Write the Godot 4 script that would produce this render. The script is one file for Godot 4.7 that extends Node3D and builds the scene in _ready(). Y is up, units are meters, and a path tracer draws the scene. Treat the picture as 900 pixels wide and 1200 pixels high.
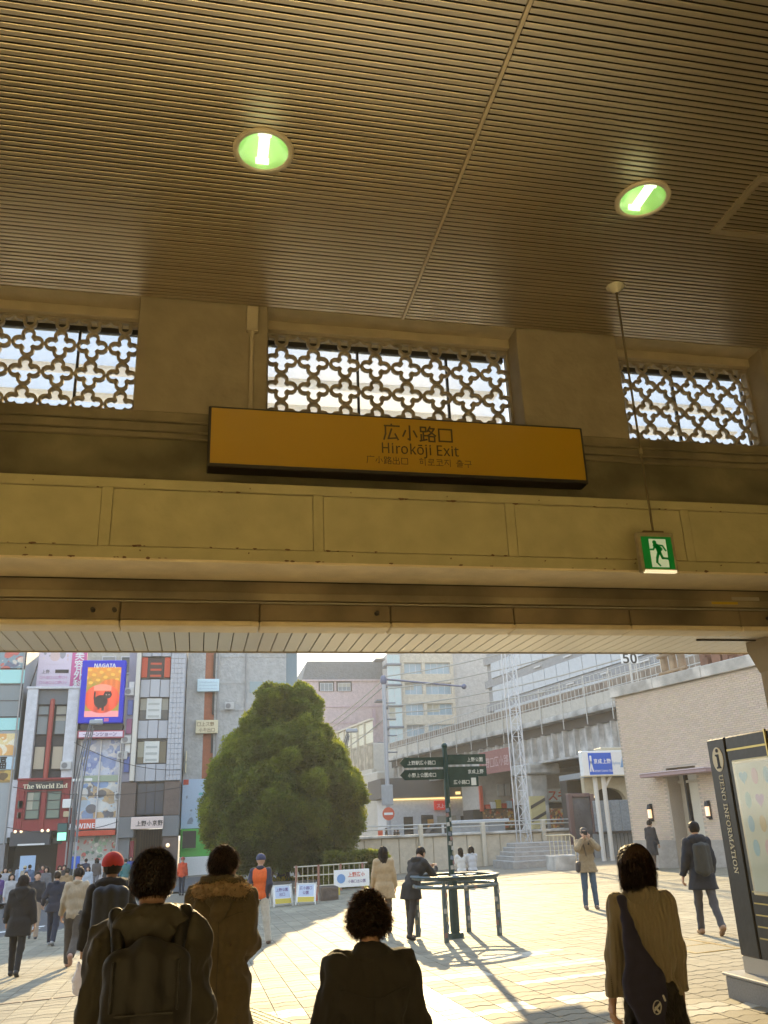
extends Node3D
# A station hall looking out through its wide exit onto a sunlit plaza. y up, metres, the eye at the origin's height.

var mats := {}
var texs := {}
var names := {}
var rng := RandomNumberGenerator.new()
var rows_of_glyphs := {}

# ---------------------------------------------------------------- small helpers
func gy(x: float, z: float) -> float:            # the plaza falls gently away from the station and to the left
	return -1.80 + 0.035 * clampf(x, -25, 22) + 0.0185 * clampf(z, -42, 0)

func lin(r: float, g: float, b: float) -> Color:
	return Color(r, g, b).linear_to_srgb()

func noise_tex(key: String, freq: float, lo: float, hi: float, oct := 4, kind := FastNoiseLite.TYPE_SIMPLEX_SMOOTH, size := 256, sd := 1) -> Texture2D:
	if not texs.has(key):
		var n := FastNoiseLite.new()
		n.noise_type = kind
		n.frequency = freq
		n.fractal_octaves = oct
		n.seed = sd
		var t := NoiseTexture2D.new()
		t.width = size
		t.height = size
		t.seamless = true
		t.noise = n
		var g := Gradient.new()
		g.set_color(0, lin(lo, lo, lo))
		g.set_color(1, lin(hi, hi, hi))
		t.color_ramp = g
		texs[key] = t
	return texs[key]

func bump_tex(key: String, freq: float, strength: float, oct := 4, size := 256, kind := FastNoiseLite.TYPE_SIMPLEX_SMOOTH) -> Texture2D:
	if not texs.has(key):
		var n := FastNoiseLite.new()
		n.noise_type = kind
		n.frequency = freq
		n.fractal_octaves = oct
		n.seed = 7
		var t := NoiseTexture2D.new()
		t.width = size
		t.height = size
		t.seamless = true
		t.as_normal_map = true
		t.bump_strength = strength
		t.noise = n
		texs[key] = t
	return texs[key]

func rib_tex() -> Texture2D:                         # the upright ribs of a knit, with its small stitches
	if not texs.has("rib"):
		var im := Image.create(128, 128, false, Image.FORMAT_RGBA8)
		for y in 128:
			for x in 128:
				var h := .5 + .42 * sin(TAU * x * 6.0 / 128.0) + .08 * sin(TAU * (y * 16.0 / 128.0 + absf(sin(PI * x * 6.0 / 128.0))))
				im.set_pixel(x, y, Color(h, h, h))
		im.bump_map_to_normal_map(6.0)
		texs["rib"] = ImageTexture.create_from_image(im)
	return texs["rib"]

# a named material: linear colour, roughness, metalness; look = "" plain, "plaster", "grain", "cloth", "concrete", "metal"
func M(key: String, c := Color(0.5, 0.5, 0.5), rough := 0.8, metal := 0.0, look := "", world := true) -> StandardMaterial3D:
	if mats.has(key):
		return mats[key]
	var m := StandardMaterial3D.new()
	m.resource_name = key
	m.albedo_color = Color(c.r, c.g, c.b).linear_to_srgb()
	m.roughness = rough
	m.metallic = metal
	if look != "":
		m.uv1_triplanar = true
		m.uv1_world_triplanar = world
		m.normal_enabled = true
		match look:
			"plaster":
				m.albedo_texture = noise_tex("plaster", 0.02, 0.80, 1.0, 6)
				m.normal_texture = bump_tex("plaster_n", 0.05, 2.0)
				m.uv1_scale = Vector3.ONE * 0.45
				m.normal_scale = 0.35
			"stain":
				m.albedo_texture = noise_tex("stain", 0.006, 0.35, 1.0, 6)
				m.normal_texture = bump_tex("plaster_n", 0.05, 2.0)
				m.uv1_scale = Vector3.ONE * 0.4
				m.normal_scale = 0.4
			"concrete":
				m.albedo_texture = noise_tex("concrete", 0.02, 0.72, 1.0, 6, FastNoiseLite.TYPE_SIMPLEX_SMOOTH, 512)
				m.normal_texture = bump_tex("concrete_n", 0.09, 3.0, 5)
				m.uv1_scale = Vector3.ONE * 0.15
				m.normal_scale = 0.4
			"grain":
				m.albedo_texture = noise_tex("grain", 0.12, 0.72, 1.0, 3)
				m.normal_texture = bump_tex("grain_n", 0.2, 3.0, 3)
				m.uv1_scale = Vector3.ONE * 1.2
				m.normal_scale = 0.4
			"cloth":
				m.albedo_texture = noise_tex("cloth", 0.015, 0.78, 1.0, 5)
				m.normal_texture = bump_tex("cloth_n", 0.3, 4.0, 2)
				m.rim_enabled = true
				m.rim = .5
				m.rim_tint = .6
				m.uv1_scale = Vector3.ONE * 4.0
				m.normal_scale = 0.4
			"knit":
				m.albedo_texture = noise_tex("knit", 0.25, 0.55, 1.0, 3)
				m.normal_texture = rib_tex()
				m.rim_enabled = true
				m.rim = .7
				m.rim_tint = .5
				m.uv1_scale = Vector3(6, 6, 6)
				m.normal_scale = 1.0
			"metal":
				m.albedo_texture = noise_tex("worn", 0.03, 0.6, 1.0, 5)
				m.normal_texture = bump_tex("plaster_n", 0.05, 2.0)
				m.uv1_scale = Vector3.ONE * 0.8
				m.normal_scale = 0.15
	mats[key] = m
	return m

func glow(key: String, c: Color, energy: float, base := Color(0.8, 0.8, 0.8)) -> StandardMaterial3D:
	if mats.has(key):
		return mats[key]
	var m := M(key, base, 0.5)
	m.emission_enabled = true
	m.emission = c
	m.emission_energy_multiplier = energy
	return m

func pane_mat(key: String, c: Color, alpha: float) -> StandardMaterial3D:
	if mats.has(key):
		return mats[key]
	var m := M(key, c, 0.05)
	m.transparency = BaseMaterial3D.TRANSPARENCY_ALPHA
	m.albedo_color.a = alpha
	return m

# collects triangles that face away from a given side
class MB:
	var st := SurfaceTool.new()
	var empty := true
	func _init() -> void:
		st.begin(Mesh.PRIMITIVE_TRIANGLES)
		st.set_smooth_group(-1)
	func smooth(on: bool) -> MB:
		st.set_smooth_group(0 if on else -1)
		return self
	func tri(a: Vector3, b: Vector3, c: Vector3, out: Vector3) -> void:
		empty = false
		if (c - a).cross(b - a).dot(out) < 0.0:
			var t := b
			b = c
			c = t
		st.add_vertex(a)
		st.add_vertex(b)
		st.add_vertex(c)
	func quad(a: Vector3, b: Vector3, c: Vector3, d: Vector3, out: Vector3) -> void:
		tri(a, b, c, out)
		tri(a, c, d, out)
	func box(lo: Vector3, hi: Vector3, t := Transform3D(), ch := 0.0) -> MB:
		var ce := (lo + hi) / 2
		var h := (hi - lo).abs() / 2
		if ch <= 0.0:
			for ax in 3:
				for s: float in [-1.0, 1.0]:
					var n := Vector3()
					n[ax] = s
					var u := Vector3()
					u[(ax + 1) % 3] = h[(ax + 1) % 3]
					var v := Vector3()
					v[(ax + 2) % 3] = h[(ax + 2) % 3]
					var o := ce + n * h[ax]
					quad(t * (o - u - v), t * (o + u - v), t * (o + u + v), t * (o - u + v), t.basis * n)
			return self
		ch = minf(ch, minf(h.x, minf(h.y, h.z)) * 0.9)
		for ax in 3:
			for s: float in [-1.0, 1.0]:
				var n := Vector3()
				n[ax] = s
				var u := Vector3()
				u[(ax + 1) % 3] = h[(ax + 1) % 3] - ch
				var v := Vector3()
				v[(ax + 2) % 3] = h[(ax + 2) % 3] - ch
				var o := ce + n * h[ax]
				quad(t * (o - u - v), t * (o + u - v), t * (o + u + v), t * (o - u + v), t.basis * n)
		for ax in 3:                                     # the twelve chamfers
			var b := (ax + 1) % 3
			var c := (ax + 2) % 3
			for sb: float in [-1.0, 1.0]:
				for sc: float in [-1.0, 1.0]:
					var p := Vector3()
					p[b] = sb * h[b]
					p[c] = sc * (h[c] - ch)
					var q := Vector3()
					q[b] = sb * (h[b] - ch)
					q[c] = sc * h[c]
					var e := Vector3()
					e[ax] = h[ax] - ch
					quad(t * (ce + p - e), t * (ce + p + e), t * (ce + q + e), t * (ce + q - e), t.basis * (p + q))
		for sx: float in [-1.0, 1.0]:
			for sy: float in [-1.0, 1.0]:
				for sz: float in [-1.0, 1.0]:
					var g := Vector3(sx, sy, sz)
					tri(t * (ce + g * (h - Vector3(0, ch, ch))), t * (ce + g * (h - Vector3(ch, 0, ch))), t * (ce + g * (h - Vector3(ch, ch, 0))), t.basis * g)
		return self
	func cyl(a: Vector3, b: Vector3, ra: float, rb: float, n := 10, caps := true) -> MB:
		var d := (b - a).normalized()
		var u := d.cross(Vector3.UP if absf(d.y) < 0.9 else Vector3.RIGHT).normalized()
		var v := d.cross(u)
		st.set_smooth_group(0 if n > 6 else -1)
		for i in n:
			var p := u * cos(TAU * i / n) + v * sin(TAU * i / n)
			var q := u * cos(TAU * (i + 1) / n) + v * sin(TAU * (i + 1) / n)
			quad(a + p * ra, a + q * ra, b + q * rb, b + p * rb, p + q)
		st.set_smooth_group(-1)
		if caps:
			for i in n:
				var p := u * cos(TAU * i / n) + v * sin(TAU * i / n)
				var q := u * cos(TAU * (i + 1) / n) + v * sin(TAU * (i + 1) / n)
				if ra > 0.0:
					tri(a, a + p * ra, a + q * ra, -d)
				if rb > 0.0:
					tri(b, b + p * rb, b + q * rb, d)
		return self
	func tube(path: Array, r: float, n := 8) -> MB:
		for i in path.size() - 1:
			cyl(path[i], path[i + 1], r, r, n, i == 0 or i == path.size() - 2)
			if i > 0:
				ball(path[i], r * 0.999, 6)
		return self
	func ball(c: Vector3, r: float, n := 8, s := Vector3.ONE) -> MB:
		st.set_smooth_group(0)
		for j in n:
			for i in 2 * n:
				var p := []
				for k: Array in [[i, j], [i + 1, j], [i + 1, j + 1], [i, j + 1]]:
					var th: float = PI * k[1] / n
					var ph: float = PI * k[0] / n
					p.append(Vector3(sin(th) * cos(ph), cos(th), sin(th) * sin(ph)))
				var o: Vector3 = p[0] + p[2]
				if j < n - 1:
					tri(c + p[0] * r * s, c + p[2] * r * s, c + p[3] * r * s, o)
				if j > 0:
					tri(c + p[0] * r * s, c + p[1] * r * s, c + p[2] * r * s, o)
		st.set_smooth_group(-1)
		return self
	func lathe(c: Vector3, prof: Array, n := 24, sm := true) -> MB:     # prof: Vector2(radius, height), outward side to the right of its run
		st.set_smooth_group(0 if sm else -1)
		for i in n:
			var e := Vector3(cos(TAU * i / n), 0, sin(TAU * i / n))
			var f := Vector3(cos(TAU * (i + 1) / n), 0, sin(TAU * (i + 1) / n))
			for j in prof.size() - 1:
				var p: Vector2 = prof[j]
				var q: Vector2 = prof[j + 1]
				var nn := Vector2(q.y - p.y, p.x - q.x)
				quad(c + e * p.x + Vector3.UP * p.y, c + f * p.x + Vector3.UP * p.y, c + f * q.x + Vector3.UP * q.y, c + e * q.x + Vector3.UP * q.y, (e + f) * nn.x + Vector3.UP * nn.y * 2)
		st.set_smooth_group(-1)
		return self
	func prism(poly: PackedVector2Array, t: Transform3D, depth: float) -> MB:   # poly in the xy plane of t, run through to z = depth
		var ix := Geometry2D.triangulate_polygon(poly)
		for i in range(0, ix.size(), 3):
			for z: float in [0.0, depth]:
				var a := poly[ix[i]]
				var b := poly[ix[i + 1]]
				var c := poly[ix[i + 2]]
				tri(t * Vector3(a.x, a.y, z), t * Vector3(b.x, b.y, z), t * Vector3(c.x, c.y, z), t.basis.z * (signf(z - depth / 2) * signf(depth)))
		var turn := -1.0 if Geometry2D.is_polygon_clockwise(poly) else 1.0
		for i in poly.size():
			var a := poly[i]
			var b := poly[(i + 1) % poly.size()]
			var o := Vector3(b.y - a.y, a.x - b.x, 0) * turn
			quad(t * Vector3(a.x, a.y, 0), t * Vector3(b.x, b.y, 0), t * Vector3(b.x, b.y, depth), t * Vector3(a.x, a.y, depth), t.basis * o)
		return self
	func mesh() -> ArrayMesh:
		st.generate_normals()
		st.index()
		return st.commit()

func numbered(called: String) -> String:
	if not names.has(called):
		names[called] = 0
		return called
	names[called] += 1
	return "%s_%03d" % [called, names[called]]

func tag(o: Node3D, label: String, category: String, group := "") -> Node3D:
	o.set_meta("label", label)
	o.set_meta("category", category)
	if group != "":
		o.set_meta("group", group)
	return o

func thing(called: String, label: String, category: String, at := Vector3.ZERO, turn := 0.0, group := "") -> Node3D:
	var o := Node3D.new()
	o.name = numbered(called)
	add_child(o)
	o.position = at
	o.rotation.y = turn
	tag(o, label, category, group)
	return o

func put(called: String, mesh: Mesh, m: Material, parent: Node3D = null, kind := "") -> MeshInstance3D:
	var o := MeshInstance3D.new()
	o.mesh = mesh
	o.material_override = m
	if kind != "":
		o.set_meta("kind", kind)
	if parent == null:
		o.name = numbered(called)
		add_child(o)
	else:
		o.name = called
		parent.add_child(o, true)
	return o

func obj(called: String, b: MB, m: Material, parent: Node3D = null, kind := "") -> MeshInstance3D:
	return put(called, b.mesh(), m, parent, kind)

func bx(called: String, lo: Vector3, hi: Vector3, m: Material, parent: Node3D = null, ch := 0.0, kind := "") -> MeshInstance3D:
	return obj(called, MB.new().box(lo, hi, Transform3D(), ch), m, parent, kind)

func flat_uv(w: float, h: float) -> ArrayMesh:         # an upright sheet of w by h facing +z with its picture the right way up
	var st := SurfaceTool.new()
	st.begin(Mesh.PRIMITIVE_TRIANGLES)
	for k: Array in [[0, 0], [1, 1], [1, 0], [0, 0], [0, 1], [1, 1]]:
		st.set_normal(Vector3(0, 0, 1))
		st.set_uv(Vector2(k[0], 1.0 - k[1]))
		st.add_vertex(Vector3((k[0] - 0.5) * w, (k[1] - 0.5) * h, 0))
	return st.commit()

# ---------------------------------------------------------------- lettering
const GLYPHS := {
	"広": "5,10 5,9;1,9 9.5,9;1.5,9 1.5,4 .5,.5;5,7 3,1;3,1 8,1.6;7,4 8.6,.6",
	"小": "5,9.5 5,.8 4,1.4;2.6,6.5 1,3;7.4,6.5 9,3",
	"路": "1,9.2 4,9.2 4,6.5 1,6.5 1,9.2;2.5,6.5 2.5,1;2.5,4 4,4;1.2,4.5 1.2,.8;.5,.6 4.4,1.6;6.6,9.7 5,6.8;6.4,8.6 9,8.6 7,5.5 4.9,4;5.8,7.2 9.6,4.2;5.7,3.6 9,3.6 9,.6 5.7,.6 5.7,3.6",
	"口": "1.2,8.6 8.8,8.6 8.8,1 1.2,1 1.2,8.6",
	"广": "5,10 5,9;1,9 9.5,9;1.5,9 1.5,4 .5,.5",
	"出": "5,9.8 5,.6;2,8.6 2,5.4 8,5.4 8,8.6;1,4 1,.6 9,.6 9,4",
	"美": "3,10 3.6,8.8;7,10 6.4,8.8;1.4,8.6 8.6,8.6;2,7.2 8,7.2;1,5.8 9,5.8;5,8.6 5,5.8;1,3.8 9,3.8;5,5 4,2 1,.3;5,3.6 6.5,1.5 9,.3",
	"容": "5,10 5,9;1,7.4 1,8.8 9,8.8 9,7.4;3.6,7.8 2,6.2;6.4,7.8 8,6.2;5,6.8 1,3.2;5,6.8 9,3.2;3,3.2 7,3.2 7,.4 3,.4 3,3.2",
	"外": "3,9.6 1,5;2.6,8 5,8 3.6,3.6 1,.5;2,6 3.8,4.4;7,9.6 7,.4;7,6 9.4,4",
	"科": "4,9.6 1,8.8;.6,6.8 4.8,6.8;2.8,9 2.8,.4;2.8,6.4 .6,3;2.8,6 4.6,4;6,8.4 6.8,7.4;5.8,6 6.6,5;5,2.8 9.6,3.8;8,9.8 8,.4",
	"京": "5,10 5,8.8;1,8.6 9,8.6;2.6,7 7.4,7 7.4,4.6 2.6,4.6 2.6,7;5,4.6 5,.6 4,1;3,3.4 1.4,1;7,3.4 8.6,1",
	"成": "1.6,7.8 9.2,7.8;1.6,7.8 1.6,4 .6,.5;1.6,5.2 4.4,5.2 4.2,2 3.2,2.2;5.6,9.8 6.2,4 8.4,.6 9.2,2;8,5.6 5,.8;7,9.6 8,8.8",
	"上": "5,9.6 5,.8;5,5.8 8.6,5.8;.6,.8 9.4,.8",
	"野": "1,9.4 4.6,9.4 4.6,5.8 1,5.8 1,9.4;1,7.6 4.6,7.6;2.8,9.4 2.8,1;1,3.6 4.6,3.6;.5,.8 5,1.4;5.6,9 9,9 7.4,7.2;6.4,8 8,6.4;5.4,5.8 9.4,5.8 8.6,4.4;7.4,5.8 7.4,.6 6.4,1",
	"駅": "1,9.4 1,3.8;1,9.4 4.6,9.4;2.6,9.4 2.6,3.8;1,7.6 4.4,7.6;1,5.8 4.4,5.8;1,3.8 4.8,3.8 4.4,.6 3.6,1;.8,2.6 .6,.8;2,2.6 2,1.4;3,2.6 3.2,1.4;5.8,9 9,9 9,6 5.8,6;5.8,9 5.6,3 4.9,.4;7.4,6 9.6,.5",
	"公": "4,9 1,5;6,9 9,5;5,5.6 2.4,1;2.4,1 7.4,1.6;6.6,3.6 8.6,.4",
	"園": ".8,9.6 9.2,9.6 9.2,.4 .8,.4 .8,9.6;5,8.8 5,6.8;3,8 7,8;2,6.8 8,6.8;3.4,5.8 6.6,5.8 6.6,4.4 3.4,4.4 3.4,5.8;5,4.4 2.4,2;4,3 4,1.2;5,4 7.8,1.4",
	"福": "2.4,9.8 2.8,9;.6,8 4.2,8 .8,4.4;2.6,6 2.6,.4;3,5.4 4.2,4.4;5,9.4 9.6,9.4;5.8,8 8.8,8 8.8,6.2 5.8,6.2 5.8,8;5.2,4.8 9.4,4.8 9.4,.6 5.2,.6 5.2,4.8;5.2,2.7 9.4,2.7;7.3,4.8 7.3,.6",
	"ス": "1.6,8.6 8,8.6 5.4,4.4 1,.8;5.6,4.2 9.2,.8",
	"キ": "2,7.4 8.4,8.2;1,4.2 9.2,5.2;4.2,9.8 6,.4",
	"ー": "1,5 9,5",
	"シ": "2,9 3.6,8;1,6.4 2.6,5.4;1.4,1 5,2.4 9,7.6",
	"ョ": "2,7 8,7 8,1 2,1;2,4 8,4",
	"ン": "1.6,8.6 3.6,7.2;1.4,1 5,2.4 9,7.6",
	"히": "2.6,9.6 4,9.6;.8,8 5.6,8;1.8,6 4.8,6 4.8,3 1.8,3 1.8,6;7.8,9.6 7.8,.4",
	"로": "2,9 8,9 8,6.8 2,6.8 2,4.6 8,4.6;5,4.6 5,1.6;.6,1.4 9.4,1.4",
	"코": "1.6,9 8,9 8,4;2,6.6 8,6.6;4.4,5 4.4,1.6;.6,1.4 9.4,1.4",
	"지": "1,8.8 6,8.8;3.6,8.8 1,3;3.6,6 6,3;8,9.6 8,.4",
	"출": "4,9.8 6,9.8;2,8.6 8,8.6;5,8.6 2.4,6.6;5,8 7.6,6.6;.6,5.6 9.4,5.6;5,5.6 5,4.4;2,4.2 8,4.2 8,2.6 2,2.6 2,.8 8,.8",
	"구": "1.6,9 8.4,9 8,5.4;.6,4.6 9.4,4.6;5,4.6 5,.4",
}

# strokes of a line of characters, as thin raised bars; t puts the left end of the baseline, x along the line and z out of the sign
func kanji(b: MB, text: String, t: Transform3D, size: float, weight := 0.9, pitch := 1.05, down := false, thick := 0.004) -> void:
	var at := Vector2.ZERO
	var layer := 0
	for ch in text:
		if GLYPHS.has(ch):
			var strokes: String = GLYPHS[ch]
			for s in strokes.split(";"):
				var pts := []
				for q in s.split(" "):
					var xy := q.split(",")
					pts.append(Vector2(float(xy[0]), float(xy[1])) * size / 10.0 + at)
				for i in pts.size() - 1:
					var p: Vector2 = pts[i]
					var q2: Vector2 = pts[i + 1]
					var d: Vector2 = (q2 - p).normalized()
					var n := Vector2(-d.y, d.x) * size * weight / 20.0
					p -= d * size * weight / 24.0
					q2 += d * size * weight / 24.0
					layer += 1
					var z := thick * (1.0 + 0.04 * (layer % 9))       # bars that cross lie one over the other
					b.quad(t * Vector3(p.x + n.x, p.y + n.y, z), t * Vector3(q2.x + n.x, q2.y + n.y, z), t * Vector3(q2.x - n.x, q2.y - n.y, z), t * Vector3(p.x - n.x, p.y - n.y, z), t.basis.z)
		if down:
			at.y -= size * pitch
		else:
			at.x += size * pitch

func letters(text: String, height: float, m: Material, parent: Node3D, t: Transform3D, font := "Droid Sans", weight := 400, called := "lettering") -> MeshInstance3D:
	var tm := TextMesh.new()
	var f := SystemFont.new()
	f.font_names = PackedStringArray([font])
	f.font_weight = weight
	tm.font = f
	tm.text = text
	tm.font_size = 32
	tm.pixel_size = height / 23.0
	tm.depth = 0.004
	tm.curve_step = 2.0
	var o := put(called, tm, m, parent)
	o.transform = t
	return o

func xf(at: Vector3, turn := 0.0, tilt := 0.0) -> Transform3D:
	return Transform3D(Basis.from_euler(Vector3(tilt, turn, 0)), at)

# ---------------------------------------------------------------- bodies: a field of joined tapered capsules, meshed as surface nets
# bone: [a, b, ra, rb, depth factor (1 = round, less = flat front to back), flat end at b]
func blend(bones: Array, cell: float, k: float, clips := [], amp := 0.0, freq := Vector3(7, 5, 7), sd := 1) -> Array:
	var lo := Vector3.INF
	var hi := -Vector3.INF
	for b: Array in bones:
		var r: float = maxf(b[2], b[3]) + 2.0 * k + amp + cell
		lo = lo.min((b[0] as Vector3).min(b[1]) - Vector3.ONE * r)
		hi = hi.max((b[0] as Vector3).max(b[1]) + Vector3.ONE * r)
	var nx := int((hi.x - lo.x) / cell) + 2
	var ny := int((hi.y - lo.y) / cell) + 2
	var nz := int((hi.z - lo.z) / cell) + 2
	var f := PackedFloat32Array()
	f.resize(nx * ny * nz)
	for b: Array in bones:
		var a: Vector3 = b[0]
		var e: Vector3 = b[1]
		var ra: float = b[2]
		var rb: float = b[3]
		var fz: float = b[4] if b.size() > 4 else 1.0
		var flat: bool = b[5] if b.size() > 5 else false
		var reach := 3.5 * k + cell
		var l2 := a.min(e) - Vector3.ONE * (maxf(ra, rb) + reach)
		var h2 := a.max(e) + Vector3.ONE * (maxf(ra, rb) + reach)
		var i0 := maxi(0, int((l2.x - lo.x) / cell))
		var i1 := mini(nx - 1, int((h2.x - lo.x) / cell) + 1)
		var j0 := maxi(0, int((l2.y - lo.y) / cell))
		var j1 := mini(ny - 1, int((h2.y - lo.y) / cell) + 1)
		var k0 := maxi(0, int((l2.z - lo.z) / cell))
		var k1 := mini(nz - 1, int((h2.z - lo.z) / cell) + 1)
		var s := Vector3(1, 1, 1.0 / fz)
		var ba := (e - a) * s
		var len2 := maxf(ba.length_squared(), 1e-9)
		var dirn := (e - a).normalized()
		var dr := rb - ra
		for kk in range(k0, k1 + 1):
			for j in range(j0, j1 + 1):
				var at := (kk * ny + j) * nx
				var p := lo + Vector3(i0, j, kk) * cell
				for i in range(i0, i1 + 1):
					var pa := (p - a) * s
					var h := clampf(pa.dot(ba) / len2, 0.0, 1.0)
					var d := (pa - ba * h).length() - ra - dr * h
					if flat:
						d = maxf(d, (p - e).dot(dirn))
					if d < reach:
						f[at + i] += exp(-maxf(d, -12.0 * k) / k)
					p.x += cell
	var ns := FastNoiseLite.new()
	ns.seed = sd
	ns.frequency = 1.0
	ns.fractal_octaves = 2
	var band := 2.5 * cell + amp
	for kk in nz:
		for j in ny:
			var at := (kk * ny + j) * nx
			for i in nx:
				var g := f[at + i]
				var v := 0.2
				if g > 1e-7:
					v = -k * log(g)
				if amp > 0.0 and absf(v) < band:
					var p := lo + Vector3(i, j, kk) * cell
					v += amp * ns.get_noise_3d(p.x * freq.x, p.y * freq.y, p.z * freq.z) * 1.6
				f[at + i] = v
	for c: Array in clips:
		var n: Vector3 = c[0]
		for kk in nz:
			for j in ny:
				var at := (kk * ny + j) * nx
				var v: float = n.dot(lo + Vector3(0, j, kk) * cell) - c[1]
				for i in nx:
					if v > f[at + i]:
						f[at + i] = v
					v += n.x * cell
	var V := PackedVector3Array()
	var N := PackedVector3Array()
	var I := PackedInt32Array()
	var who := PackedInt32Array()
	who.resize(nx * ny * nz)
	who.fill(-1)
	var sy := nx
	var sz := nx * ny
	var off := [0, 1, sy, sy + 1, sz, sz + 1, sz + sy, sz + sy + 1]
	var edges := [[0, 1], [2, 3], [4, 5], [6, 7], [0, 2], [1, 3], [4, 6], [5, 7], [0, 4], [1, 5], [2, 6], [3, 7]]
	var cn := [Vector3(0, 0, 0), Vector3(1, 0, 0), Vector3(0, 1, 0), Vector3(1, 1, 0), Vector3(0, 0, 1), Vector3(1, 0, 1), Vector3(0, 1, 1), Vector3(1, 1, 1)]
	for kk in nz - 1:
		for j in ny - 1:
			var at := (kk * ny + j) * nx
			for i in nx - 1:
				var o := at + i
				var q := f[o]
				if q > 3.0 * cell or q < -3.0 * cell:
					continue
				var neg := q < 0.0
				if (f[o + 1] < 0.0) == neg and (f[o + sy] < 0.0) == neg and (f[o + sy + 1] < 0.0) == neg and (f[o + sz] < 0.0) == neg and (f[o + sz + 1] < 0.0) == neg and (f[o + sz + sy] < 0.0) == neg and (f[o + sz + sy + 1] < 0.0) == neg:
					continue
				var sum := Vector3()
				var cnt := 0
				for e: Array in edges:
					var u: float = f[o + off[e[0]]]
					var w: float = f[o + off[e[1]]]
					if (u < 0.0) != (w < 0.0):
						sum += (cn[e[0]] as Vector3).lerp(cn[e[1]], u / (u - w))
						cnt += 1
				who[o] = V.size()
				V.append(lo + (Vector3(i, j, kk) + sum / cnt) * cell)
				N.append(Vector3())
	for kk in range(1, nz - 1):
		for j in range(1, ny - 1):
			var at := (kk * ny + j) * nx
			for i in range(1, nx - 1):
				var o := at + i
				var neg := f[o] < 0.0
				for ax in 3:
					var st: int = [1, sy, sz][ax]
					if (f[o + st] < 0.0) == neg:
						continue
					var su: int = [sy, sz, 1][ax]
					var sv: int = [sz, 1, sy][ax]
					var a := who[o]
					var b := who[o - su]
					var c := who[o - su - sv]
					var d := who[o - sv]
					if a < 0 or b < 0 or c < 0 or d < 0:
						continue
					if neg:
						I.append_array([a, c, b, a, d, c])
					else:
						I.append_array([a, b, c, a, c, d])
	for t in range(0, I.size(), 3):
		var n := (V[I[t + 2]] - V[I[t]]).cross(V[I[t + 1]] - V[I[t]])
		N[I[t]] += n
		N[I[t + 1]] += n
		N[I[t + 2]] += n
	for i in N.size():
		N[i] = N[i].normalized()
	return [V, N, I]

func joined(parts: Array) -> ArrayMesh:             # parts: [arrays, transform] pairs, all one surface
	var V := PackedVector3Array()
	var N := PackedVector3Array()
	var I := PackedInt32Array()
	for p: Array in parts:
		var base := V.size()
		var t: Transform3D = p[1]
		var turn := t.basis.determinant() < 0.0
		for v: Vector3 in p[0][0]:
			V.append(t * v)
		for n: Vector3 in p[0][1]:
			N.append((t.basis * n).normalized())
		var ix: PackedInt32Array = p[0][2]
		for i in range(0, ix.size(), 3):
			I.append(base + ix[i])
			I.append(base + ix[i + (2 if turn else 1)])
			I.append(base + ix[i + (1 if turn else 2)])
	var a := []
	a.resize(Mesh.ARRAY_MAX)
	a[Mesh.ARRAY_VERTEX] = V
	a[Mesh.ARRAY_NORMAL] = N
	a[Mesh.ARRAY_INDEX] = I
	var m := ArrayMesh.new()
	m.add_surface_from_arrays(Mesh.PRIMITIVE_TRIANGLES, a)
	return m

var forms := {}                                      # heads, hands, hair shared between people

func head_form(cell: float) -> Array:                # centre of the head at the origin, face towards -z
	var key := "head%.4f" % cell
	if not forms.has(key):
		var v := func(x, y, z): return Vector3(x, y, z)
		var b := [
			[v.call(0, .035, .018), v.call(0, .035, -.012), .079, .076], [v.call(0, .0, .03), v.call(0, .0, -.02), .066, .07],
			[v.call(0, -.03, -.03), v.call(0, -.078, -.052), .052, .032], [v.call(-.034, -.025, -.052), v.call(.034, -.025, -.052), .03, .03],
			[v.call(0, -.095, -.068), v.call(0, -.09, -.062), .016, .018], [v.call(0, .008, -.09), v.call(0, -.026, -.104), .007, .011],
			[v.call(-.014, -.032, -.09), v.call(.014, -.032, -.09), .009, .009], [v.call(-.03, .024, -.08), v.call(.03, .024, -.08), .012, .012],
			[v.call(-.016, -.058, -.087), v.call(.016, -.058, -.087), .007, .007], [v.call(-.013, -.067, -.085), v.call(.013, -.067, -.085), .008, .008],
			[v.call(-.076, .012, .012), v.call(-.08, -.022, .006), .014, .009, 1.6], [v.call(.076, .012, .012), v.call(.08, -.022, .006), .014, .009, 1.6],
			[v.call(0, -.05, .022), v.call(0, -.16, .036), .05, .056]]
		forms[key] = blend(b, cell, .009)
	return forms[key]

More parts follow.
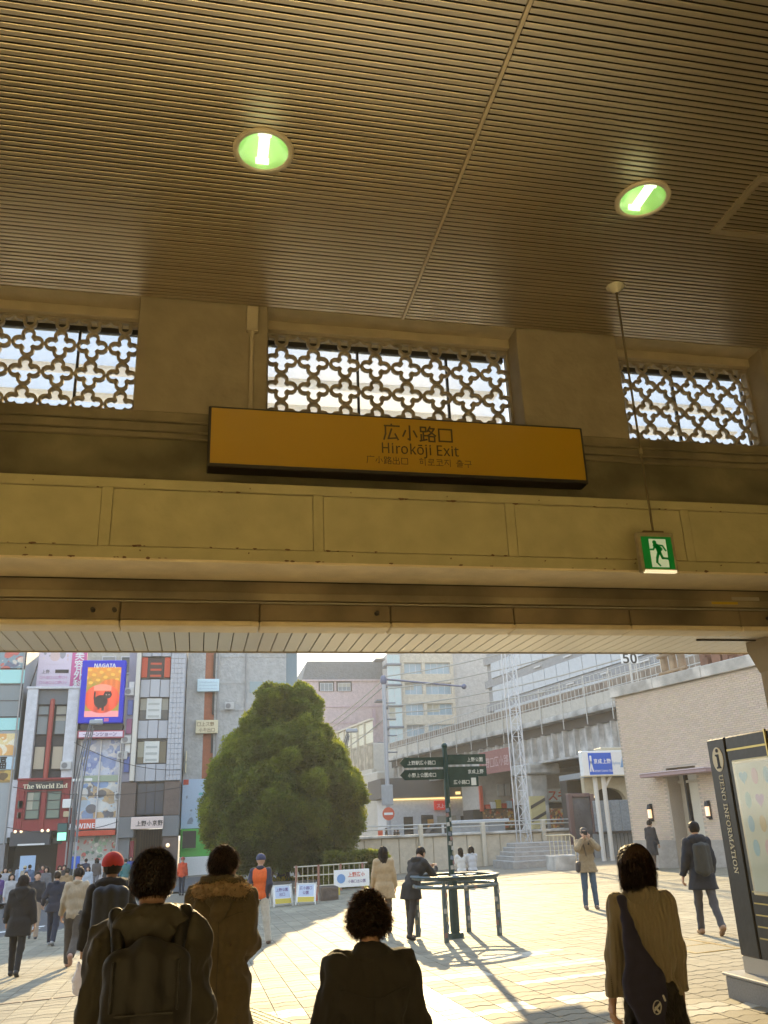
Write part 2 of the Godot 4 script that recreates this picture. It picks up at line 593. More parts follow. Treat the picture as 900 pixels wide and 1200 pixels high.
func hand_form(cell: float, grip: bool) -> Array:    # a right hand hanging from the wrist at the origin: fingers to -y, palm to -x, thumb side to -z
	var key := "hand%.4f%s" % [cell, grip]
	if not forms.has(key):
		var b := [[Vector3(0, .03, 0), Vector3(0, -.02, 0), .025, .024, 1.2]]
		var curl: Array = [65.0, 85.0, 50.0] if grip else [16.0, 30.0, 22.0]
		var len := [.046, .052, .048, .037]
		for i in 4:
			var z := -.031 + .0205 * i
			var p := Vector3(-.004, -.086 + .004 * absf(i - 1.2), z)
			b.append([Vector3(0, -.02, z * .6), p, .014, .0125])
			var ang := 0.0
			for s in 3:
				ang += deg_to_rad(curl[s] + 3.0 * i)
				var q: Vector3 = p + Vector3(-sin(ang), -cos(ang), .02 * (i - 1.3)) * (len[i] * [1.0, .62, .5][s])
				b.append([p, q, .0096 - .0008 * s - (.0012 if i == 3 else 0.0), .0088 - .0009 * s - (.0012 if i == 3 else 0.0)])
				p = q
		var t0 := Vector3(-.006, -.03, -.026)
		var t1 := Vector3(-.022, -.062, -.05) if not grip else Vector3(-.034, -.062, -.04)
		var t2 := Vector3(-.03, -.088, -.056) if not grip else Vector3(-.056, -.074, -.018)
		b.append([t0, t1, .0155, .0115])
		b.append([t1, t2, .0108, .0085])
		forms[key] = blend(b, cell, .0035)
	return forms[key]

func hair_form(style: String, cell: float, sd: int) -> Array:
	var key := "hair%s%.4f%d" % [style, cell, sd]
	if not forms.has(key):
		var cap := [[Vector3(0, .042, .02), Vector3(0, .046, -.008), .089, .084], [Vector3(0, .0, .036), Vector3(0, .01, .0), .078, .08]]
		var clips := [[Vector3(0, -.55, -.84), .036], [Vector3(0, -1, .25), .066]]
		var amp := .0035
		match style:
			"short":
				pass
			"full":
				cap.append_array([[Vector3(0, .07, .0), Vector3(0, .06, -.055), .075, .05], [Vector3(-.05, .03, -.03), Vector3(.05, .03, -.03), .05, .05]])
				amp = .007
			"curly":
				cap.append_array([[Vector3(0, .07, .01), Vector3(0, .05, -.05), .085, .06], [Vector3(-.045, .0, .02), Vector3(.045, .0, .02), .07, .07], [Vector3(0, -.03, .05), Vector3(0, .02, .05), .07, .075]])
				clips = [[Vector3(0, -.5, -.86), .05], [Vector3(0, -1, .2), .09]]
				amp = .010
			"bob":
				cap.append_array([[Vector3(-.066, .03, .02), Vector3(-.082, -.09, .0), .062, .048], [Vector3(.066, .03, .02), Vector3(.082, -.09, .0), .062, .048], [Vector3(-.04, -.03, .055), Vector3(-.05, -.09, .05), .066, .056], [Vector3(.04, -.03, .055), Vector3(.05, -.09, .05), .066, .056], [Vector3(0, .06, .03), Vector3(0, .06, -.02), .088, .08]])
				clips = [[Vector3(0, -.35, -.93), .05], [Vector3(0, -1, 0), .128]]
				amp = .004
			"long":
				cap.append_array([[Vector3(-.05, .02, .03), Vector3(-.07, -.2, .03), .055, .04], [Vector3(.05, .02, .03), Vector3(.07, -.2, .03), .055, .04], [Vector3(0, -.02, .06), Vector3(0, -.3, .075), .06, .045], [Vector3(-.04, -.1, .06), Vector3(-.05, -.3, .07), .05, .035], [Vector3(.04, -.1, .06), Vector3(.05, -.28, .07), .05, .035]])
				clips = [[Vector3(0, -.35, -.93), .05]]
				amp = .01
		forms[key] = blend(cap, cell, .012, clips, amp, Vector3(48, 14, 48) if style != "curly" else Vector3(38, 38, 38), sd)
	return forms[key]

func strands(form: Array, count: int, length: float, wild: float, sd: int, down := 0.8) -> ArrayMesh:   # loose hairs over a hair or fur surface
	var st := SurfaceTool.new()
	st.begin(Mesh.PRIMITIVE_TRIANGLES)
	var r := RandomNumberGenerator.new()
	r.seed = sd
	var V: PackedVector3Array = form[0]
	var N: PackedVector3Array = form[1]
	for i in count:
		var k := r.randi() % V.size()
		var n := N[k]
		var p := V[k] - n * .003
		var flow := (Vector3(r.randf_range(-wild, wild), -down, r.randf_range(-wild, wild)) + n * r.randf_range(.25, .9)).normalized()
		var side := flow.cross(n)
		if side.length() < .05:
			continue
		side = side.normalized() * r.randf_range(.0005, .0011)
		var q := p + flow * length * r.randf_range(.4, .7)
		var e := q + (flow - n * r.randf_range(0.0, .7) + Vector3(r.randf_range(-wild, wild), 0, r.randf_range(-wild, wild)) * .6).normalized() * length * .5
		for t: Array in [[p - side, p + side, q + side * .8], [p - side, q + side * .8, q - side * .8], [q - side * .8, q + side * .8, e]]:
			for v: Vector3 in t:
				st.set_normal(n)
				st.add_vertex(v)
	return st.commit()

func turn_to(d: Vector3, fwd: Vector3) -> Basis:      # -y along d, -z as near fwd as it goes
	var y := -d.normalized()
	var x := y.cross(-fwd).normalized()
	return Basis(x, y, x.cross(y))

# One person. o: H height, legs [thigh L, knee L, thigh R, knee R] degrees, arms [[forward, outward, elbow, inward] L, R], lean, head [yaw, pitch], and the clothes.
func person(called: String, label: String, at: Vector3, yaw: float, o: Dictionary, group := "") -> Dictionary:
	var lod: int = o.get("lod", 1)
	var cell: float = [.012, .019, .032][lod]
	var root := thing(called, label, "person", at, yaw, group)
	var H: float = o.get("H", 1.7)
	var s := H / 1.80
	var wide: float = o.get("wide", 1.0)
	var legs: Array = o.get("legs", [4.0, 4.0, -4.0, 6.0])
	var arms: Array = o.get("arms", [[4.0, 8.0, 14.0, 0.0], [4.0, 8.0, 14.0, 0.0]])
	var lean := deg_to_rad(o.get("lean", 2.0))
	var hd: Array = o.get("head", [0.0, 0.0])
	var stance: float = o.get("stance", .085)
	var sit: float = o.get("sit", 0.0)
	var J := {}
	var low := 0.0
	for k in 2:
		var sx := -1.0 if k == 0 else 1.0
		var th := deg_to_rad(legs[k * 2])
		var kn := deg_to_rad(legs[k * 2 + 1])
		var hip := Vector3(sx * .088, -.03, 0)
		var spread: float = (stance - .088) * sx
		var knee := hip + Vector3(spread * .5, -cos(th) * .43, -sin(th) * .43)
		var ank := knee + Vector3(spread * .5, -cos(th - kn) * .41, -sin(th - kn) * .41)
		J["hip%d" % k] = hip
		J["knee%d" % k] = knee
		J["ank%d" % k] = ank
		var fa := th - kn
		J["fa%d" % k] = fa if fa < -.25 else 0.0
		low = minf(low, ank.y - .075 - (sin(-J["fa%d" % k]) * .06 if fa < -.25 else 0.0))
	var lift := Vector3(0, -low if sit == 0.0 else sit, 0)
	for k in 2:
		for n in ["hip", "knee", "ank"]:
			J[n + str(k)] += lift
	var pel := lift
	var up := Vector3(0, cos(lean), -sin(lean))
	J.pel = pel
	J.waist = pel + up * .16
	J.chest = pel + up * .36
	J.neck = pel + up * .535
	for k in 2:
		var sx := -1.0 if k == 0 else 1.0
		var a: Array = arms[k]
		var sh: Vector3 = pel + up * .49 + Vector3(sx * .165 * wide, 0, 0)
		var fw := deg_to_rad(a[0])
		var ou := deg_to_rad(a[1])
		var d := Vector3(sx * sin(ou), -cos(ou) * cos(fw), -cos(ou) * sin(fw))
		var el := sh + d * .285
		var eb := deg_to_rad(a[2])
		var tw := deg_to_rad(a[3])
		var fd := (d * cos(eb) + (Vector3(0, sin(fw), -cos(fw)) * cos(tw) + Vector3(-sx, 0, 0) * sin(tw)) * sin(eb)).normalized()
		var wr := el + fd * .25
		J["sh%d" % k] = sh
		J["el%d" % k] = el
		J["wr%d" % k] = wr
		J["fd%d" % k] = fd
	var hb := Basis.from_euler(Vector3(deg_to_rad(hd[1]), deg_to_rad(-hd[0]), 0))
	J.head = (J.neck as Vector3) + up * .075 + hb * Vector3(0, .095, -.018)
	var HT := Transform3D(hb, J.head)
	var S := Transform3D(Basis().scaled(Vector3.ONE * s), Vector3.ZERO)
	J.HT = S * HT
	J.root = root
	J.S = S
	J.world = Transform3D(Basis(Vector3.UP, yaw), at)

	# the body itself: one surface of torso, limbs, head and hands
	var bb := [[J.hip0, J.hip1, .085, .085, .9], [pel, J.chest, .095, .105, .75], [J.chest, J.neck, .1, .055, .8], [J.sh0, J.sh1, .045, .045], [J.neck, (J.head as Vector3) + hb * Vector3(0, -.06, .02), .052, .05]]
	for k in 2:
		bb.append_array([[J["sh%d" % k], J["el%d" % k], .046, .038], [J["el%d" % k], J["wr%d" % k], .038, .025], [J["hip%d" % k], J["knee%d" % k], .072, .05], [J["knee%d" % k], J["ank%d" % k], .048, .034], [J["ank%d" % k], (J["ank%d" % k] as Vector3) + Vector3(0, -.035, -.1), .034, .025]])
	var pieces := [[blend(bb, maxf(cell, .024), .012), S], [head_form([.005, .008, .014][lod]), S * HT]]
	for k in 2:
		var fd: Vector3 = J["fd%d" % k]
		var wr: Vector3 = J["wr%d" % k]
		var fwd := Vector3(0, 0, -1) if absf(fd.z) < .85 else Vector3(0, 1, 0)
		if o.has("thumb%d" % k):
			fwd = o["thumb%d" % k]
		var bs := turn_to(fd, fwd)
		if k == 0:
			bs.x = -bs.x
		J["hand%d" % k] = S * Transform3D(bs, wr)
		pieces.append([hand_form([.0035, .005, .009][lod], o.get("grip%d" % k, false)), J["hand%d" % k]])
	var skin := M("skin_%s" % o.get("skin", "light"), {"light": Color(.5, .3, .2), "tan": Color(.38, .21, .13)}[o.get("skin", "light")], .55, 0, "", false)
	put("body", joined(pieces), skin, root)
	if lod < 2 or o.get("eyes", false):
		for sx: float in [-1.0, 1.0]:
			var e := MB.new().ball(Vector3.ZERO, .0095 * s, 5)
			var eye := obj("eye", e, M("eye", Color(.03, .02, .015), .2), root)
			eye.position = J.HT * Vector3(sx * .031, .006, -.0815)

	# clothes
	var top: Dictionary = o.get("top", {})
	var bulk: float = top.get("bulk", .012)
	var hem: float = top.get("hem", .5) * 1.72
	var b := [[J.hip0, J.hip1, .088 + bulk, .088 + bulk, .95], [J.waist + Vector3(-.05, 0, 0), J.waist + Vector3(.05, 0, 0), .1 + bulk, .1 + bulk, .82], [J.chest + Vector3(-.07 * wide, 0, 0), J.chest + Vector3(.07 * wide, 0, 0), .108 + bulk, .108 + bulk, .8], [J.chest, (J.neck as Vector3) + up * -.03, .1 + bulk, .06 + bulk * .6, .85], [J.sh0, J.sh1, .05 + bulk * .8, .05 + bulk * .8], [pel, J.chest, .1 + bulk, .1 + bulk, .8]]
	if hem < pel.y * .86:
		var flare: float = top.get("flare", .03)
		var hz: float = ((J.knee0 as Vector3).z + (J.knee1 as Vector3).z) / 2
		for sx: float in [-1.0, 0.0, 1.0]:
			b.append([pel + Vector3(sx * .07, -.02, 0), Vector3(sx * (.08 + flare), hem - .08, hz * .35), .1 + bulk, .1 + bulk + flare, .95])
	for k in 2:
		b.append([J["sh%d" % k], J["el%d" % k], .053 + bulk * .9, .043 + bulk * .9])
		b.append([J["el%d" % k], (J["wr%d" % k] as Vector3) + (J["fd%d" % k] as Vector3) * top.get("cuff", .005), .043 + bulk * .9, .034 + bulk * .8, 1.0, true])
	var cm := M("top_%s%s" % [(top.get("c", Color(.03, .03, .03)) as Color).to_html(false), top.get("look", "cloth")], top.get("c", Color(.03, .03, .03)), top.get("rough", .9), 0, top.get("look", "cloth"), false)
	var folds: float = top.get("folds", .008)
	var clip := [[Vector3(0, -1, 0), -hem]]
	var shell := blend(b, cell, .016, clip, folds, Vector3(9, 5, 9), o.get("seed", 3))
	var garment := put(top.get("called", "coat"), joined([[shell, S]]), cm, root)
	if lod == 0 and top.get("look", "cloth") == "cloth":
		seams(shell, S, J, hem, garment, top.get("c", Color(.03, .03, .03)))
	var collar: String = top.get("collar", "stand")
	var nk: Vector3 = J.neck
	if collar != "":
		var cb := []
		var rr: float = {"hood": .05, "fur": .045, "scarf": .05, "turtle": .04, "stand": .024}[collar]
		var rad: float = {"hood": .1, "fur": .125, "scarf": .085, "turtle": .072, "stand": .066}[collar]
		var prev := Vector3()
		for i in 11:
			var an := lerpf(-2.5, 2.5, i / 10.0)
			var p: Vector3 = nk + Vector3(sin(an) * rad, (.03 if not collar in ["turtle", "stand"] else (.035 if collar == "stand" else .022)) - .03 * (1.0 - cos(an)) * .5, cos(an) * rad * .8 + .01)
			if collar == "fur":
				p.y += .03
			if i > 0:
				cb.append([prev, p, rr, rr])
			prev = p
		if collar in ["hood", "fur"]:
			cb.append([nk + Vector3(0, -.02, .085), nk + Vector3(0, -.13, .125), .1, .05, .55])
			cb.append([nk + Vector3(-.08, .0, .06), nk + Vector3(0, -.14, .125), .06, .04, .7])
			cb.append([nk + Vector3(.08, .0, .06), nk + Vector3(0, -.14, .125), .06, .04, .7])
		if collar in ["turtle", "stand", "hood"]:
			cb.append([nk + Vector3(0, -.06, .01), nk + Vector3(0, .025, .0), .08, .063])
		var cf := blend(cb, cell * .8, .012, [], folds * .7, Vector3(12, 12, 12), 5)
		put("hood" if collar in ["hood", "fur"] else "collar", joined([[cf, S]]), cm, root)
		if collar == "fur":
			var fb := []
			var pv := Vector3()
			for i in 13:
				var an := lerpf(-2.3, 2.3, i / 12.0)
				var p: Vector3 = nk + Vector3(sin(an) * .165, .035 - .05 * absf(sin(an * .5)), cos(an) * .13 + .02)
				if i > 0:
					fb.append([pv, p, .036, .036])
				pv = p
			var ff := blend(fb, .009, .012, [], .016, Vector3(40, 40, 40), 9)
			var fm := M("fur", Color(.60, .46, .27), .9)
			fm.backlight_enabled = true
			fm.backlight = Color(.8, .6, .35)
			var fur := put("fur_trim", joined([[ff, S]]), fm, root)
			put("hair", strands(ff, 3500, .04, 1.0, 4, .1), fm, fur).scale = Vector3.ONE * s
	var tr: Dictionary = o.get("legwear", {})
	var tb: float = tr.get("bulk", .01)
	var q := [[J.hip0, J.hip1, .086 + tb, .086 + tb, .92], [pel, pel + up * .06, .088 + tb, .085 + tb, .85]]
	for k in 2:
		var an: Vector3 = J["ank%d" % k]
		var kn: Vector3 = J["knee%d" % k]
		q.append([J["hip%d" % k], kn, .078 + tb, .055 + tb])
		q.append([kn, an + (an - kn).normalized() * .015, .053 + tb, .04 + tb * 1.3, 1.0, true])
	put(tr.get("called", "trousers"), joined([[blend(q, cell, .014, [], tr.get("folds", .006), Vector3(8, 7, 8), 11), S]]), M("legwear_%s" % (tr.get("c", Color(.03, .03, .035)) as Color).to_html(false), tr.get("c", Color(.03, .03, .035)), .9, 0, "cloth", false), root)
	var sc: Color = o.get("shoes", Color(.02, .02, .02))
	var sm := M("shoe_%s" % sc.to_html(false), sc, .5)
	if not forms.has("shoe%d" % lod):
		forms["shoe%d" % lod] = blend([[Vector3(0, -.03, .03), Vector3(0, -.045, -.1), .042, .036], [Vector3(0, -.045, -.1), Vector3(0, -.05, -.15), .038, .03], [Vector3(0, .01, .005), Vector3(0, -.03, .01), .043, .042]], [.007, .012, .02][lod], .01, [[Vector3(0, -1, 0), .075]])
	for k in 2:
		put("shoe", joined([[forms["shoe%d" % lod], S * Transform3D(Basis(Vector3.RIGHT, J["fa%d" % k]), J["ank%d" % k])]]), sm, root)
	# hair or headgear
	var hs: String = o.get("hair", "short")
	var hc: Color = o.get("hair_c", Color(.018, .013, .01))
	var hm := M("hair_%s" % hc.to_html(false), hc, .6)
	hm.metallic_specular = .3
	if hs != "none":
		var hf := hair_form(hs, [.006, .009, .015][lod], o.get("seed", 3) % 3)
		var hair := put("hair", joined([[hf, S * HT]]), hm, root)
		if lod == 0:
			var sn := strands(hf, o.get("strands", 1600), o.get("strand", .05), o.get("wild", .5), 21, o.get("fall", .8))
			var lit := M("strand_%s" % hc.to_html(false), Color(hc.r * 1.15 + .004, hc.g * 1.15 + .003, hc.b * 1.15 + .002), .5)  # paler than the hair, some of its sunlit rim put into the colour
			lit.metallic_specular = .35
			lit.backlight_enabled = true
			lit.backlight = Color(.6, .42, .26)
			var sp := put("strand", sn, lit, hair, "stuff")
			sp.transform = S * HT
	if o.has("cap"):
		var c: Dictionary = o.cap
		var cb := [[Vector3(0, .055, .012), Vector3(0, .055, -.012), .1, .096], [Vector3(0, .03, .01), Vector3(0, .03, -.01), .1, .098]]
		var cl := [[Vector3(0, -1, 0), -.02]]
		var cp := [[blend(cb, [.006, .009, .014][lod], .01, cl), S * HT]]
		if c.get("brim", true):
			cp.append([blend([[Vector3(-.035, .03, -.08), Vector3(-.03, .022, -.15), .045, .035], [Vector3(.035, .03, -.08), Vector3(.03, .022, -.15), .045, .035]], .008, .01, [[Vector3(0, 1, 0), .03], [Vector3(0, -1, 0), -.016]]), S * HT])
		put("cap", joined(cp), M("cap_%s" % (c.c as Color).to_html(false), c.c, .8, 0, "cloth", false), root)
	return J

func carried(called: String, label: String, category: String, J: Dictionary, b: Array, cell: float, k: float, m: Material, clips := [], amp := .003) -> MeshInstance3D:   # something a person carries, in that person's own frame
	var o := put(called, joined([[blend(b, cell, k, clips, amp, Vector3(8, 8, 8), 4), J.S]]), m)
	o.transform = J.world
	tag(o, label, category)
	return o

func seams(shell: Array, S: Transform3D, J: Dictionary, hem: float, garment: Node3D, c: Color) -> void:   # stitched ridges down the back, across the yoke and round the hem
	var V: PackedVector3Array = shell[0]
	var nk: Vector3 = J.neck
	var lines := []
	var runs := []
	for i in 16:
		runs.append([0, Vector2(0, lerpf(nk.y - .07, hem + .02, i / 15.0))])
	for i in 13:
		runs.append([1, Vector2(lerpf(-.17, .17, i / 12.0), nk.y - .15 + .02 * cos(i / 12.0 * TAU))])
	for i in 13:
		runs.append([2, Vector2(lerpf(-.15, .15, i / 12.0), hem + .035)])
	var cur := -1
	var path := []
	var b := MB.new()
	for r: Array in runs:
		if r[0] != cur:
			if path.size() > 2:
				b.tube(path, .0032, 5)
			path = []
			cur = r[0]
		var q: Vector2 = r[1]
		var best := Vector3(0, 0, -9)
		for v in V:
			if absf(v.x - q.x) < .014 and absf(v.y - q.y) < .014 and v.z > best.z:
				best = v
		if best.z > -1.0:
			path.append(S * Vector3(q.x, q.y, best.z + .001))
	if path.size() > 2:
		b.tube(path, .0032, 5)
	obj("seam", b, M("seam_%s" % c.to_html(false), Color(c.r * .55, c.g * .55, c.b * .55), .7), garment, "stuff")

# ---------------------------------------------------------------- the station hall
const CEIL := 5.66
func station() -> void:
	var tan := M("ceiling_tan", Color(.69, .61, .465), .35, .88)
	var dark := M("slot_dark", Color(.05, .036, .022), .9)
	var wallm := M("hall_plaster", Color(.365, .305, .20), .85, 0, "plaster")
	var wall_low := M("hall_plaster_low", Color(.29, .25, .14), .85, 0, "stain")
	var olive := M("fascia_paint", Color(.54, .48, .25), .6, 0, "plaster")
	# ceiling: a dark backing with a run of tan slats under it
	var holes := [Vector2(.37, -6.06), Vector2(4.04, -6.1)]
	var roof := MB.new()
	var zc := [-9.3, -6.34, -5.82, 9.3]
	for i in 3:
		var xs := [-9.3, 9.3] if i != 1 else [-9.3, .13, .61, 3.80, 4.28, 9.3]
		for k2 in range(0, xs.size(), 2):
			roof.box(Vector3(xs[k2], CEIL + .05, zc[i]), Vector3(xs[k2 + 1], CEIL + .27, zc[i + 1]))
	for h: Vector2 in holes:
		roof.box(Vector3(h.x - .4, CEIL + .271, h.y - .4), Vector3(h.x + .4, CEIL + .32, h.y + .4))
	var ceiling := obj("ceiling", roof, dark)
	ceiling.set_meta("kind", "structure")
	var z := -8.47
	var rest := MB.new()
	var variants := [tan, M("ceiling_tan_worn", Color(.67, .59, .45), .38, .88), M("ceiling_tan_pale", Color(.71, .63, .485), .33, .88)]
	var k := 0
	while z < 8.8:
		for half in 2:
			var x0: float = -8.9 if half == 0 else 2.214
			var x1: float = 2.166 if half == 0 else 8.9
			if z < -3.7:
				var cut := [x0]
				for h: Vector2 in holes:
					var dz := absf(z + .02 - h.y)
					if dz < .235 and h.x > x0 and h.x < x1:
						var hw := sqrt(.0565 - dz * dz) if dz < .2377 else 0.0
						cut.append_array([h.x - hw, h.x + hw])
				cut.append(x1)
				var drop := rng.randf_range(-.0015, .0015)
				for c in range(0, cut.size(), 2):
					bx("slat", Vector3(cut[c], CEIL - .006 + drop, z), Vector3(cut[c + 1], CEIL + .006 + drop, z + .041), variants[rng.randi() % 3], ceiling, .002)
				k += 1
			else:
				rest.box(Vector3(x0, CEIL - .012, z), Vector3(x1, CEIL + .012, z + .043))
		z += .0605
	obj("slats_over_the_hall", rest, tan, ceiling, "stuff")
	bx("cover_strip", Vector3(2.172, CEIL - .012, -8.5), Vector3(2.208, CEIL + .02, 8.9), M("ceiling_strip", Color(.7, .6, .43), .4, .5), ceiling, .004)
	var hatch := MB.new()
	for e: Array in [[4.98, 5.06, -6.46, -5.6], [5.86, 5.94, -6.46, -5.6], [5.06, 5.86, -6.46, -6.38], [5.06, 5.86, -5.68, -5.6]]:
		hatch.box(Vector3(e[0], CEIL - .024, e[2]), Vector3(e[1], CEIL, e[3]))
	obj("hatch_frame", hatch, M("hatch_tan", Color(.48, .41, .29), .45, .6), ceiling)
	# unseen walls closing the hall, kept dark so little light bounces off them
	for w: Array in [["hall wall of plain brown stone left of the exit", Vector3(-9.3, -2.6, -8.5), Vector3(-9, 5.9, 9)], ["hall wall of plain brown stone right of the exit", Vector3(9, -2.3, -8.5), Vector3(9.3, 5.9, 9)], ["hall wall of plain brown stone facing the exit", Vector3(-9.3, -2.6, 9), Vector3(9.3, 5.9, 9.3)]]:
		tag(bx("hall_wall", w[1], w[2], M("unseen_wall_brown", Color(.11, .09, .065), .6, 0, "stain")), w[0], "wall")
	# front wall with piers between recessed windows
	var wall := thing("front_wall", "tan plaster wall with piers between ornamental windows above the exit", "wall", Vector3(0, 0, -8.5))
	var wins := [[-3.55, -.82], [.60, 3.60], [4.92, 6.95]]
	bx("wall_face", Vector3(-9.3, 3.15, -.5), Vector3(9.3, 3.93, 0), wall_low, wall)
	var piers := [[-9.3, -3.55], [-.82, .60], [3.60, 4.92], [6.95, 9.3]]
	for p: Array in piers:
		bx("pier", Vector3(p[0], 4.22, -.5), Vector3(p[1], CEIL + .2, 0), wallm, wall, .012)
	for w: Array in wins:
		bx("lintel", Vector3(w[0], 5.54, -.5), Vector3(w[1], CEIL + .2, -.26), M("lintel_plaster_lit", Color(.50, .42, .275), .85, 0, "plaster"), wall)  # paler than the piers, light from below put into the plaster colour
	for w: Array in wins:
		bx("recess_soffit", Vector3(w[0], CEIL - .006, -.26), Vector3(w[1], CEIL + .05, .0), M("lintel_plaster_lit"), wall)
	for m: Array in [[3.93, 4.0, .03], [4.0, 4.1, .055], [4.1, 4.22, .08]]:
		bx("moulding", Vector3(-9.3, m[0], -.5), Vector3(9.3, m[1], m[2]), M("moulding_plaster", Color(.36, .30, .18), .85, 0, "stain"), wall, .012)
	# ornamental iron windows
	var iron := M("window_iron", Color(.40, .34, .245), .65, 0, "metal")
	var clover := clover_mesh(.184, .034, .05)
	var wl := ["leftmost ornamental quatrefoil window grille above the exit", "middle ornamental quatrefoil window grille behind the yellow sign", "rightmost ornamental quatrefoil window grille above the exit sign"]
	for w in 3:
		var x0: float = wins[w][0]
		var x1: float = wins[w][1]
		var win := thing("ornamental_window", wl[w], "window", Vector3((x0 + x1) / 2, 4.835, -8.86), 0, "ornamental windows above the exit")
		var hw := (x1 - x0) / 2
		var n := roundi(hw * 2 / .355)
		var dx := hw * 2 / n
		for i in n:
			for j in 4:
				var c := put("quatrefoil", clover, iron, win)
				c.position = Vector3(-hw + dx * (i + .5), -.355 + .355 * j, 0)
				c.scale = Vector3(dx / .355, 1, 1)
		var fr := MB.new()
		fr.box(Vector3(-hw, -.54, -.03), Vector3(hw, -.5, .03)).box(Vector3(-hw, .675, -.02), Vector3(hw, .702, .03))
		fr.box(Vector3(-hw, -.5, -.03), Vector3(-hw + .03, .68, .03)).box(Vector3(hw - .03, -.5, -.03), Vector3(hw, .68, .03))
		obj("frame", fr, iron, win)
		var mul := MB.new()
		mul.box(Vector3(-hw, .64, -.20), Vector3(hw, .72, -.14))
		for i in range(1, int(n / 3) + 1):
			mul.box(Vector3(-hw + dx * 3 * i - .014, -.6, -.19), Vector3(-hw + dx * 3 * i + .014, .64, -.15))
		obj("mullion", mul, M("mullion_black", Color(.03, .028, .025), .5), win)
		for i in int(n / 3) + 1:
			var a := -hw + dx * 3 * i + .014
			var b := minf(-hw + dx * 3 * (i + 1) - .014, hw)
			if b > a + .1:
				bx("pane", Vector3(a, -.6, -.172), Vector3(b, .64, -.168), pane_mat("window_glass", Color(.6, .72, .9), .30), win)
		# white slats behind the glass giving its bright bands, lit through by the sun
		for j in 3:
			var sl := bx("blind_slat", Vector3(-hw, -.38 + j * .36, -.62), Vector3(hw, -.365 + j * .36, -.40), blind(), win)
			sl.rotation.x = 0.0
	# downlights
	var lampx := [[.37, -6.06, "left"], [4.04, -6.1, "right"]]
	var labels := ["round recessed downlight in the slatted ceiling left of the seam", "round recessed downlight in the slatted ceiling above the exit sign rod"]
	var trim: Mesh
	var refl: Mesh
	for i in 2:
		var d := thing("downlight", labels[i], "ceiling light", Vector3(lampx[i][0], CEIL - .02, lampx[i][1]), 0, "downlights in the ceiling")
		var tr := MB.new().lathe(Vector3.ZERO, [Vector2(.215, .02), Vector2(.218, -.002), Vector2(.235, -.012), Vector2(.268, -.006), Vector2(.27, .012)], 40)
		trim = tr.mesh()
		put("trim_ring", trim, M("lamp_trim", Color(.62, .54, .39), .4, .1), d)
		var re := MB.new().lathe(Vector3.ZERO, [Vector2(.0, .135), Vector2(.09, .13), Vector2(.15, .10), Vector2(.19, .05), Vector2(.217, .0)], 40)
		refl = re.mesh()
		var rm := glow("lamp_reflector", Color(.50, .74, .30), .13, Color(.35, .6, .25))  # lamp light on the reflector put into a green glow
		rm.metallic = .15
		rm.roughness = .22
		put("reflector_lamp", refl, rm, d)
		for k3 in 2:
			obj("lamp_tube", MB.new().cyl(Vector3(-.022 + .044 * k3, .035, -.165), Vector3(-.022 + .044 * k3, .035, .165), .026, .026, 12), glow("lamp_tube", Color(1, 1, .88), .8), d)
		for k3: float in [-1.0, 1.0]:
			bx("lamp_socket", Vector3(-.06, .02, .165 * k3 - .012), Vector3(.06, .075, .165 * k3 + .012), glow("lamp_socket", Color(1, 1, .88), .5), d)  # tube ends made to glow, the flare there put into the material
		put("cover_glass", MB.new().lathe(Vector3.ZERO, [Vector2(.0, -.001), Vector2(.216, .0)], 32).mesh(), pane_mat("lamp_cover", Color(.9, 1, .88), .08), d)
		var om := OmniLight3D.new()
		om.name = "downlight_glow"
		om.light_color = Color(.95, 1, .8)
		om.light_energy = .005
		om.light_size = .15
		om.omni_range = 20
		om.omni_attenuation = 2
		om.shadow_enabled = true
		om.position = Vector3(0, -.4, 0)
		d.add_child(om)
	# unseen lamps over the hall behind the eye, placed to light floor and ceiling
	for row in 3:
		for c in 4:
			var d := thing("downlight", "recessed downlight over the hall behind, %s row from the exit, %s from left" % [["first", "second", "third"][row], ["first", "second", "third", "fourth"][c]], "ceiling light", Vector3(-6.9 + 3.65 * c, CEIL - .02, 4.0 + 2.0 * row), 0, "downlights over the hall behind")
			put("trim_ring", trim, M("lamp_trim"), d)
			put("reflector_lamp", refl, M("lamp_reflector"), d)
			var sp := SpotLight3D.new()
			sp.name = "unseen_lamp_beam"
			sp.light_color = Color(1, .93, .74)
			sp.light_energy = 46.0
			sp.light_size = .2
			sp.spot_angle = 44
			sp.spot_range = 30
			sp.spot_attenuation = 2
			sp.shadow_enabled = true
			sp.position = Vector3(0, -.08, 0)
			sp.rotation.x = -PI / 2
			d.add_child(sp)
	# the exit sign on its rod
	var ex := thing("exit_sign", "hanging green running man exit sign on a long rod", "exit sign", Vector3(4.43, 2.5, -7.49))
	var cas := M("sign_case", Color(.42, .35, .2), .5, 0, "metal")
	bx("case", Vector3(-.2, -.215, -.04), Vector3(.2, .2, .03), cas, ex, .008)
	obj("rod", MB.new().cyl(Vector3(0, .2, 0), Vector3(0, CEIL - 2.5 - .03, 0), .012, .012, 8), M("rod_metal", Color(.2, .16, .09), .45, .6), ex)
	obj("rod_coupling", MB.new().cyl(Vector3(0, 1.08, 0), Vector3(0, 1.14, 0), .02, .02, 8), M("sign_case"), ex)
	bx("bracket", Vector3(-.11, .2, -.02), Vector3(.11, .222, .012), M("rod_metal"), ex)
	obj("ceiling_cup", MB.new().lathe(Vector3(0, CEIL - 2.5, 0), [Vector2(.02, -.1), Vector2(.05, -.08), Vector2(.06, -.05), Vector2(.1, -.03), Vector2(.105, -.012)], 20), M("cup_white", Color(.62, .58, .45), .5), ex)
	bx("lamp_strip", Vector3(-.17, -.225, .0), Vector3(.17, -.20, .045), glow("strip_lamp", Color(1, .9, .7), .3), ex)
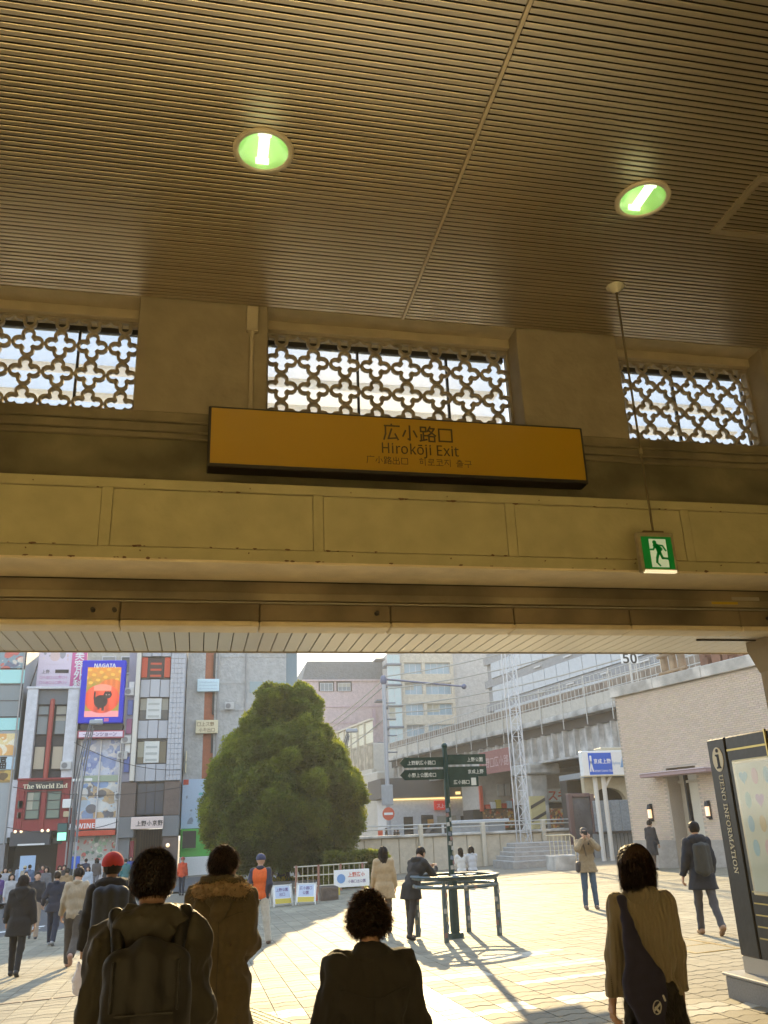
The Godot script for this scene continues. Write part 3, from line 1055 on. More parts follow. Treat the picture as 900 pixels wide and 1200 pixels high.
	bx("sign_face", Vector3(-.165, -.185, .03), Vector3(.165, .15, .034), glow("exit_green", Color(.0, .28, .06), .18, Color(.0, .27, .06)), ex)
	bx("doorway_print", Vector3(-.085, -.17, .034), Vector3(.1, .125, .037), glow("exit_white", Color(.75, .85, .7), .13, Color(.68, .72, .6)), ex)
	var man := MB.new()
	var T := Transform3D(Basis(), Vector3(0, 0, .037))
	var disc := PackedVector2Array()
	for i in 14:
		disc.append(Vector2(-.028, .088) + Vector2(cos(TAU * i / 14), sin(TAU * i / 14)) * .022)
	man.prism(disc, T, .003)
	for l: Array in [[-.028, .055, .03, .02, .022], [-.01, .055, .012, -.02, .022], [-.02, .058, -.05, .012, .01], [-.05, .012, -.082, .012, .009], [.0, .06, .055, .055, .009], [.055, .055, .085, .005, .009], [.005, -.01, -.02, -.075, .014], [-.02, -.075, -.028, -.12, .012], [-.028, -.12, .002, -.155, .008], [.015, -.01, .04, -.075, .014], [.04, -.075, .105, -.08, .011], [.1, -.08, .115, -.11, .008]]:
		limb(man, Vector2(l[0], l[1]), Vector2(l[2], l[3]), l[4], T)
	obj("running_man", man, M("exit_green"), ex)
	# the yellow direction sign
	var ys := thing("direction_sign", "long yellow exit sign with dark frame and Japanese lettering", "sign", Vector3(2.05, 3.83, -8.2))
	bx("sign_case", Vector3(-2.075, -.34, -.14), Vector3(2.075, .345, .06), M("sign_black", Color(.03, .026, .022), .45), ys, .01)
	bx("sign_face", Vector3(-2.045, -.30, .06), Vector3(2.045, .32, .066), M("sign_yellow", Color(.42, .245, .010), .3, 0, ""), ys)
	var ink := M("sign_ink", Color(.085, .06, .018), .6)
	var b := MB.new()
	kanji(b, "広小路口", xf(Vector3(-.24, .055, .067)), .19, 1.0)
	kanji(b, "广小路出口", xf(Vector3(-.43, -.225, .067)), .088, .85)
	kanji(b, "히로코지", xf(Vector3(.14, -.225, .067)), .088, .8)
	kanji(b, "출구", xf(Vector3(.55, -.225, .067)), .088, .8)
	obj("lettering", b, ink, ys)
	letters("Hirokōji Exit", .115, ink, ys, xf(Vector3(.16, -.04, .068)))
	for x in [-1.4, 1.4]:
		bx("bracket", Vector3(x - .03, -.1, -.3), Vector3(x + .03, .1, -.14), M("sign_black"), ys)
	# conduit with a junction box down to the sign
	var co := thing("cable_conduit", "white cable conduit with junction box running down the pier", "conduit", Vector3(.42, 5.2, -8.5))
	bx("junction_box", Vector3(-.065, .1, 0), Vector3(.065, .42, .07), M("conduit_paint", Color(.5, .43, .3), .5), co, .006)
	obj("pipe", MB.new().cyl(Vector3(0, .1, .03), Vector3(0, -1.0, .03), .024, .024, 10), M("conduit_paint"), co)
	# a tangle of wire on the moulding at the right
	var wire := MB.new()
	var pth := []
	for i in 60:
		pth.append(Vector3(7.0 + .14 * cos(i * 1.1) + i * .001, 4.36 + .10 * sin(i * 1.1 + i * .03), -8.42 + .004 * i))
	wire.tube(pth, .008, 5)
	tag(obj("wire_coil", wire, M("wire_dark", Color(.05, .04, .03), .6)), "coil of dark wire on the moulding beside the rightmost grille", "wire")
	# lower fascia of panels between battens
	var fa := thing("fascia_beam", "olive painted panelled fascia beam across the top of the exit", "beam", Vector3(0, 0, -7.9))
	bx("beam_core", Vector3(-9, 2.44, -.55), Vector3(9, 3.19, -.03), olive, fa)
	var x := -8.93
	while x < 8.9:
		bx("panel", Vector3(x + .054, 2.546, -.03), Vector3(minf(x + 1.946, 9), 3.114, .004 + .004 * (int(x * 3) % 2)), olive, fa, .004)
		bx("batten", Vector3(x - .05, 2.54, -.03), Vector3(x + .05, 3.12, .014), olive, fa, .004)
		x += 2.0
	var bolts := MB.new()
	var bt := -8.6
	while bt < 8.6:
		for by: float in [2.5, 3.16]:
			bolts.cyl(Vector3(bt, by, .01), Vector3(bt, by, .03), .007, .005, 7)
		bt += 1.0
	obj("bolt_heads", bolts, M("bolt_rust", Color(.16, .09, .04), .7), fa, "stuff")
	var chips := MB.new()
	for i in 110:                                              # flaked paint along the joints and the lower edge
		var e := rng.randi() % 4
		var cx := rng.randf_range(-3.5, 8.5)
		var cy: float = [2.545, 3.118, 2.43, rng.randf_range(2.56, 3.1)][e]
		if e == 3:
			continue
		var poly := PackedVector2Array()
		var rad := rng.randf_range(.006, .022)
		for q in 7:
			poly.append(Vector2(cos(TAU * q / 7) * rad * rng.randf_range(.6, 2.2), sin(TAU * q / 7) * rad * rng.randf_range(.4, .8)))
		if not Geometry2D.triangulate_polygon(poly).is_empty():
			chips.prism(poly, xf(Vector3(cx, cy, .0142 + .0001 * i)), .0012)
	obj("flaked_paint", chips, M("bolt_rust"), fa, "stuff")
	bx("top_rail", Vector3(-9, 3.12, -.03), Vector3(9, 3.22, .022), olive, fa, .008)
	bx("bottom_rail", Vector3(-9, 2.42, -.03), Vector3(9, 2.54, .014), olive, fa, .008)
	bx("soffit", Vector3(-9, 2.40, -.6), Vector3(9, 2.438, .012), M("soffit_cream", Color(.88, .74, .48), .5, 0, "plaster"), fa, .008)
	# shutter slot and stone lintel
	var sl := thing("shutter_lintel", "brown stained shutter lintel with pale rail under the fascia", "lintel", Vector3(0, 0, -8.5))
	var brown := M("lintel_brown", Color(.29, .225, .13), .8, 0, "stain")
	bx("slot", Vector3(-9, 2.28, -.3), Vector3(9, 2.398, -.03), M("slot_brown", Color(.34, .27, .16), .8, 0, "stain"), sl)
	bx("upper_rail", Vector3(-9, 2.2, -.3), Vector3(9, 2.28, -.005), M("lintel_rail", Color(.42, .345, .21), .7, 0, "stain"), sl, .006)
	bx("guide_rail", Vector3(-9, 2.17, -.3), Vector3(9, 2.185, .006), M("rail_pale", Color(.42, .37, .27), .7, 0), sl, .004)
	bx("header", Vector3(-9, 1.99, -.5), Vector3(9, 3.16, -.302), M("slot_dark"), sl)  # unseen board behind the slot, keeps daylight from leaking in
	x = -8.9
	while x < 8.9:
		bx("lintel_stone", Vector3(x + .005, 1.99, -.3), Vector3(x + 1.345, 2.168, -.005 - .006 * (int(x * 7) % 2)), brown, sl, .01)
		bx("lower_stone", Vector3(x + .005, 1.93, -.3), Vector3(x + 1.345, 1.988, .0), M("soffit_cream"), sl, .012)
		x += 1.35
	bx("conduit_box", Vector3(5.9, 2.29, -.1), Vector3(6.25, 2.33, -.02), M("rail_pale"), sl)
	bx("hazard_tape", Vector3(5.62, 2.235, -.004), Vector3(5.95, 2.265, .001), M("tape_yellow", Color(.6, .4, .03), .5), sl)
	for xx: float in [-1.05, -.85, 1.75, 6.3]:
		obj("hook", MB.new().cyl(Vector3(xx, 2.08, -.02), Vector3(xx, 2.08, .05), .025, .02, 8), M("wire_dark"), sl)
	# entrance canopy of slats running out to the plaza
	var ca := thing("canopy", "white slatted entrance canopy soffit beyond the lintel", "canopy", Vector3(0, 0, -8.8))
	var white := M("canopy_white", Color(.84, .78, .64), .30, .55)
	bx("canopy_top", Vector3(-9, 2.0, -1.15), Vector3(9, 2.35, 0), M("slot_dark"), ca)
	var cv := [white, M("canopy_white_dull", Color(.80, .74, .61), .33, .55)]
	x = -5.0
	while x < 8.4:
		bx("slat", Vector3(x, 1.965, -1.15), Vector3(x + .142, 1.999, .0), cv[int(x * 13) & 1], ca, .004)
		x += .152
	bx("edge_trim", Vector3(-9, 1.955, -1.19), Vector3(9, 2.38, -1.15), M("canopy_edge", Color(.35, .3, .22), .5), ca, .005)
	bx("light_slot", Vector3(5.75, 1.95, -.34), Vector3(6.6, 1.964, -.31), M("slot_dark"), ca)
	# stone pillar at the right of the exit
	var pi := thing("stone_pillar", "tan stone pillar at the right side of the exit", "pillar", Vector3(7.15, 0, -8.9))
	var y := -1.8
	var i := 0
	while y < 1.9:
		var top := minf(y + .92, 1.95)
		bx("stone_block", Vector3(-.5, y + .006, -.42), Vector3(1.8, top - .006, .42), M("pillar_stone", Color(.34, .26, .15), .75, 0, "plaster"), pi, .02)
		y += .92
	bx("core", Vector3(-.48, -2.0, -.4), Vector3(1.78, 1.955, .4), M("slot_dark"), pi)
	var cp := PackedVector2Array([Vector2(-.62, 1.962), Vector2(-.62, 1.86), Vector2(-.5, 1.6), Vector2(-.49, 1.6), Vector2(-.49, 1.962)])
	obj("bracket", MB.new().prism(cp, xf(Vector3(0, 0, -.42)), .84), M("pillar_stone"), pi)

func blind() -> StandardMaterial3D:
	if not mats.has("blind_white"):
		var m := M("blind_white", Color(.9, .92, .94), .7)
		m.backlight_enabled = true
		m.backlight = Color(1.1, 1.1, 1.1)
	return mats["blind_white"]

func limb(b: MB, p: Vector2, q: Vector2, r: float, t: Transform3D) -> void:
	var pl := PackedVector2Array()
	var an := (q - p).angle()
	for i in 8:
		var a := an - PI / 2 + PI * i / 7
		pl.append(q + Vector2(cos(a), sin(a)) * r)
	for i in 8:
		var a := an + PI / 2 + PI * i / 7
		pl.append(p + Vector2(cos(a), sin(a)) * r)
	b.prism(pl, t, .003)

func clover_mesh(size: float, w: float, depth: float) -> ArrayMesh:      # four three-quarter rings that run into one another
	var b := MB.new()
	var r := size * .34
	var c := size * .535
	var pts := []
	for l in 4:
		var mid := TAU * l / 4
		for i in 9:
			var a := mid + lerpf(-2.25, 2.25, i / 8.0)
			pts.append(Vector2(cos(mid), sin(mid)) * c + Vector2(cos(a), sin(a)) * r)
	var n := pts.size()
	var inn := []
	var outp := []
	for i in n:
		var t: Vector2 = (pts[(i + 1) % n] - pts[(i + n - 1) % n]).normalized()
		var nn := Vector2(t.y, -t.x)
		inn.append(pts[i] - nn * w * .5)
		outp.append(pts[i] + nn * w * .5)
	for i in n:
		var j := (i + 1) % n
		for z: float in [-depth / 2, depth / 2]:
			b.quad(Vector3(inn[i].x, inn[i].y, z), Vector3(outp[i].x, outp[i].y, z), Vector3(outp[j].x, outp[j].y, z), Vector3(inn[j].x, inn[j].y, z), Vector3(0, 0, z))
		var o: Vector2 = outp[i] - inn[i]
		b.quad(Vector3(outp[i].x, outp[i].y, -depth / 2), Vector3(outp[j].x, outp[j].y, -depth / 2), Vector3(outp[j].x, outp[j].y, depth / 2), Vector3(outp[i].x, outp[i].y, depth / 2), Vector3(o.x, o.y, 0))
		b.quad(Vector3(inn[i].x, inn[i].y, -depth / 2), Vector3(inn[j].x, inn[j].y, -depth / 2), Vector3(inn[j].x, inn[j].y, depth / 2), Vector3(inn[i].x, inn[i].y, depth / 2), Vector3(-o.x, -o.y, 0))
	return b.mesh()

# ---------------------------------------------------------------- ground
func ground() -> void:
	var st := SurfaceTool.new()
	st.begin(Mesh.PRIMITIVE_TRIANGLES)
	var xs := [-300.0, -120.0, -60.0, -25.0, -12.0, 0.0, 11.0, 22.0, 60.0, 150.0, 300.0]
	var zs := [60.0, 20.0, 0.0, -20.0, -42.0, -80.0, -160.0, -300.0, -600.0]
	for i in xs.size() - 1:
		for j in zs.size() - 1:
			for k: Array in [[0, 0], [1, 1], [1, 0], [0, 0], [0, 1], [1, 1]]:
				var x: float = xs[i + k[0]]
				var z: float = zs[j + k[1]]
				st.add_vertex(Vector3(x, gy(x, z) - .015, z))
	st.generate_normals()
	var g := put("ground", st.commit(), M("plaza_bed", Color(.22, .195, .145), .85, 0, "concrete"))
	g.set_meta("kind", "structure")
	pavers()
	sheet(-9, 9, -7.3, .6, .006, M("unseen_floor_dark", Color(.21, .18, .13), .5, 0, "concrete"), "floor").set_meta("kind", "structure")  # unseen floor, kept dark to cut the bounce onto the ceiling by the wall
	sheet(-9, 9, .6, 9, .006, M("unseen_floor_pale", Color(.42, .37, .27), .6, 0, "concrete"), "floor").set_meta("kind", "structure")  # unseen floor, paler so the lamps over it bounce more light up
	var road := sheet(-60, 2.2, -61.2, -46.5, .004, M("asphalt", Color(.075, .075, .078), .85, 0, "grain"), "road")
	road.set_meta("kind", "structure")

func sheet(x0: float, x1: float, z0: float, z1: float, above: float, m: Material, called := "sheet", parent: Node3D = null) -> MeshInstance3D:
	var st := SurfaceTool.new()
	st.begin(Mesh.PRIMITIVE_TRIANGLES)
	for k: Array in [[0, 0], [1, 0], [1, 1], [0, 0], [1, 1], [0, 1]]:
		var x := x0 if k[0] == 0 else x1
		var z := z0 if k[1] == 0 else z1
		st.add_vertex(Vector3(x, gy(x, z) + above, z))
	st.generate_normals()
	return put(called, st.commit(), m, parent)

func paver_mesh(sd: int) -> ArrayMesh:              # a strip paver with waved long edges, 0.33 by 0.25
	var b := MB.new()
	var up := []
	var dn := []
	var n := 8
	var w := .1605
	for i in n + 1:
		var x := lerpf(-w, w, i / float(n))
		var wave := .028 * sin(TAU * (i / float(n)) * 1.5 + sd * PI)
		up.append(Vector3(x, 0, -.1205 + wave))
		dn.append(Vector3(x, 0, .1205 + wave))
	var c := .006
	for i in n:
		b.quad(up[i] + Vector3(0, 0, c), up[i + 1] + Vector3(0, 0, c), dn[i + 1] - Vector3(0, 0, c), dn[i] - Vector3(0, 0, c), Vector3.UP)
		for e: Array in [[up, -1.0], [dn, 1.0]]:
			var p: Vector3 = e[0][i]
			var q: Vector3 = e[0][i + 1]
			var s: Vector3 = Vector3(0, 0, -c * e[1])
			b.quad(p + s, q + s, q + Vector3(0, -c, 0), p + Vector3(0, -c, 0), Vector3(0, 1, e[1]))
			b.quad(p + Vector3(0, -c, 0), q + Vector3(0, -c, 0), q + Vector3(0, -.04, 0), p + Vector3(0, -.04, 0), Vector3(0, 0, e[1]))
	for s in [0, n]:
		var o := Vector3(-1 if s == 0 else 1, 0, 0)
		b.quad(up[s], dn[s], dn[s] + Vector3(0, -.04, 0), up[s] + Vector3(0, -.04, 0), o)
	return b.mesh()

func pavers() -> void:
	var pav := Node3D.new()
	pav.name = "pavement"
	pav.set_meta("kind", "structure")
	add_child(pav)
	var meshes := [paver_mesh(0), paver_mesh(0)]
	var tones := []
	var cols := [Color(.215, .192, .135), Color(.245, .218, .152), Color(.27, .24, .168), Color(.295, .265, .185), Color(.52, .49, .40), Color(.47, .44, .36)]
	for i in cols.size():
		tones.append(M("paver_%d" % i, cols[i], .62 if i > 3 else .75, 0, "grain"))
	var wear := FastNoiseLite.new()
	wear.seed = 4
	wear.frequency = .35
	var cells := []
	var vis := []
	for i in range(-26, 58):
		for j in range(0, 122):
			var x := .165 + i * .33
			var z := -7.45 - j * .25
			if x > 5.2 + (-z - 8.0) * .62 or x < -1.2 + (-z - 8.0) * -.36 or z < -36:
				continue
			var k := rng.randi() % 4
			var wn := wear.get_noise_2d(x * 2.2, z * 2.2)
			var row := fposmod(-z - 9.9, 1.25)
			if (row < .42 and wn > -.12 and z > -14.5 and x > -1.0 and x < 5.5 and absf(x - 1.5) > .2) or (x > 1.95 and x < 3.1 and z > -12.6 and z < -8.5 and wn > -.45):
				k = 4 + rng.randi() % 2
			cells.append([x, z, k])
	for c in cells.size():
		var x: float = cells[c][0]
		var z: float = cells[c][1]
		var u := x / -z
		if z < -9.4 and z > -14.0 and u > -.20 and u < .60:
			vis.append(c)
	vis.sort_custom(func(a, b): return cells[a][1] > cells[b][1])
	var single := {}
	for i in mini(300, vis.size()):
		single[vis[i]] = true
	var many := []
	var slope := Basis(Vector3(1, .035, 0).normalized(), Vector3(-.035, 1, -.0185).normalized(), Vector3(0, .0185, 1).normalized())
	for c in cells.size():
		var x: float = cells[c][0]
		var z: float = cells[c][1]
		var t := Transform3D(slope.rotated(Vector3.RIGHT, rng.randf_range(-.006, .006)), Vector3(x, gy(x, z) + rng.randf_range(-.002, .002), z))
		if single.has(c):
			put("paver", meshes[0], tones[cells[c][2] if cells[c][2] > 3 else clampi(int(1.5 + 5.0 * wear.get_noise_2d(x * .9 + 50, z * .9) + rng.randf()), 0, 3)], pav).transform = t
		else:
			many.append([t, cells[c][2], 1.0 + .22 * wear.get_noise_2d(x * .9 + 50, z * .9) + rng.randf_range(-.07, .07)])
	var pm := M("paver_mixed", Color(1, 1, 1), .72, 0, "grain")
	pm.vertex_color_use_as_albedo = true
	var mm := MultiMesh.new()
	mm.transform_format = MultiMesh.TRANSFORM_3D
	mm.use_colors = true
	mm.mesh = meshes[0]
	mm.instance_count = many.size()
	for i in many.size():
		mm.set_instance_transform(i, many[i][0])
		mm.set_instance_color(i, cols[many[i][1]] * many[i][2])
	var mi := MultiMeshInstance3D.new()
	mi.name = "pavers_farther_off"
	mi.multimesh = mm
	mi.material_override = pm
	mi.set_meta("kind", "stuff")
	pav.add_child(mi)
	# drain cover line, tactile bars, inspection cover
	var dr := Node3D.new()
	dr.name = "drain_channel"
	add_child(dr)
	tag(dr, "narrow brown drain channel cover across the paving at the left", "drain")
	for i in 14:
		var x := -5.5 + i * .42
		var o := bx("cover_segment", Vector3(-.2, -.01, -.05), Vector3(.2, .008, .05), M("drain_brown", Color(.25, .185, .115), .7, 0, "grain"), dr, .004)
		o.transform = Transform3D(slope, Vector3(x, gy(x, -14.76) + .002, -14.76))
	var tac := Node3D.new()
	tac.name = "tactile_paving"
	add_child(tac)
	tag(tac, "pale ribbed tactile guide paving running beside the long parka", "tactile paving")
	var dirn := Vector2(.40, 1.44).normalized()
	for i in 16:
		var p := Vector2(.35, -12.9) + dirn * .31 * i
		var t := Transform3D(slope * Basis(Vector3.UP, atan2(dirn.x, dirn.y)), Vector3(p.x, gy(p.x, p.y) + .004, p.y))
		var o := bx("tile", Vector3(-.15, -.01, -.15), Vector3(.15, .002, .15), M("tactile_yellow", Color(.55, .45, .22), .7, 0, "grain"), tac, .003)
		o.transform = t
		var bars := MB.new()
		for k in 4:
			bars.box(Vector3(-.125 + k * .075, .002, -.14), Vector3(-.095 + k * .075, .008, .14), Transform3D(), .003)
		obj("raised_bar", bars, M("tactile_yellow"), o)
	var ic := thing("inspection_cover", "rectangular brass framed inspection cover set in the paving near the backpack walker", "cover", Vector3(7.15, gy(7.15, -12.8) + .004, -12.8))
	ic.basis = slope
	var fr := MB.new()
	for e: Array in [[-.36, -.3, -.75, .75], [.3, .36, -.75, .75], [-.3, .3, -.75, -.7], [-.3, .3, .7, .75], [-.3, .3, -.03, .03]]:
		fr.box(Vector3(e[0], -.01, e[2]), Vector3(e[1], .004, e[3]))
	obj("frame", fr, M("brass", Color(.6, .45, .2), .35, .8), ic)
	bx("lid", Vector3(-.3, -.01, -.7), Vector3(.3, 0, -.03), M("paver_1"), ic)
	bx("lid", Vector3(-.3, -.01, .03), Vector3(.3, 0, .7), M("paver_1"), ic)

# ---------------------------------------------------------------- the street across the plaza (fronts at z = -62 and -66)
func ab(called: String, p: Node3D, x0: float, y0: float, z0: float, x1: float, y1: float, z1: float, m: Material, ch := 0.0) -> MeshInstance3D:
	var lo := Vector3(minf(x0, x1), minf(y0, y1), minf(z0, z1))
	var hi := Vector3(maxf(x0, x1), maxf(y0, y1), maxf(z0, z1))
	var c := (lo + hi) / 2
	var o := bx(called, lo - c, hi - c, m, p, ch)
	o.position = c - p.position
	return o

func win(p: Node3D, x0: float, y0: float, x1: float, y1: float, z: float, frame: Material, glass: Material, cols := 1, rows := 1) -> MeshInstance3D:
	var c := Vector3((x0 + x1) / 2, (y0 + y1) / 2, z)
	var w := (x1 - x0) / 2
	var h := (y1 - y0) / 2
	var b := MB.new()
	var t := .06
	b.box(Vector3(-w, h - t, -.08), Vector3(w, h, .05)).box(Vector3(-w, -h, -.08), Vector3(w, -h + t, .07))
	b.box(Vector3(-w, -h + t, -.08), Vector3(-w + t, h - t, .05)).box(Vector3(w - t, -h + t, -.08), Vector3(w, h - t, .05))
	for i in range(1, cols):
		var x := lerpf(-w, w, float(i) / cols)
		b.box(Vector3(x - t * .45, -h + t, -.06), Vector3(x + t * .45, h - t, .04))
	for i in range(1, rows):
		var y := lerpf(-h, h, float(i) / rows)
		b.box(Vector3(-w + t, y - t * .45, -.055), Vector3(w - t, y + t * .45, .035))
	var f := obj("window", b, frame, p)
	f.position = c - p.position
	bx("pane", Vector3(-w + t, -h + t, .002), Vector3(w - t, h - t, .014), glass, f)
	var pick := fposmod(x0 * 7.31 + y0 * 3.77, 1.0)
	if pick < .45 and h > .4:                                   # a blind half let down inside
		bx("blind", Vector3(-w + t, h - t - (h * (.5 + 2.2 * pick)), .0145), Vector3(w * (1.0 if pick < .25 else .1) - t, h - t, .017), M("blind_%d" % int(pick * 6), Color(.30 + .25 * pick, .30 + .2 * pick, .29), .7), f)
	return f

func art(key: String, w: int, h: int, sd: int, back: Color, cols: Array, count: int, big: float) -> ImageTexture:    # a busy printed picture: soft blots of the given inks
	var im := Image.create(w, h, false, Image.FORMAT_RGB8)
	im.fill(back.linear_to_srgb())
	var r := RandomNumberGenerator.new()
	r.seed = sd
	for i in count:
		var c: Color = (cols[r.randi() % cols.size()] as Color).linear_to_srgb()
		var cx := r.randf() * w
		var cy := r.randf() * h
		var sz := lerpf(.012, big, pow(r.randf(), 3.0))
		var rx := sz * w
		var ry := sz * w * r.randf_range(.5, 1.8)
		var a := r.randf() * PI
		for y in range(maxi(0, int(cy - rx - ry)), mini(h, int(cy + rx + ry) + 1)):
			for x in range(maxi(0, int(cx - rx - ry)), mini(w, int(cx + rx + ry) + 1)):
				var d := Vector2(x - cx, y - cy).rotated(a) / Vector2(rx, ry)
				if d.length_squared() < 1.0:
					im.set_pixel(x, y, im.get_pixel(x, y).lerp(c, .85))
	return ImageTexture.create_from_image(im)

func print_mat(key: String, t: Texture2D, rough := .35, emit := 0.0) -> StandardMaterial3D:
	if not mats.has(key):
		var m := M(key, Color(1, 1, 1), rough)
		m.albedo_texture = t
		m.texture_repeat = false
		if emit > 0.0:
			m.emission_enabled = true
			m.emission_texture = t
			m.emission = Color.WHITE
			m.emission_operator = BaseMaterial3D.EMISSION_OP_MULTIPLY
			m.emission_energy_multiplier = emit
			m.albedo_color = Color(.08, .08, .08)
	return mats[key]

func picture(called: String, p: Node3D, x0: float, y0: float, x1: float, y1: float, z: float, m: Material) -> MeshInstance3D:
	var o := put(called, flat_uv(x1 - x0, y1 - y0), m, p)
	o.position = Vector3((x0 + x1) / 2, (y0 + y1) / 2, z) - p.position
	return o

func words(p: Node3D, text: String, x: float, y: float, z: float, size: float, m: Material, weight := 1.0, down := false) -> MeshInstance3D:
	var b := MB.new()
	kanji(b, text, Transform3D(), size, weight, 1.05, down, .02)
	var o := obj("lettering", b, m, p, "stuff")
	o.position = Vector3(x, y, z) - p.position
	return o

func pumpkin_picture() -> ImageTexture:               # the screen: an orange pumpkin with a dark cat sitting before it
	var w := 110
	var h := 168
	var im := Image.create(w, h, false, Image.FORMAT_RGB8)
	for y in h:
		for x in w:
			var u := float(x) / w
			var v := float(y) / h
			var c := Color(.75, .30, .05).lerp(Color(.35, .28, .05), clampf(v * 2.2 + .25 * sin(u * 23) * sin(v * 31), 0, 1))
			if sin(u * 17 + v * 9) * sin(v * 37 - u * 5) > .45 and v < .42:
				c = Color(.9, .5, .08)
			if v > .88:
				c = Color(.85, .32, .36)
			var q := Vector2((u - .72) / .36, (v - .40) / .16)
			if q.length() < 1.0:
				c = Color(.85, .22, .05) * (1.05 - .3 * absf(sin(q.x * 7)))
			q = Vector2((u - .48) / .52, (v - .63) / .29)
			if q.length() < 1.0:
				c = Color(.95, .11, .05) * (1.1 - .38 * pow(absf(sin(q.x * 5.2)), 3) - .25 * maxf(q.y, 0))
				if q.y < -.55 and absf(q.x) < .5:
					c = c.lerp(Color(1, .55, .4), .5)
			var cat := Vector2((u - .45) / .2, (v - .69) / .13).length() < 1.0 or Vector2((u - .64) / .12, (v - .56) / .07).length() < 1.0 or (absf(u - .52) < .035 and v > .7 and v < .87) or (absf(u - .40) < .03 and v > .7 and v < .85)
			cat = cat or (v > .475 and v < .56 and absf(u - .565) < (v - .475) * .6) or (v > .475 and v < .56 and absf(u - .72) < (v - .475) * .6) or Vector2((u - .26) / .03, (v - .58) / .1).length() < 1.0
			if cat:
				c = Color(.03, .018, .02)
				if Vector2((u - .60) / .016, (v - .555) / .011).length() < 1.0 or Vector2((u - .68) / .016, (v - .555) / .011).length() < 1.0:
					c = Color(.9, .6, .5)
			im.set_pixel(x, y, c.linear_to_srgb())
	return ImageTexture.create_from_image(im)

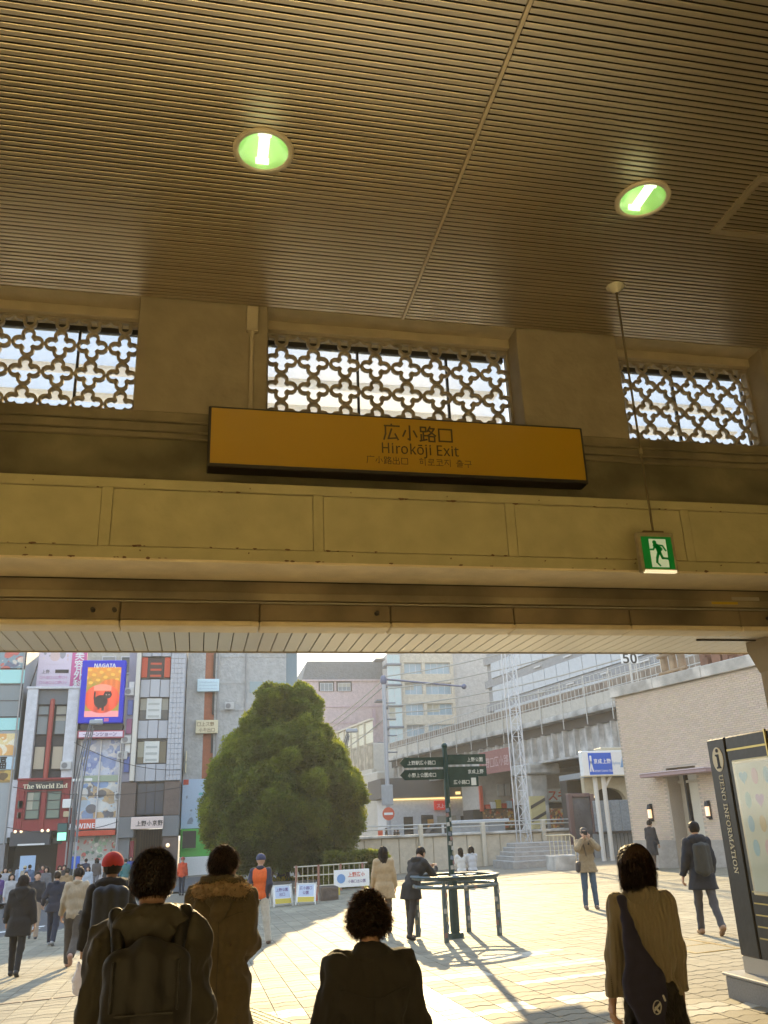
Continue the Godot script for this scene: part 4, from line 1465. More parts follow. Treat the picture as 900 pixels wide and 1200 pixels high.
func street_buildings() -> void:
	var black := M("frame_black", Color(.025, .025, .028), .5)
	var glass := M("glass_grey", Color(.16, .2, .22), .08)
	var glass_d := M("glass_dark", Color(.045, .055, .06), .06)
	var shop := M("shop_dark", Color(.03, .027, .024), .8)  # near black for shop insides, their shade put into the colour; doors share it
	var white := M("facade_white", Color(.62, .63, .66), .6, 0, "plaster")
	var Z := -62.0
	# aqua banded building, far left
	var a := thing("aqua_building", "glass fronted building with aqua bands at the far left", "building", Vector3(-15.3, -2.9, -67))
	ab("wall", a, -19, -.05, -62, -11.72, 14, -72, M("aqua_wall", Color(.33, .36, .37), .6))
	ab("wall", a, -19, -2.9, -63, -11.72, -.05, -72, shop)
	for y: Array in [[10.03, 10.95], [6.95, 7.75], [12.4, 14.0]]:
		ab("aqua_band", a, -19, y[0], -61.92, -11.72, y[1], -62, M("aqua_panel", Color(.36, .68, .66), .4), .03)
	for i in 4:
		win(a, -18.9 + 1.8 * i, 7.8, -17.15 + 1.8 * i, 9.98, Z, black, glass, 1, 2)
		win(a, -18.9 + 1.8 * i, 11.0, -17.15 + 1.8 * i, 12.35, Z, black, glass, 1, 1)
	picture("poster", a, -16.5, 10.98, -11.8, 12.3, -61.93, print_mat("poster_red", art("pr", 120, 40, 5, Color(.2, .3, .35), [Color(.6, .1, .08), Color(.7, .6, .5), Color(.1, .12, .2)], 60, .08)))
	picture("poster", a, -15.5, 5.35, -11.8, 6.75, -61.97, print_mat("poster_gold", art("pg", 100, 40, 6, Color(.75, .6, .3), [Color(.7, .35, .1), Color(.8, .75, .6), Color(.25, .12, .05)], 40, .14)))
	ab("sign_board", a, -16, 4.45, -61.9, -11.75, 5.25, -62, M("sign_sky", Color(.5, .66, .74), .5), .02)
	words(a, "福", -13.0, 4.5, -61.9, .75, M("ink_black", Color(.02, .02, .02), .6), 1.3)
	picture("poster", a, -15.5, 3.65, -11.8, 4.42, -61.97, print_mat("poster_food", art("pf", 80, 24, 9, Color(.3, .2, .06), [Color(.6, .42, .1), Color(.08, .05, .02), Color(.45, .25, .05)], 40, .1)))
	win(a, -14.4, .6, -12.6, 3.0, -61.98, black, glass_d)
	ab("pilaster", a, -12.5, -2.9, -61.8, -11.75, -.1, -63, M("pilaster_grey", Color(.25, .25, .26), .7))
	ab("menu_sign", a, -13.4, -1.8, -61.9, -12.7, -.3, -62.2, M("sign_white", Color(.75, .75, .72), .5), .02)
	# narrow building with a red lower front
	var w := thing("red_fronted_building", "narrow building with pale columns, red lower front and dark pub sign", "building", Vector3(-9.7, -2.85, -67))
	ab("wall", w, -11.45, 3.82, -62.3, -8.0, 9.7, -72, M("front_charcoal", Color(.05, .052, .058), .6))
	ab("column", w, -11.38, 3.82, -61.7, -10.7, 9.62, -62.3, white, .03)
	ab("column", w, -8.78, 3.82, -61.7, -8.06, 9.62, -62.3, white, .03)
	ab("cornice", w, -11.45, 9.62, -61.65, -8.0, 9.78, -62.3, white, .02)
	ab("upper_panel", w, -10.7, 8.62, -62.0, -8.78, 9.62, -62.3, M("front_slate", Color(.12, .135, .15), .5), .02)
	for x: Array in [[-10.68, -9.95], [-9.55, -8.8]]:
		win(w, x[0], 6.64, x[1], 8.58, -62.2, black, glass, 1, 1)
		ab("transom", w, x[0], 7.88, -62.1, x[1], 7.98, -62.2, black)
		win(w, x[0], 4.4, x[1], 5.94, -62.2, black, M("glass_beige_reflection", Color(.42, .36, .26), .15), 1, 1)  # beige reflection put into the glass colour
	obj("red_pillar", MB.new().cyl(Vector3(0, 3.82, 0), Vector3(0, 8.85, 0), .16, .16, 12).ball(Vector3(0, 8.85, 0), .16, 6), M("pillar_red", Color(.33, .05, .04), .4), w).position = Vector3(-9.76, 0, -61.95) - w.position
	var red := M("front_red", Color(.27, .02, .025), .5, 0, "plaster")
	ab("red_front", w, -11.4, .62, -61.75, -7.98, 3.82, -72, red)
	for x: float in [-11.05, -9.7, -8.3]:
		ab("pilaster", w, x - .14, .62, -61.68, x + .14, 3.1, -61.75, red, .02)
	ab("cornice", w, -11.42, 3.72, -61.6, -7.96, 3.86, -61.75, red, .02)
	ab("sign_board", w, -10.72, 3.14, -61.6, -8.6, 3.64, -61.74, black, .02)
	var cream := M("ink_cream", Color(.75, .68, .48), .5)
	letters("The World End", .26, cream, w, xf(Vector3(-9.66, 3.33, -61.6) - w.position), "Droid Serif", 700)
	for x: Array in [[-10.76, -9.9], [-9.5, -8.64]]:
		win(w, x[0], 1.33, x[1], 3.03, -61.72, black, M("glass_pub", Color(.1, .16, .13), .12), 1, 3)
		ab("curtain", w, x[0] + .08, 1.4, -61.735, x[1] - .08, 1.95, -61.728, M("curtain_green", Color(.2, .36, .28), .8))
	ab("plaque", w, -11.25, 2.0, -61.68, -10.92, 2.5, -61.75, M("plaque_green", Color(.05, .09, .07), .5), .02)
	ab("plaque", w, -11.22, 1.4, -61.68, -10.95, 1.8, -61.75, M("plaque_grey", Color(.2, .17, .15), .5), .02)
	ab("utility_box", w, -8.5, 1.95, -61.5, -7.9, 2.5, -61.75, M("sign_white"), .03)
	ab("utility_box", w, -8.4, 1.4, -61.55, -8.05, 1.75, -61.75, M("box_tan", Color(.5, .4, .25), .6), .03)
	ab("awning", w, -11.4, -.25, -61.1, -9.0, .62, -61.75, M("awning_black", Color(.05, .055, .065), .5), .04)
	ab("awning_edge", w, -10.9, -.22, -61.08, -9.3, -.12, -61.1, M("sign_white"))
	for x: float in [-11.1, -10.75, -9.5, -9.15]:
		var l := obj("spot_lamp", MB.new().ball(Vector3.ZERO, .09, 6), glow("warm_bulb", Color(1, .85, .6), .6), w)
		l.position = Vector3(x, .62, -61.0) - w.position
	ab("side_sign", w, -8.95, -.2, -61.6, -8.35, .15, -61.75, black, .02)
	ab("red_pier", w, -8.6, -2.85, -61.8, -7.98, .62, -62.6, red, .03)
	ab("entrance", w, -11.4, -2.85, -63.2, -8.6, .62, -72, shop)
	ab("pale_side", w, -11.75, .3, -61.9, -11.42, 3.8, -72, white)
	# pink roof sign
	var ps := thing("roof_sign", "pale pink clinic roof sign with a magenta strip on a steel frame", "sign", Vector3(-9.66, 9.8, -64))
	ab("board", ps, -11.3, 10.05, -64, -9.05, 13, -64.15, M("sign_lilac", Color(.72, .62, .72), .5), .02)
	ab("strip", ps, -9.05, 10.05, -63.98, -8.03, 13, -64.15, M("sign_magenta", Color(.62, .13, .33), .5), .02)
	words(ps, "美容外科", -8.86, 12.0, -63.98, .66, M("ink_white", Color(.8, .8, .8), .5), 1.2, true)
	words(ps, "上野院", -11.0, 11.05, -63.98, .26, M("ink_grey", Color(.2, .18, .2), .5))
	ab("number_bar", ps, -10.1, 11.08, -63.97, -9.2, 11.32, -64, black)
	for j in 2:
		words(ps, "口小出口上口野口小", -11.1, 10.68 - .36 * j, -63.98, .2, M("ink_pink", Color(.6, .2, .42), .5), .8)
	picture("printed_leaf", ps, -11.0, 11.7, -9.2, 13, -63.985, print_mat("leaf_print", art("lp", 60, 40, 14, Color(.72, .62, .72), [Color(.7, .5, .45), Color(.3, .28, .3), Color(.75, .62, .6)], 9, .2)))
	var sf := MB.new()
	for i in 6:
		sf.cyl(Vector3(-11.2 + i * .62, 9.7, -64.2), Vector3(-11.2 + i * .62, 10.1, -64.2), .04, .04, 6)
	sf.cyl(Vector3(-11.8, 9.85, -64.1), Vector3(-7.9, 9.85, -64.1), .04, .04, 6).cyl(Vector3(-11.75, 9.8, -64.1), Vector3(-11.2, 12.5, -64.3), .05, .05, 6)
	obj("frame", sf, M("steel_dark", Color(.1, .1, .1), .5, .4), ps).position = -ps.position
	# beige block behind them
	var bb := thing("beige_block", "plain beige building rising behind the screen and roof sign", "building", Vector3(-8, -2.9, -78))
	ab("wall", bb, -13.4, -2.9, -73.2, -4.0, 15.2, -82, M("beige_wall", Color(.5, .47, .4), .8, 0, "concrete"))
	for i in 3:
		win(bb, -8.0 + i * 1.5, 12.6, -6.9 + i * 1.5, 14.0, -73.1, white, glass_d)
	# building with the big screen
	var l := thing("screen_building", "narrow shop building with blue framed screen above printed glass", "building", Vector3(-6.6, -2.8, -67))
	ab("wall", l, -8.0, -2.8, -62.4, -4.9, 7.0, -72, M("pier_white", Color(.55, .55, .56), .6))
	ab("screen_frame", l, -7.98, 7.27, -61.4, -5.1, 11.5, -62.2, M("screen_blue", Color(.008, .02, .55), .6), .05)
	ab("screen_base", l, -7.8, 6.85, -61.7, -5.1, 7.27, -63, black)
	ab("screen_back", l, -7.8, 7.0, -62.2, -5.2, 11.3, -63, black)
	picture("lit_screen", l, -7.6, 7.68, -5.4, 11.02, -61.39, print_mat("screen_picture", pumpkin_picture(), .5, .40))
	letters("NAGATA", .26, M("ink_white"), l, xf(Vector3(-6.5, 11.13, -61.39) - l.position), "Droid Sans", 700)
	ab("screen_mark", l, -6.9, 7.38, -61.385, -6.4, 7.55, -61.4, M("ink_white"))
	ab("screen_mark", l, -6.3, 7.38, -61.385, -6.0, 7.6, -61.4, M("sign_magenta"))
	ab("shop_sign", l, -7.95, 6.32, -61.6, -4.95, 6.82, -62.4, M("sign_rose", Color(.4, .08, .12), .5), .03)
	ab("shop_sign_face", l, -7.85, 6.4, -61.58, -5.05, 6.74, -61.6, M("sign_lilac"))
	words(l, "ーシーンショーン", -7.6, 6.44, -61.58, .26, M("ink_blue", Color(.12, .06, .2), .5), 1.3, false)
	var blue := art("pb", 110, 110, 21, Color(.45, .5, .6), [Color(.12, .18, .42), Color(.5, .55, .66), Color(.2, .28, .5), Color(.65, .62, .6), Color(.4, .42, .5)], 420, .17)
	picture("printed_glass", l, -7.66, 4.0, -5.2, 6.28, -62.38, print_mat("print_blue", blue, .12))
	var blue2 := art("pb2", 110, 120, 33, Color(.5, .52, .56), [Color(.12, .25, .5), Color(.6, .62, .6), Color(.45, .3, .15), Color(.05, .06, .09), Color(.3, .45, .6)], 340, .2)
	picture("printed_glass", l, -7.66, 1.3, -5.2, 3.55, -62.38, print_mat("print_blue2", blue2, .12))
	ab("green_strip", l, -7.66, 3.58, -62.3, -5.2, 3.96, -62.39, M("strip_green", Color(.35, .42, .3), .5))
	for x: float in [-7.72, -6.45, -5.16]:
		ab("mullion", l, x - .04, 1.25, -62.2, x + .04, 6.3, -62.4, M("mullion_pale", Color(.5, .5, .5), .4, .3))
	obj("pipe", MB.new().cyl(Vector3(-8.12, -1, -61.9), Vector3(-8.12, 6.3, -61.9), .07, .07, 8), M("pipe_cream", Color(.6, .5, .3), .5), l).position = -l.position
	ab("banner", l, -7.7, .6, -61.7, -6.4, 1.22, -62.4, M("banner_red", Color(.55, .07, .03), .5), .02)
	ab("banner", l, -6.4, .6, -61.71, -5.1, 1.22, -62.4, M("banner_white", Color(.72, .7, .68), .5), .02)
	letters("LAWINE", .3, M("ink_white"), l, xf(Vector3(-7.2, .82, -61.69) - l.position), "Droid Sans", 700)
	ab("banner", l, -7.75, .2, -61.5, -5.1, .52, -62.4, M("banner_red"), .02)
	picture("shop_display", l, -7.7, -1.3, -5.1, .15, -62.39, print_mat("shop_print", art("sp", 90, 50, 41, Color(.45, .44, .4), [Color(.6, .1, .08), Color(.7, .68, .6), Color(.1, .2, .15), Color(.3, .5, .3)], 90, .06)))
	# white tiled building
	var t := thing("tiled_building", "tall white tiled building with brown lower storeys and dark windows", "building", Vector3(-3, -2.75, -67))
	var tile := M("tile_white", Color(.5, .52, .56), .35, 0, "grain")
	ab("wall", t, -4.95, 3.45, -62.3, -1.12, 14, -72, M("tile_grey", Color(.42, .43, .45), .5))
	ab("lit_pier", t, -4.42, 3.5, -61.4, -4.12, 14, -62.3, M("pier_sunlit", Color(.6, .57, .5), .5), .03)  # sunlight on this pier put into its paler colour
	ab("side_pier", t, -4.95, 3.5, -62.0, -4.42, 14, -62.3, M("pier_lilac", Color(.3, .29, .36), .5))
	for i in 5:
		var s := bx("vertical_sign", Vector3(-.18, -.5, -.04), Vector3(.18, .5, .04), M(["sign_blue", "sign_white", "sign_plum"][i % 3], [Color(.1, .15, .4), Color(.7, .7, .7), Color(.3, .1, .2)][i % 3], .5), t, .02)
		s.position = Vector3(-4.68, 4.6 + i * 1.25, -61.9) - t.position
	for y: Array in [[3.5, 4.58], [6.27, 7.46], [9.04, 10.24], [11.86, 14]]:
		var x := -4.1
		for k in 3:
			ab("tile_panel", t, x + .01, y[0], -61.9 + (.12 if k == 1 else 0.0), x + .65, y[1], -62.3, tile, .02)
			x += .66
	var x := -2.1
	for k in 4:                                                       # the tiled pier in squares
		var yy := 3.5
		while yy < 13.6:
			ab("tile", t, x + .005, yy + .005, -61.6, x + .235, yy + .33, -62.3, tile, .008)
			yy += .34
		x += .24
	var sg := [Color(.05, .03, .03), Color(.6, .62, .6), Color(.65, .66, .62)]
	for k in 3:
		var y0: float = [10.25, 7.48, 4.6][k]
		win(t, -4.1, y0, -2.12, y0 + 1.55, -62.1, black, glass_d if k < 2 else M("glass_olive", Color(.1, .085, .045), .1), 3, 1)
		ab("sign_board", t, -3.62, y0 + .08, -61.95, -2.62, y0 + 1.5, -62.02, M("window_sign_%d" % k, sg[k], .5), .02)
		for j in 3:
			ab("sign_mark", t, -3.5, y0 + .2 + .42 * j, -61.93, -2.75, y0 + .34 + .42 * j, -61.95, M(["banner_red", "pane_mark", "pane_mark"][k], Color(.4, .42, .4), .5))
	ab("sign_board", t, -4.1, 10.4, -61.9, -3.7, 11.8, -62.0, M("banner_red"), .02)
	ab("sign_board", t, -2.55, 10.4, -61.9, -2.15, 11.8, -62.0, M("banner_red"), .02)
	var brown := M("cladding_brown", Color(.135, .1, .085), .5, 0, "plaster")
	for c: Array in [[-4.95, -3.95], [-2.15, -1.12]]:
		ab("cladding_panel", t, c[0], 1.3, -61.7, c[1] - .01, 3.45, -72, brown, .02)
		ab("cladding_panel", t, c[0], -.0, -61.7, c[1] - .01, 1.28, -72, M("cladding_grey", Color(.16, .17, .175), .5), .02)
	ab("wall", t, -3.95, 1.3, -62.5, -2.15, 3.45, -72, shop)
	win(t, -3.92, 1.38, -2.16, 3.4, -62.2, black, M("glass_blue", Color(.07, .09, .12), .08), 3, 1)
	ab("name_board", t, -4.15, .5, -61.5, -2.1, 1.25, -61.75, M("board_rose", Color(.72, .58, .52), .5), .03)
	words(t, "上野小京野", -3.85, .68, -61.5, .33, M("ink_black"), 1.1)
	ab("wall", t, -3.95, -2.75, -64.5, -2.15, .5, -72, M("entry_brown", Color(.07, .05, .035), .6))
	ab("jamb", t, -4.9, -2.75, -61.9, -4.2, .0, -64, M("cladding_grey"))
	ab("jamb", t, -2.1, -2.75, -61.9, -1.13, .0, -64, brown)
	ab("banner", t, -4.15, -2.2, -61.85, -3.9, -.2, -61.95, M("banner_wine", Color(.2, .02, .03), .6))
	for k in 9:
		ab("slat", t, -3.7 + k * .17, -2.7, -64.3, -3.62 + k * .17, .45, -64.45, M("slat_wood", Color(.12, .08, .05), .6))
	var bl := obj("globe_lamp", MB.new().ball(Vector3.ZERO, .13, 8), glow("globe_bulb", Color(1, .8, .5), .45), t)
	bl.position = Vector3(-1.75, -.55, -61.6) - t.position
	# grey concrete building behind the tree
	var c := thing("concrete_building", "grey concrete building with terracotta window strip behind the tree", "building", Vector3(3, -2.7, -71))
	var con := M("concrete_grey", Color(.50, .50, .48), .85, 0, "concrete")
	ab("wall", c, -1.05, 3.8, -66, .28, 13.4, -78, con)
	ab("wall", c, 1.02, 3.8, -66, 6.35, 13.4, -78, con)
	ab("wall", c, .28, 3.8, -66.2, 1.02, 13.4, -78, M("terracotta", Color(.42, .14, .07), .7, 0, "plaster"))
	ab("wall", c, 2.2, -2.7, -66, 7.2, 3.8, -78, con)
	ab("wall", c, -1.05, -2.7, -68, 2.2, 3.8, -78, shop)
	ab("glass_corner", c, 6.35, 3.8, -66.1, 7.2, 13.4, -78, M("glass_slate", Color(.13, .2, .24), .1))
	ab("glass_band", c, 3.6, 9.9, -65.95, 6.35, 10.75, -66.1, M("glass_sea", Color(.26, .34, .36), .12))
	ab("top_band", c, 3.5, 13.1, -65.8, 7.2, 13.5, -66, M("glass_slate"))
	for k in 5:                                                     # panel joints stand as raised ribs
		ab("rib", c, 1.02, 4.6 + k * 2.0, -65.96, 6.3, 4.64 + k * 2.0, -66, con)
	for k in 3:
		ab("slit_window", c, .86, 5.6 + k * 2.75, -66.0, 1.02, 7.4 + k * 2.75, -66.2, black)
	ab("sign_board", c, -.28, 9.98, -65.6, 1.32, 10.9, -66, M("sign_ice", Color(.6, .78, .84), .4), .03)
	for j in 3:
		ab("sign_mark", c, -.15, 10.15 + .24 * j, -65.58, 1.2, 10.22 + .24 * j, -65.6, M("sign_sky"))
	ab("sign_board", c, -.28, 6.95, -65.6, 1.32, 7.9, -66, M("sign_cream", Color(.72, .64, .42), .5), .03)
	words(c, "口上ス野", -.2, 7.45, -65.6, .3, M("ink_brown", Color(.25, .15, .06), .5))
	words(c, "小キ出口", -.05, 7.05, -65.6, .28, M("ink_brown"))
	ab("poster", c, -1.05, .45, -65.8, 2.1, 3.78, -66, M("poster_sky", Color(.45, .58, .72), .5), .02)
	ab("poster_mark", c, -1.0, 3.4, -65.78, -.62, 3.76, -65.8, M("banner_red"))
	picture("poster_print", c, -.75, .75, .5, 3.1, -65.79, print_mat("print_bottle", art("bt", 50, 90, 52, Color(.45, .58, .72), [Color(.2, .24, .3), Color(.4, .5, .6), Color(.15, .35, .3), Color(.1, .45, .4)], 16, .22)))
	words(c, "上小", .6, 1.0, -65.79, .5, M("ink_teal", Color(.05, .2, .3), .5))
	var green := M("kiosk_green", Color(.08, .42, .06), .4)
	ab("shop_front", c, -1.05, -1.4, -65.5, 1.6, .42, -66.2, green, .04)
	win(c, -.95, -.9, .1, .35, -65.47, green, glass_d)
	win(c, .45, -.6, 1.5, .3, -65.47, green, glass_d)
	ab("shop_counter", c, -1.05, -2.7, -65.4, 1.6, -1.4, -66.5, M("sign_white"), .04)
	# air conditioners, pipes and cables that cling to the fronts
	var ac := M("ac_white", Color(.52, .52, .5), .6)
	for q: Array in [[w, -8.5, 4.6, -61.62], [t, -4.8, 9.4, -61.8], [t, -4.8, 6.2, -61.8], [c, 2.1, 6.5, -65.7], [c, 2.1, 8.9, -65.7], [l, -5.0, 5.2, -61.9], [l, -5.0, 2.6, -61.9]]:
		var u := bx("air_conditioner", Vector3(-.33, -.26, -.14), Vector3(.33, .26, .14), ac, q[0], .03)
		u.position = Vector3(q[1], q[2], q[3]) - (q[0] as Node3D).position
		obj("fan_grille", MB.new().cyl(Vector3(-.08, 0, .14), Vector3(-.08, 0, .16), .19, .19, 14), M("grille_grey", Color(.2, .2, .2), .6), u)
	for q: Array in [[w, -8.02, -2.5, 9.6, -61.6, .05], [l, -4.98, -2.5, 6.8, -61.7, .06], [c, 1.25, -2.4, 14.5, -65.9, .07], [c, 3.3, 3.9, 14.5, -65.9, .05], [a, -11.85, -2.5, 13.5, -61.85, .05]]:
		obj("drain_pipe", MB.new().cyl(Vector3(q[1], q[2], q[4]), Vector3(q[1], q[3], q[4]), q[5], q[5], 8), M("pipe_grey", Color(.34, .33, .32), .6), q[0]).position = -(q[0] as Node3D).position
	for q: Array in [[-.9, 2.0], [1.6, 2.0], [-.9, 2.8]]:
		ab("bracket_sign", c, q[0], q[1] + 2.2, -65.2, q[0] + .08, q[1] + 2.9, -65.9, M("sign_cream"), .01)
	var cab := MB.new()
	for q: Array in [[-11.5, 3.3, -1.1, 3.0], [-8.0, 6.0, -1.1, 4.1], [-11.6, .9, -4.9, 1.0]]:
		var pts := []
		for i2 in 9:
			var f := i2 / 8.0
			pts.append(Vector3(lerpf(q[0], q[2], f), lerpf(q[1], q[3], f) - .5 * (1.0 - pow(f * 2 - 1, 2)), -60.9))
		cab.tube(pts, .022, 5)
	tag(obj("service_cables", cab, M("cable_black", Color(.02, .02, .02), .6), null, "stuff"), "black service cables sagging across the shop fronts", "cables")

# ---------------------------------------------------------------- blocks far behind the viaduct
func far_buildings() -> void:
	var p := thing("pink_building", "pale pink building with a grey mansard roof in the distance", "building", Vector3(19, -2, -122))
	var pink := M("pink_wall", Color(.62, .5, .5), .8, 0, "concrete")
	ab("wall", p, 13.3, -2, -115, 27, 18.9, -135, pink)
	var roof := PackedVector2Array([Vector2(13.2, 18.9), Vector2(27, 18.9), Vector2(27, 21.6), Vector2(14.0, 21.6)])
	obj("roof", MB.new().prism(roof, xf(Vector3(0, 0, -116)), -18), M("roof_grey", Color(.17, .19, .2), .7, 0, "concrete"), p).position = -p.position
	ab("eave", p, 13.2, 18.75, -114.8, 27, 18.95, -116, pink)
	for k in 2:
		ab("loggia", p, 15.4 + 2.4 * k, 17.4, -114.95, 17.5 + 2.4 * k, 18.7, -115.3, M("frame_black"))
		win(p, 15.6 + 2.4 * k, 17.4, 17.3 + 2.4 * k, 18.5, -114.9, M("facade_white"), M("glass_grey"), 3, 1)
	for y: float in [15.3, 13.2]:
		ab("string_course", p, 13.3, y, -114.9, 27, y + .12, -115, M("pink_trim", Color(.5, .38, .42), .7))
	ab("vent_shaft", p, 22.6, 12.6, -114.7, 23.0, 15.0, -115, M("pink_trim"))
	var br := MB.new()
	for k in 5:
		br.cyl(Vector3(12.4, 15.2 + k * .5, -115.5), Vector3(13.3, 15.2 + k * .5, -115.2), .06, .06, 6)
	br.box(Vector3(11.8, 14.4, -118), Vector3(13.2, 17.2, -116))
	obj("stair_tower", br, M("steel_grey", Color(.35, .38, .4), .5, .3), p).position = -p.position
	var g := thing("cream_office", "cream office block with blue ribbon windows and a glass bay", "building", Vector3(30, -2, -112))
	var cream := M("office_cream", Color(.6, .54, .43), .8, 0, "concrete")
	ab("wall", g, 24.4, -2, -105.6, 36.8, 22, -130, M("office_grey", Color(.5, .49, .47), .8, 0, "concrete"))
	for fl in 5:
		var y := 9.2 + fl * 2.55
		ab("floor_band", g, 24.4, y, -105, 31.3, y + 1.15, -105.6, cream, .03)
		ab("pier", g, 24.4, y + 1.15, -105, 24.9, y + 2.55, -105.6, cream)
		ab("pier", g, 27.2, y + 1.15, -105, 27.6, y + 2.55, -105.6, cream)
		ab("pier", g, 30.9, y + 1.15, -105, 31.3, y + 2.55, -105.6, cream)
		win(g, 24.9, y + 1.15, 27.2, y + 2.55, -105.4, M("facade_white"), M("glass_azure", Color(.27, .37, .43), .1), 3, 1)
		win(g, 27.6, y + 1.15, 30.9, y + 2.55, -105.4, M("facade_white"), M("glass_azure"), 4, 1)
		win(g, 22.6, y - .3, 24.3, y + 2.1, -104.6, M("mullion_pale"), M("glass_mint", Color(.42, .52, .52), .1), 2, 2)
		ab("bay_slab", g, 22.5, y + 2.15, -104.3, 24.4, y + 2.35, -107, M("frame_slate", Color(.15, .17, .2), .5))
		if fl % 2 == 0:
			ab("balcony", g, 21.3, y + .4, -105, 22.5, y + .55, -107, M("frame_slate"))
	var pb := thing("platform_hall", "long pale panelled platform building with grey bands above the viaduct", "building", Vector3(38, 6, -62))
	pb.rotation.y = atan2(.14, .99)
	for fl in 5:
		var y := -1.0 + fl * 2.7
		for k in 26:
			bx("wall_panel", Vector3(-.2, y, 26 - k * 2.4), Vector3(.2, y + 1.75, 28.3 - k * 2.4), M("panel_pale", Color(.55, .58, .6), .5, 0, "plaster"), pb, .02)
		bx("grey_band", Vector3(-.1, y + 1.8, -36), Vector3(.35, y + 2.65, 28.4), M("band_grey", Color(.33, .335, .34), .7, 0, "concrete"), pb)
		for k in 9:
			bx("light_box", Vector3(-.25, y + 2.1, 24 - k * 6), Vector3(-.1, y + 2.25, 25.4 - k * 6), M("mullion_pale"), pb)
	bx("body", Vector3(.36, -8, -36), Vector3(6, 13, 28.4), M("band_grey"), pb)
	bx("blue_post", Vector3(-.6, -3, 12.6), Vector3(-.3, 7.3, 13.0), M("post_blue", Color(.22, .38, .6), .5), pb)

# ---------------------------------------------------------------- the railway viaduct and what stands round it
func along(o: Node3D, at: Vector3, d: Vector3) -> void:      # local x runs along d
	o.position = at
	o.rotation.y = atan2(-d.z, d.x)

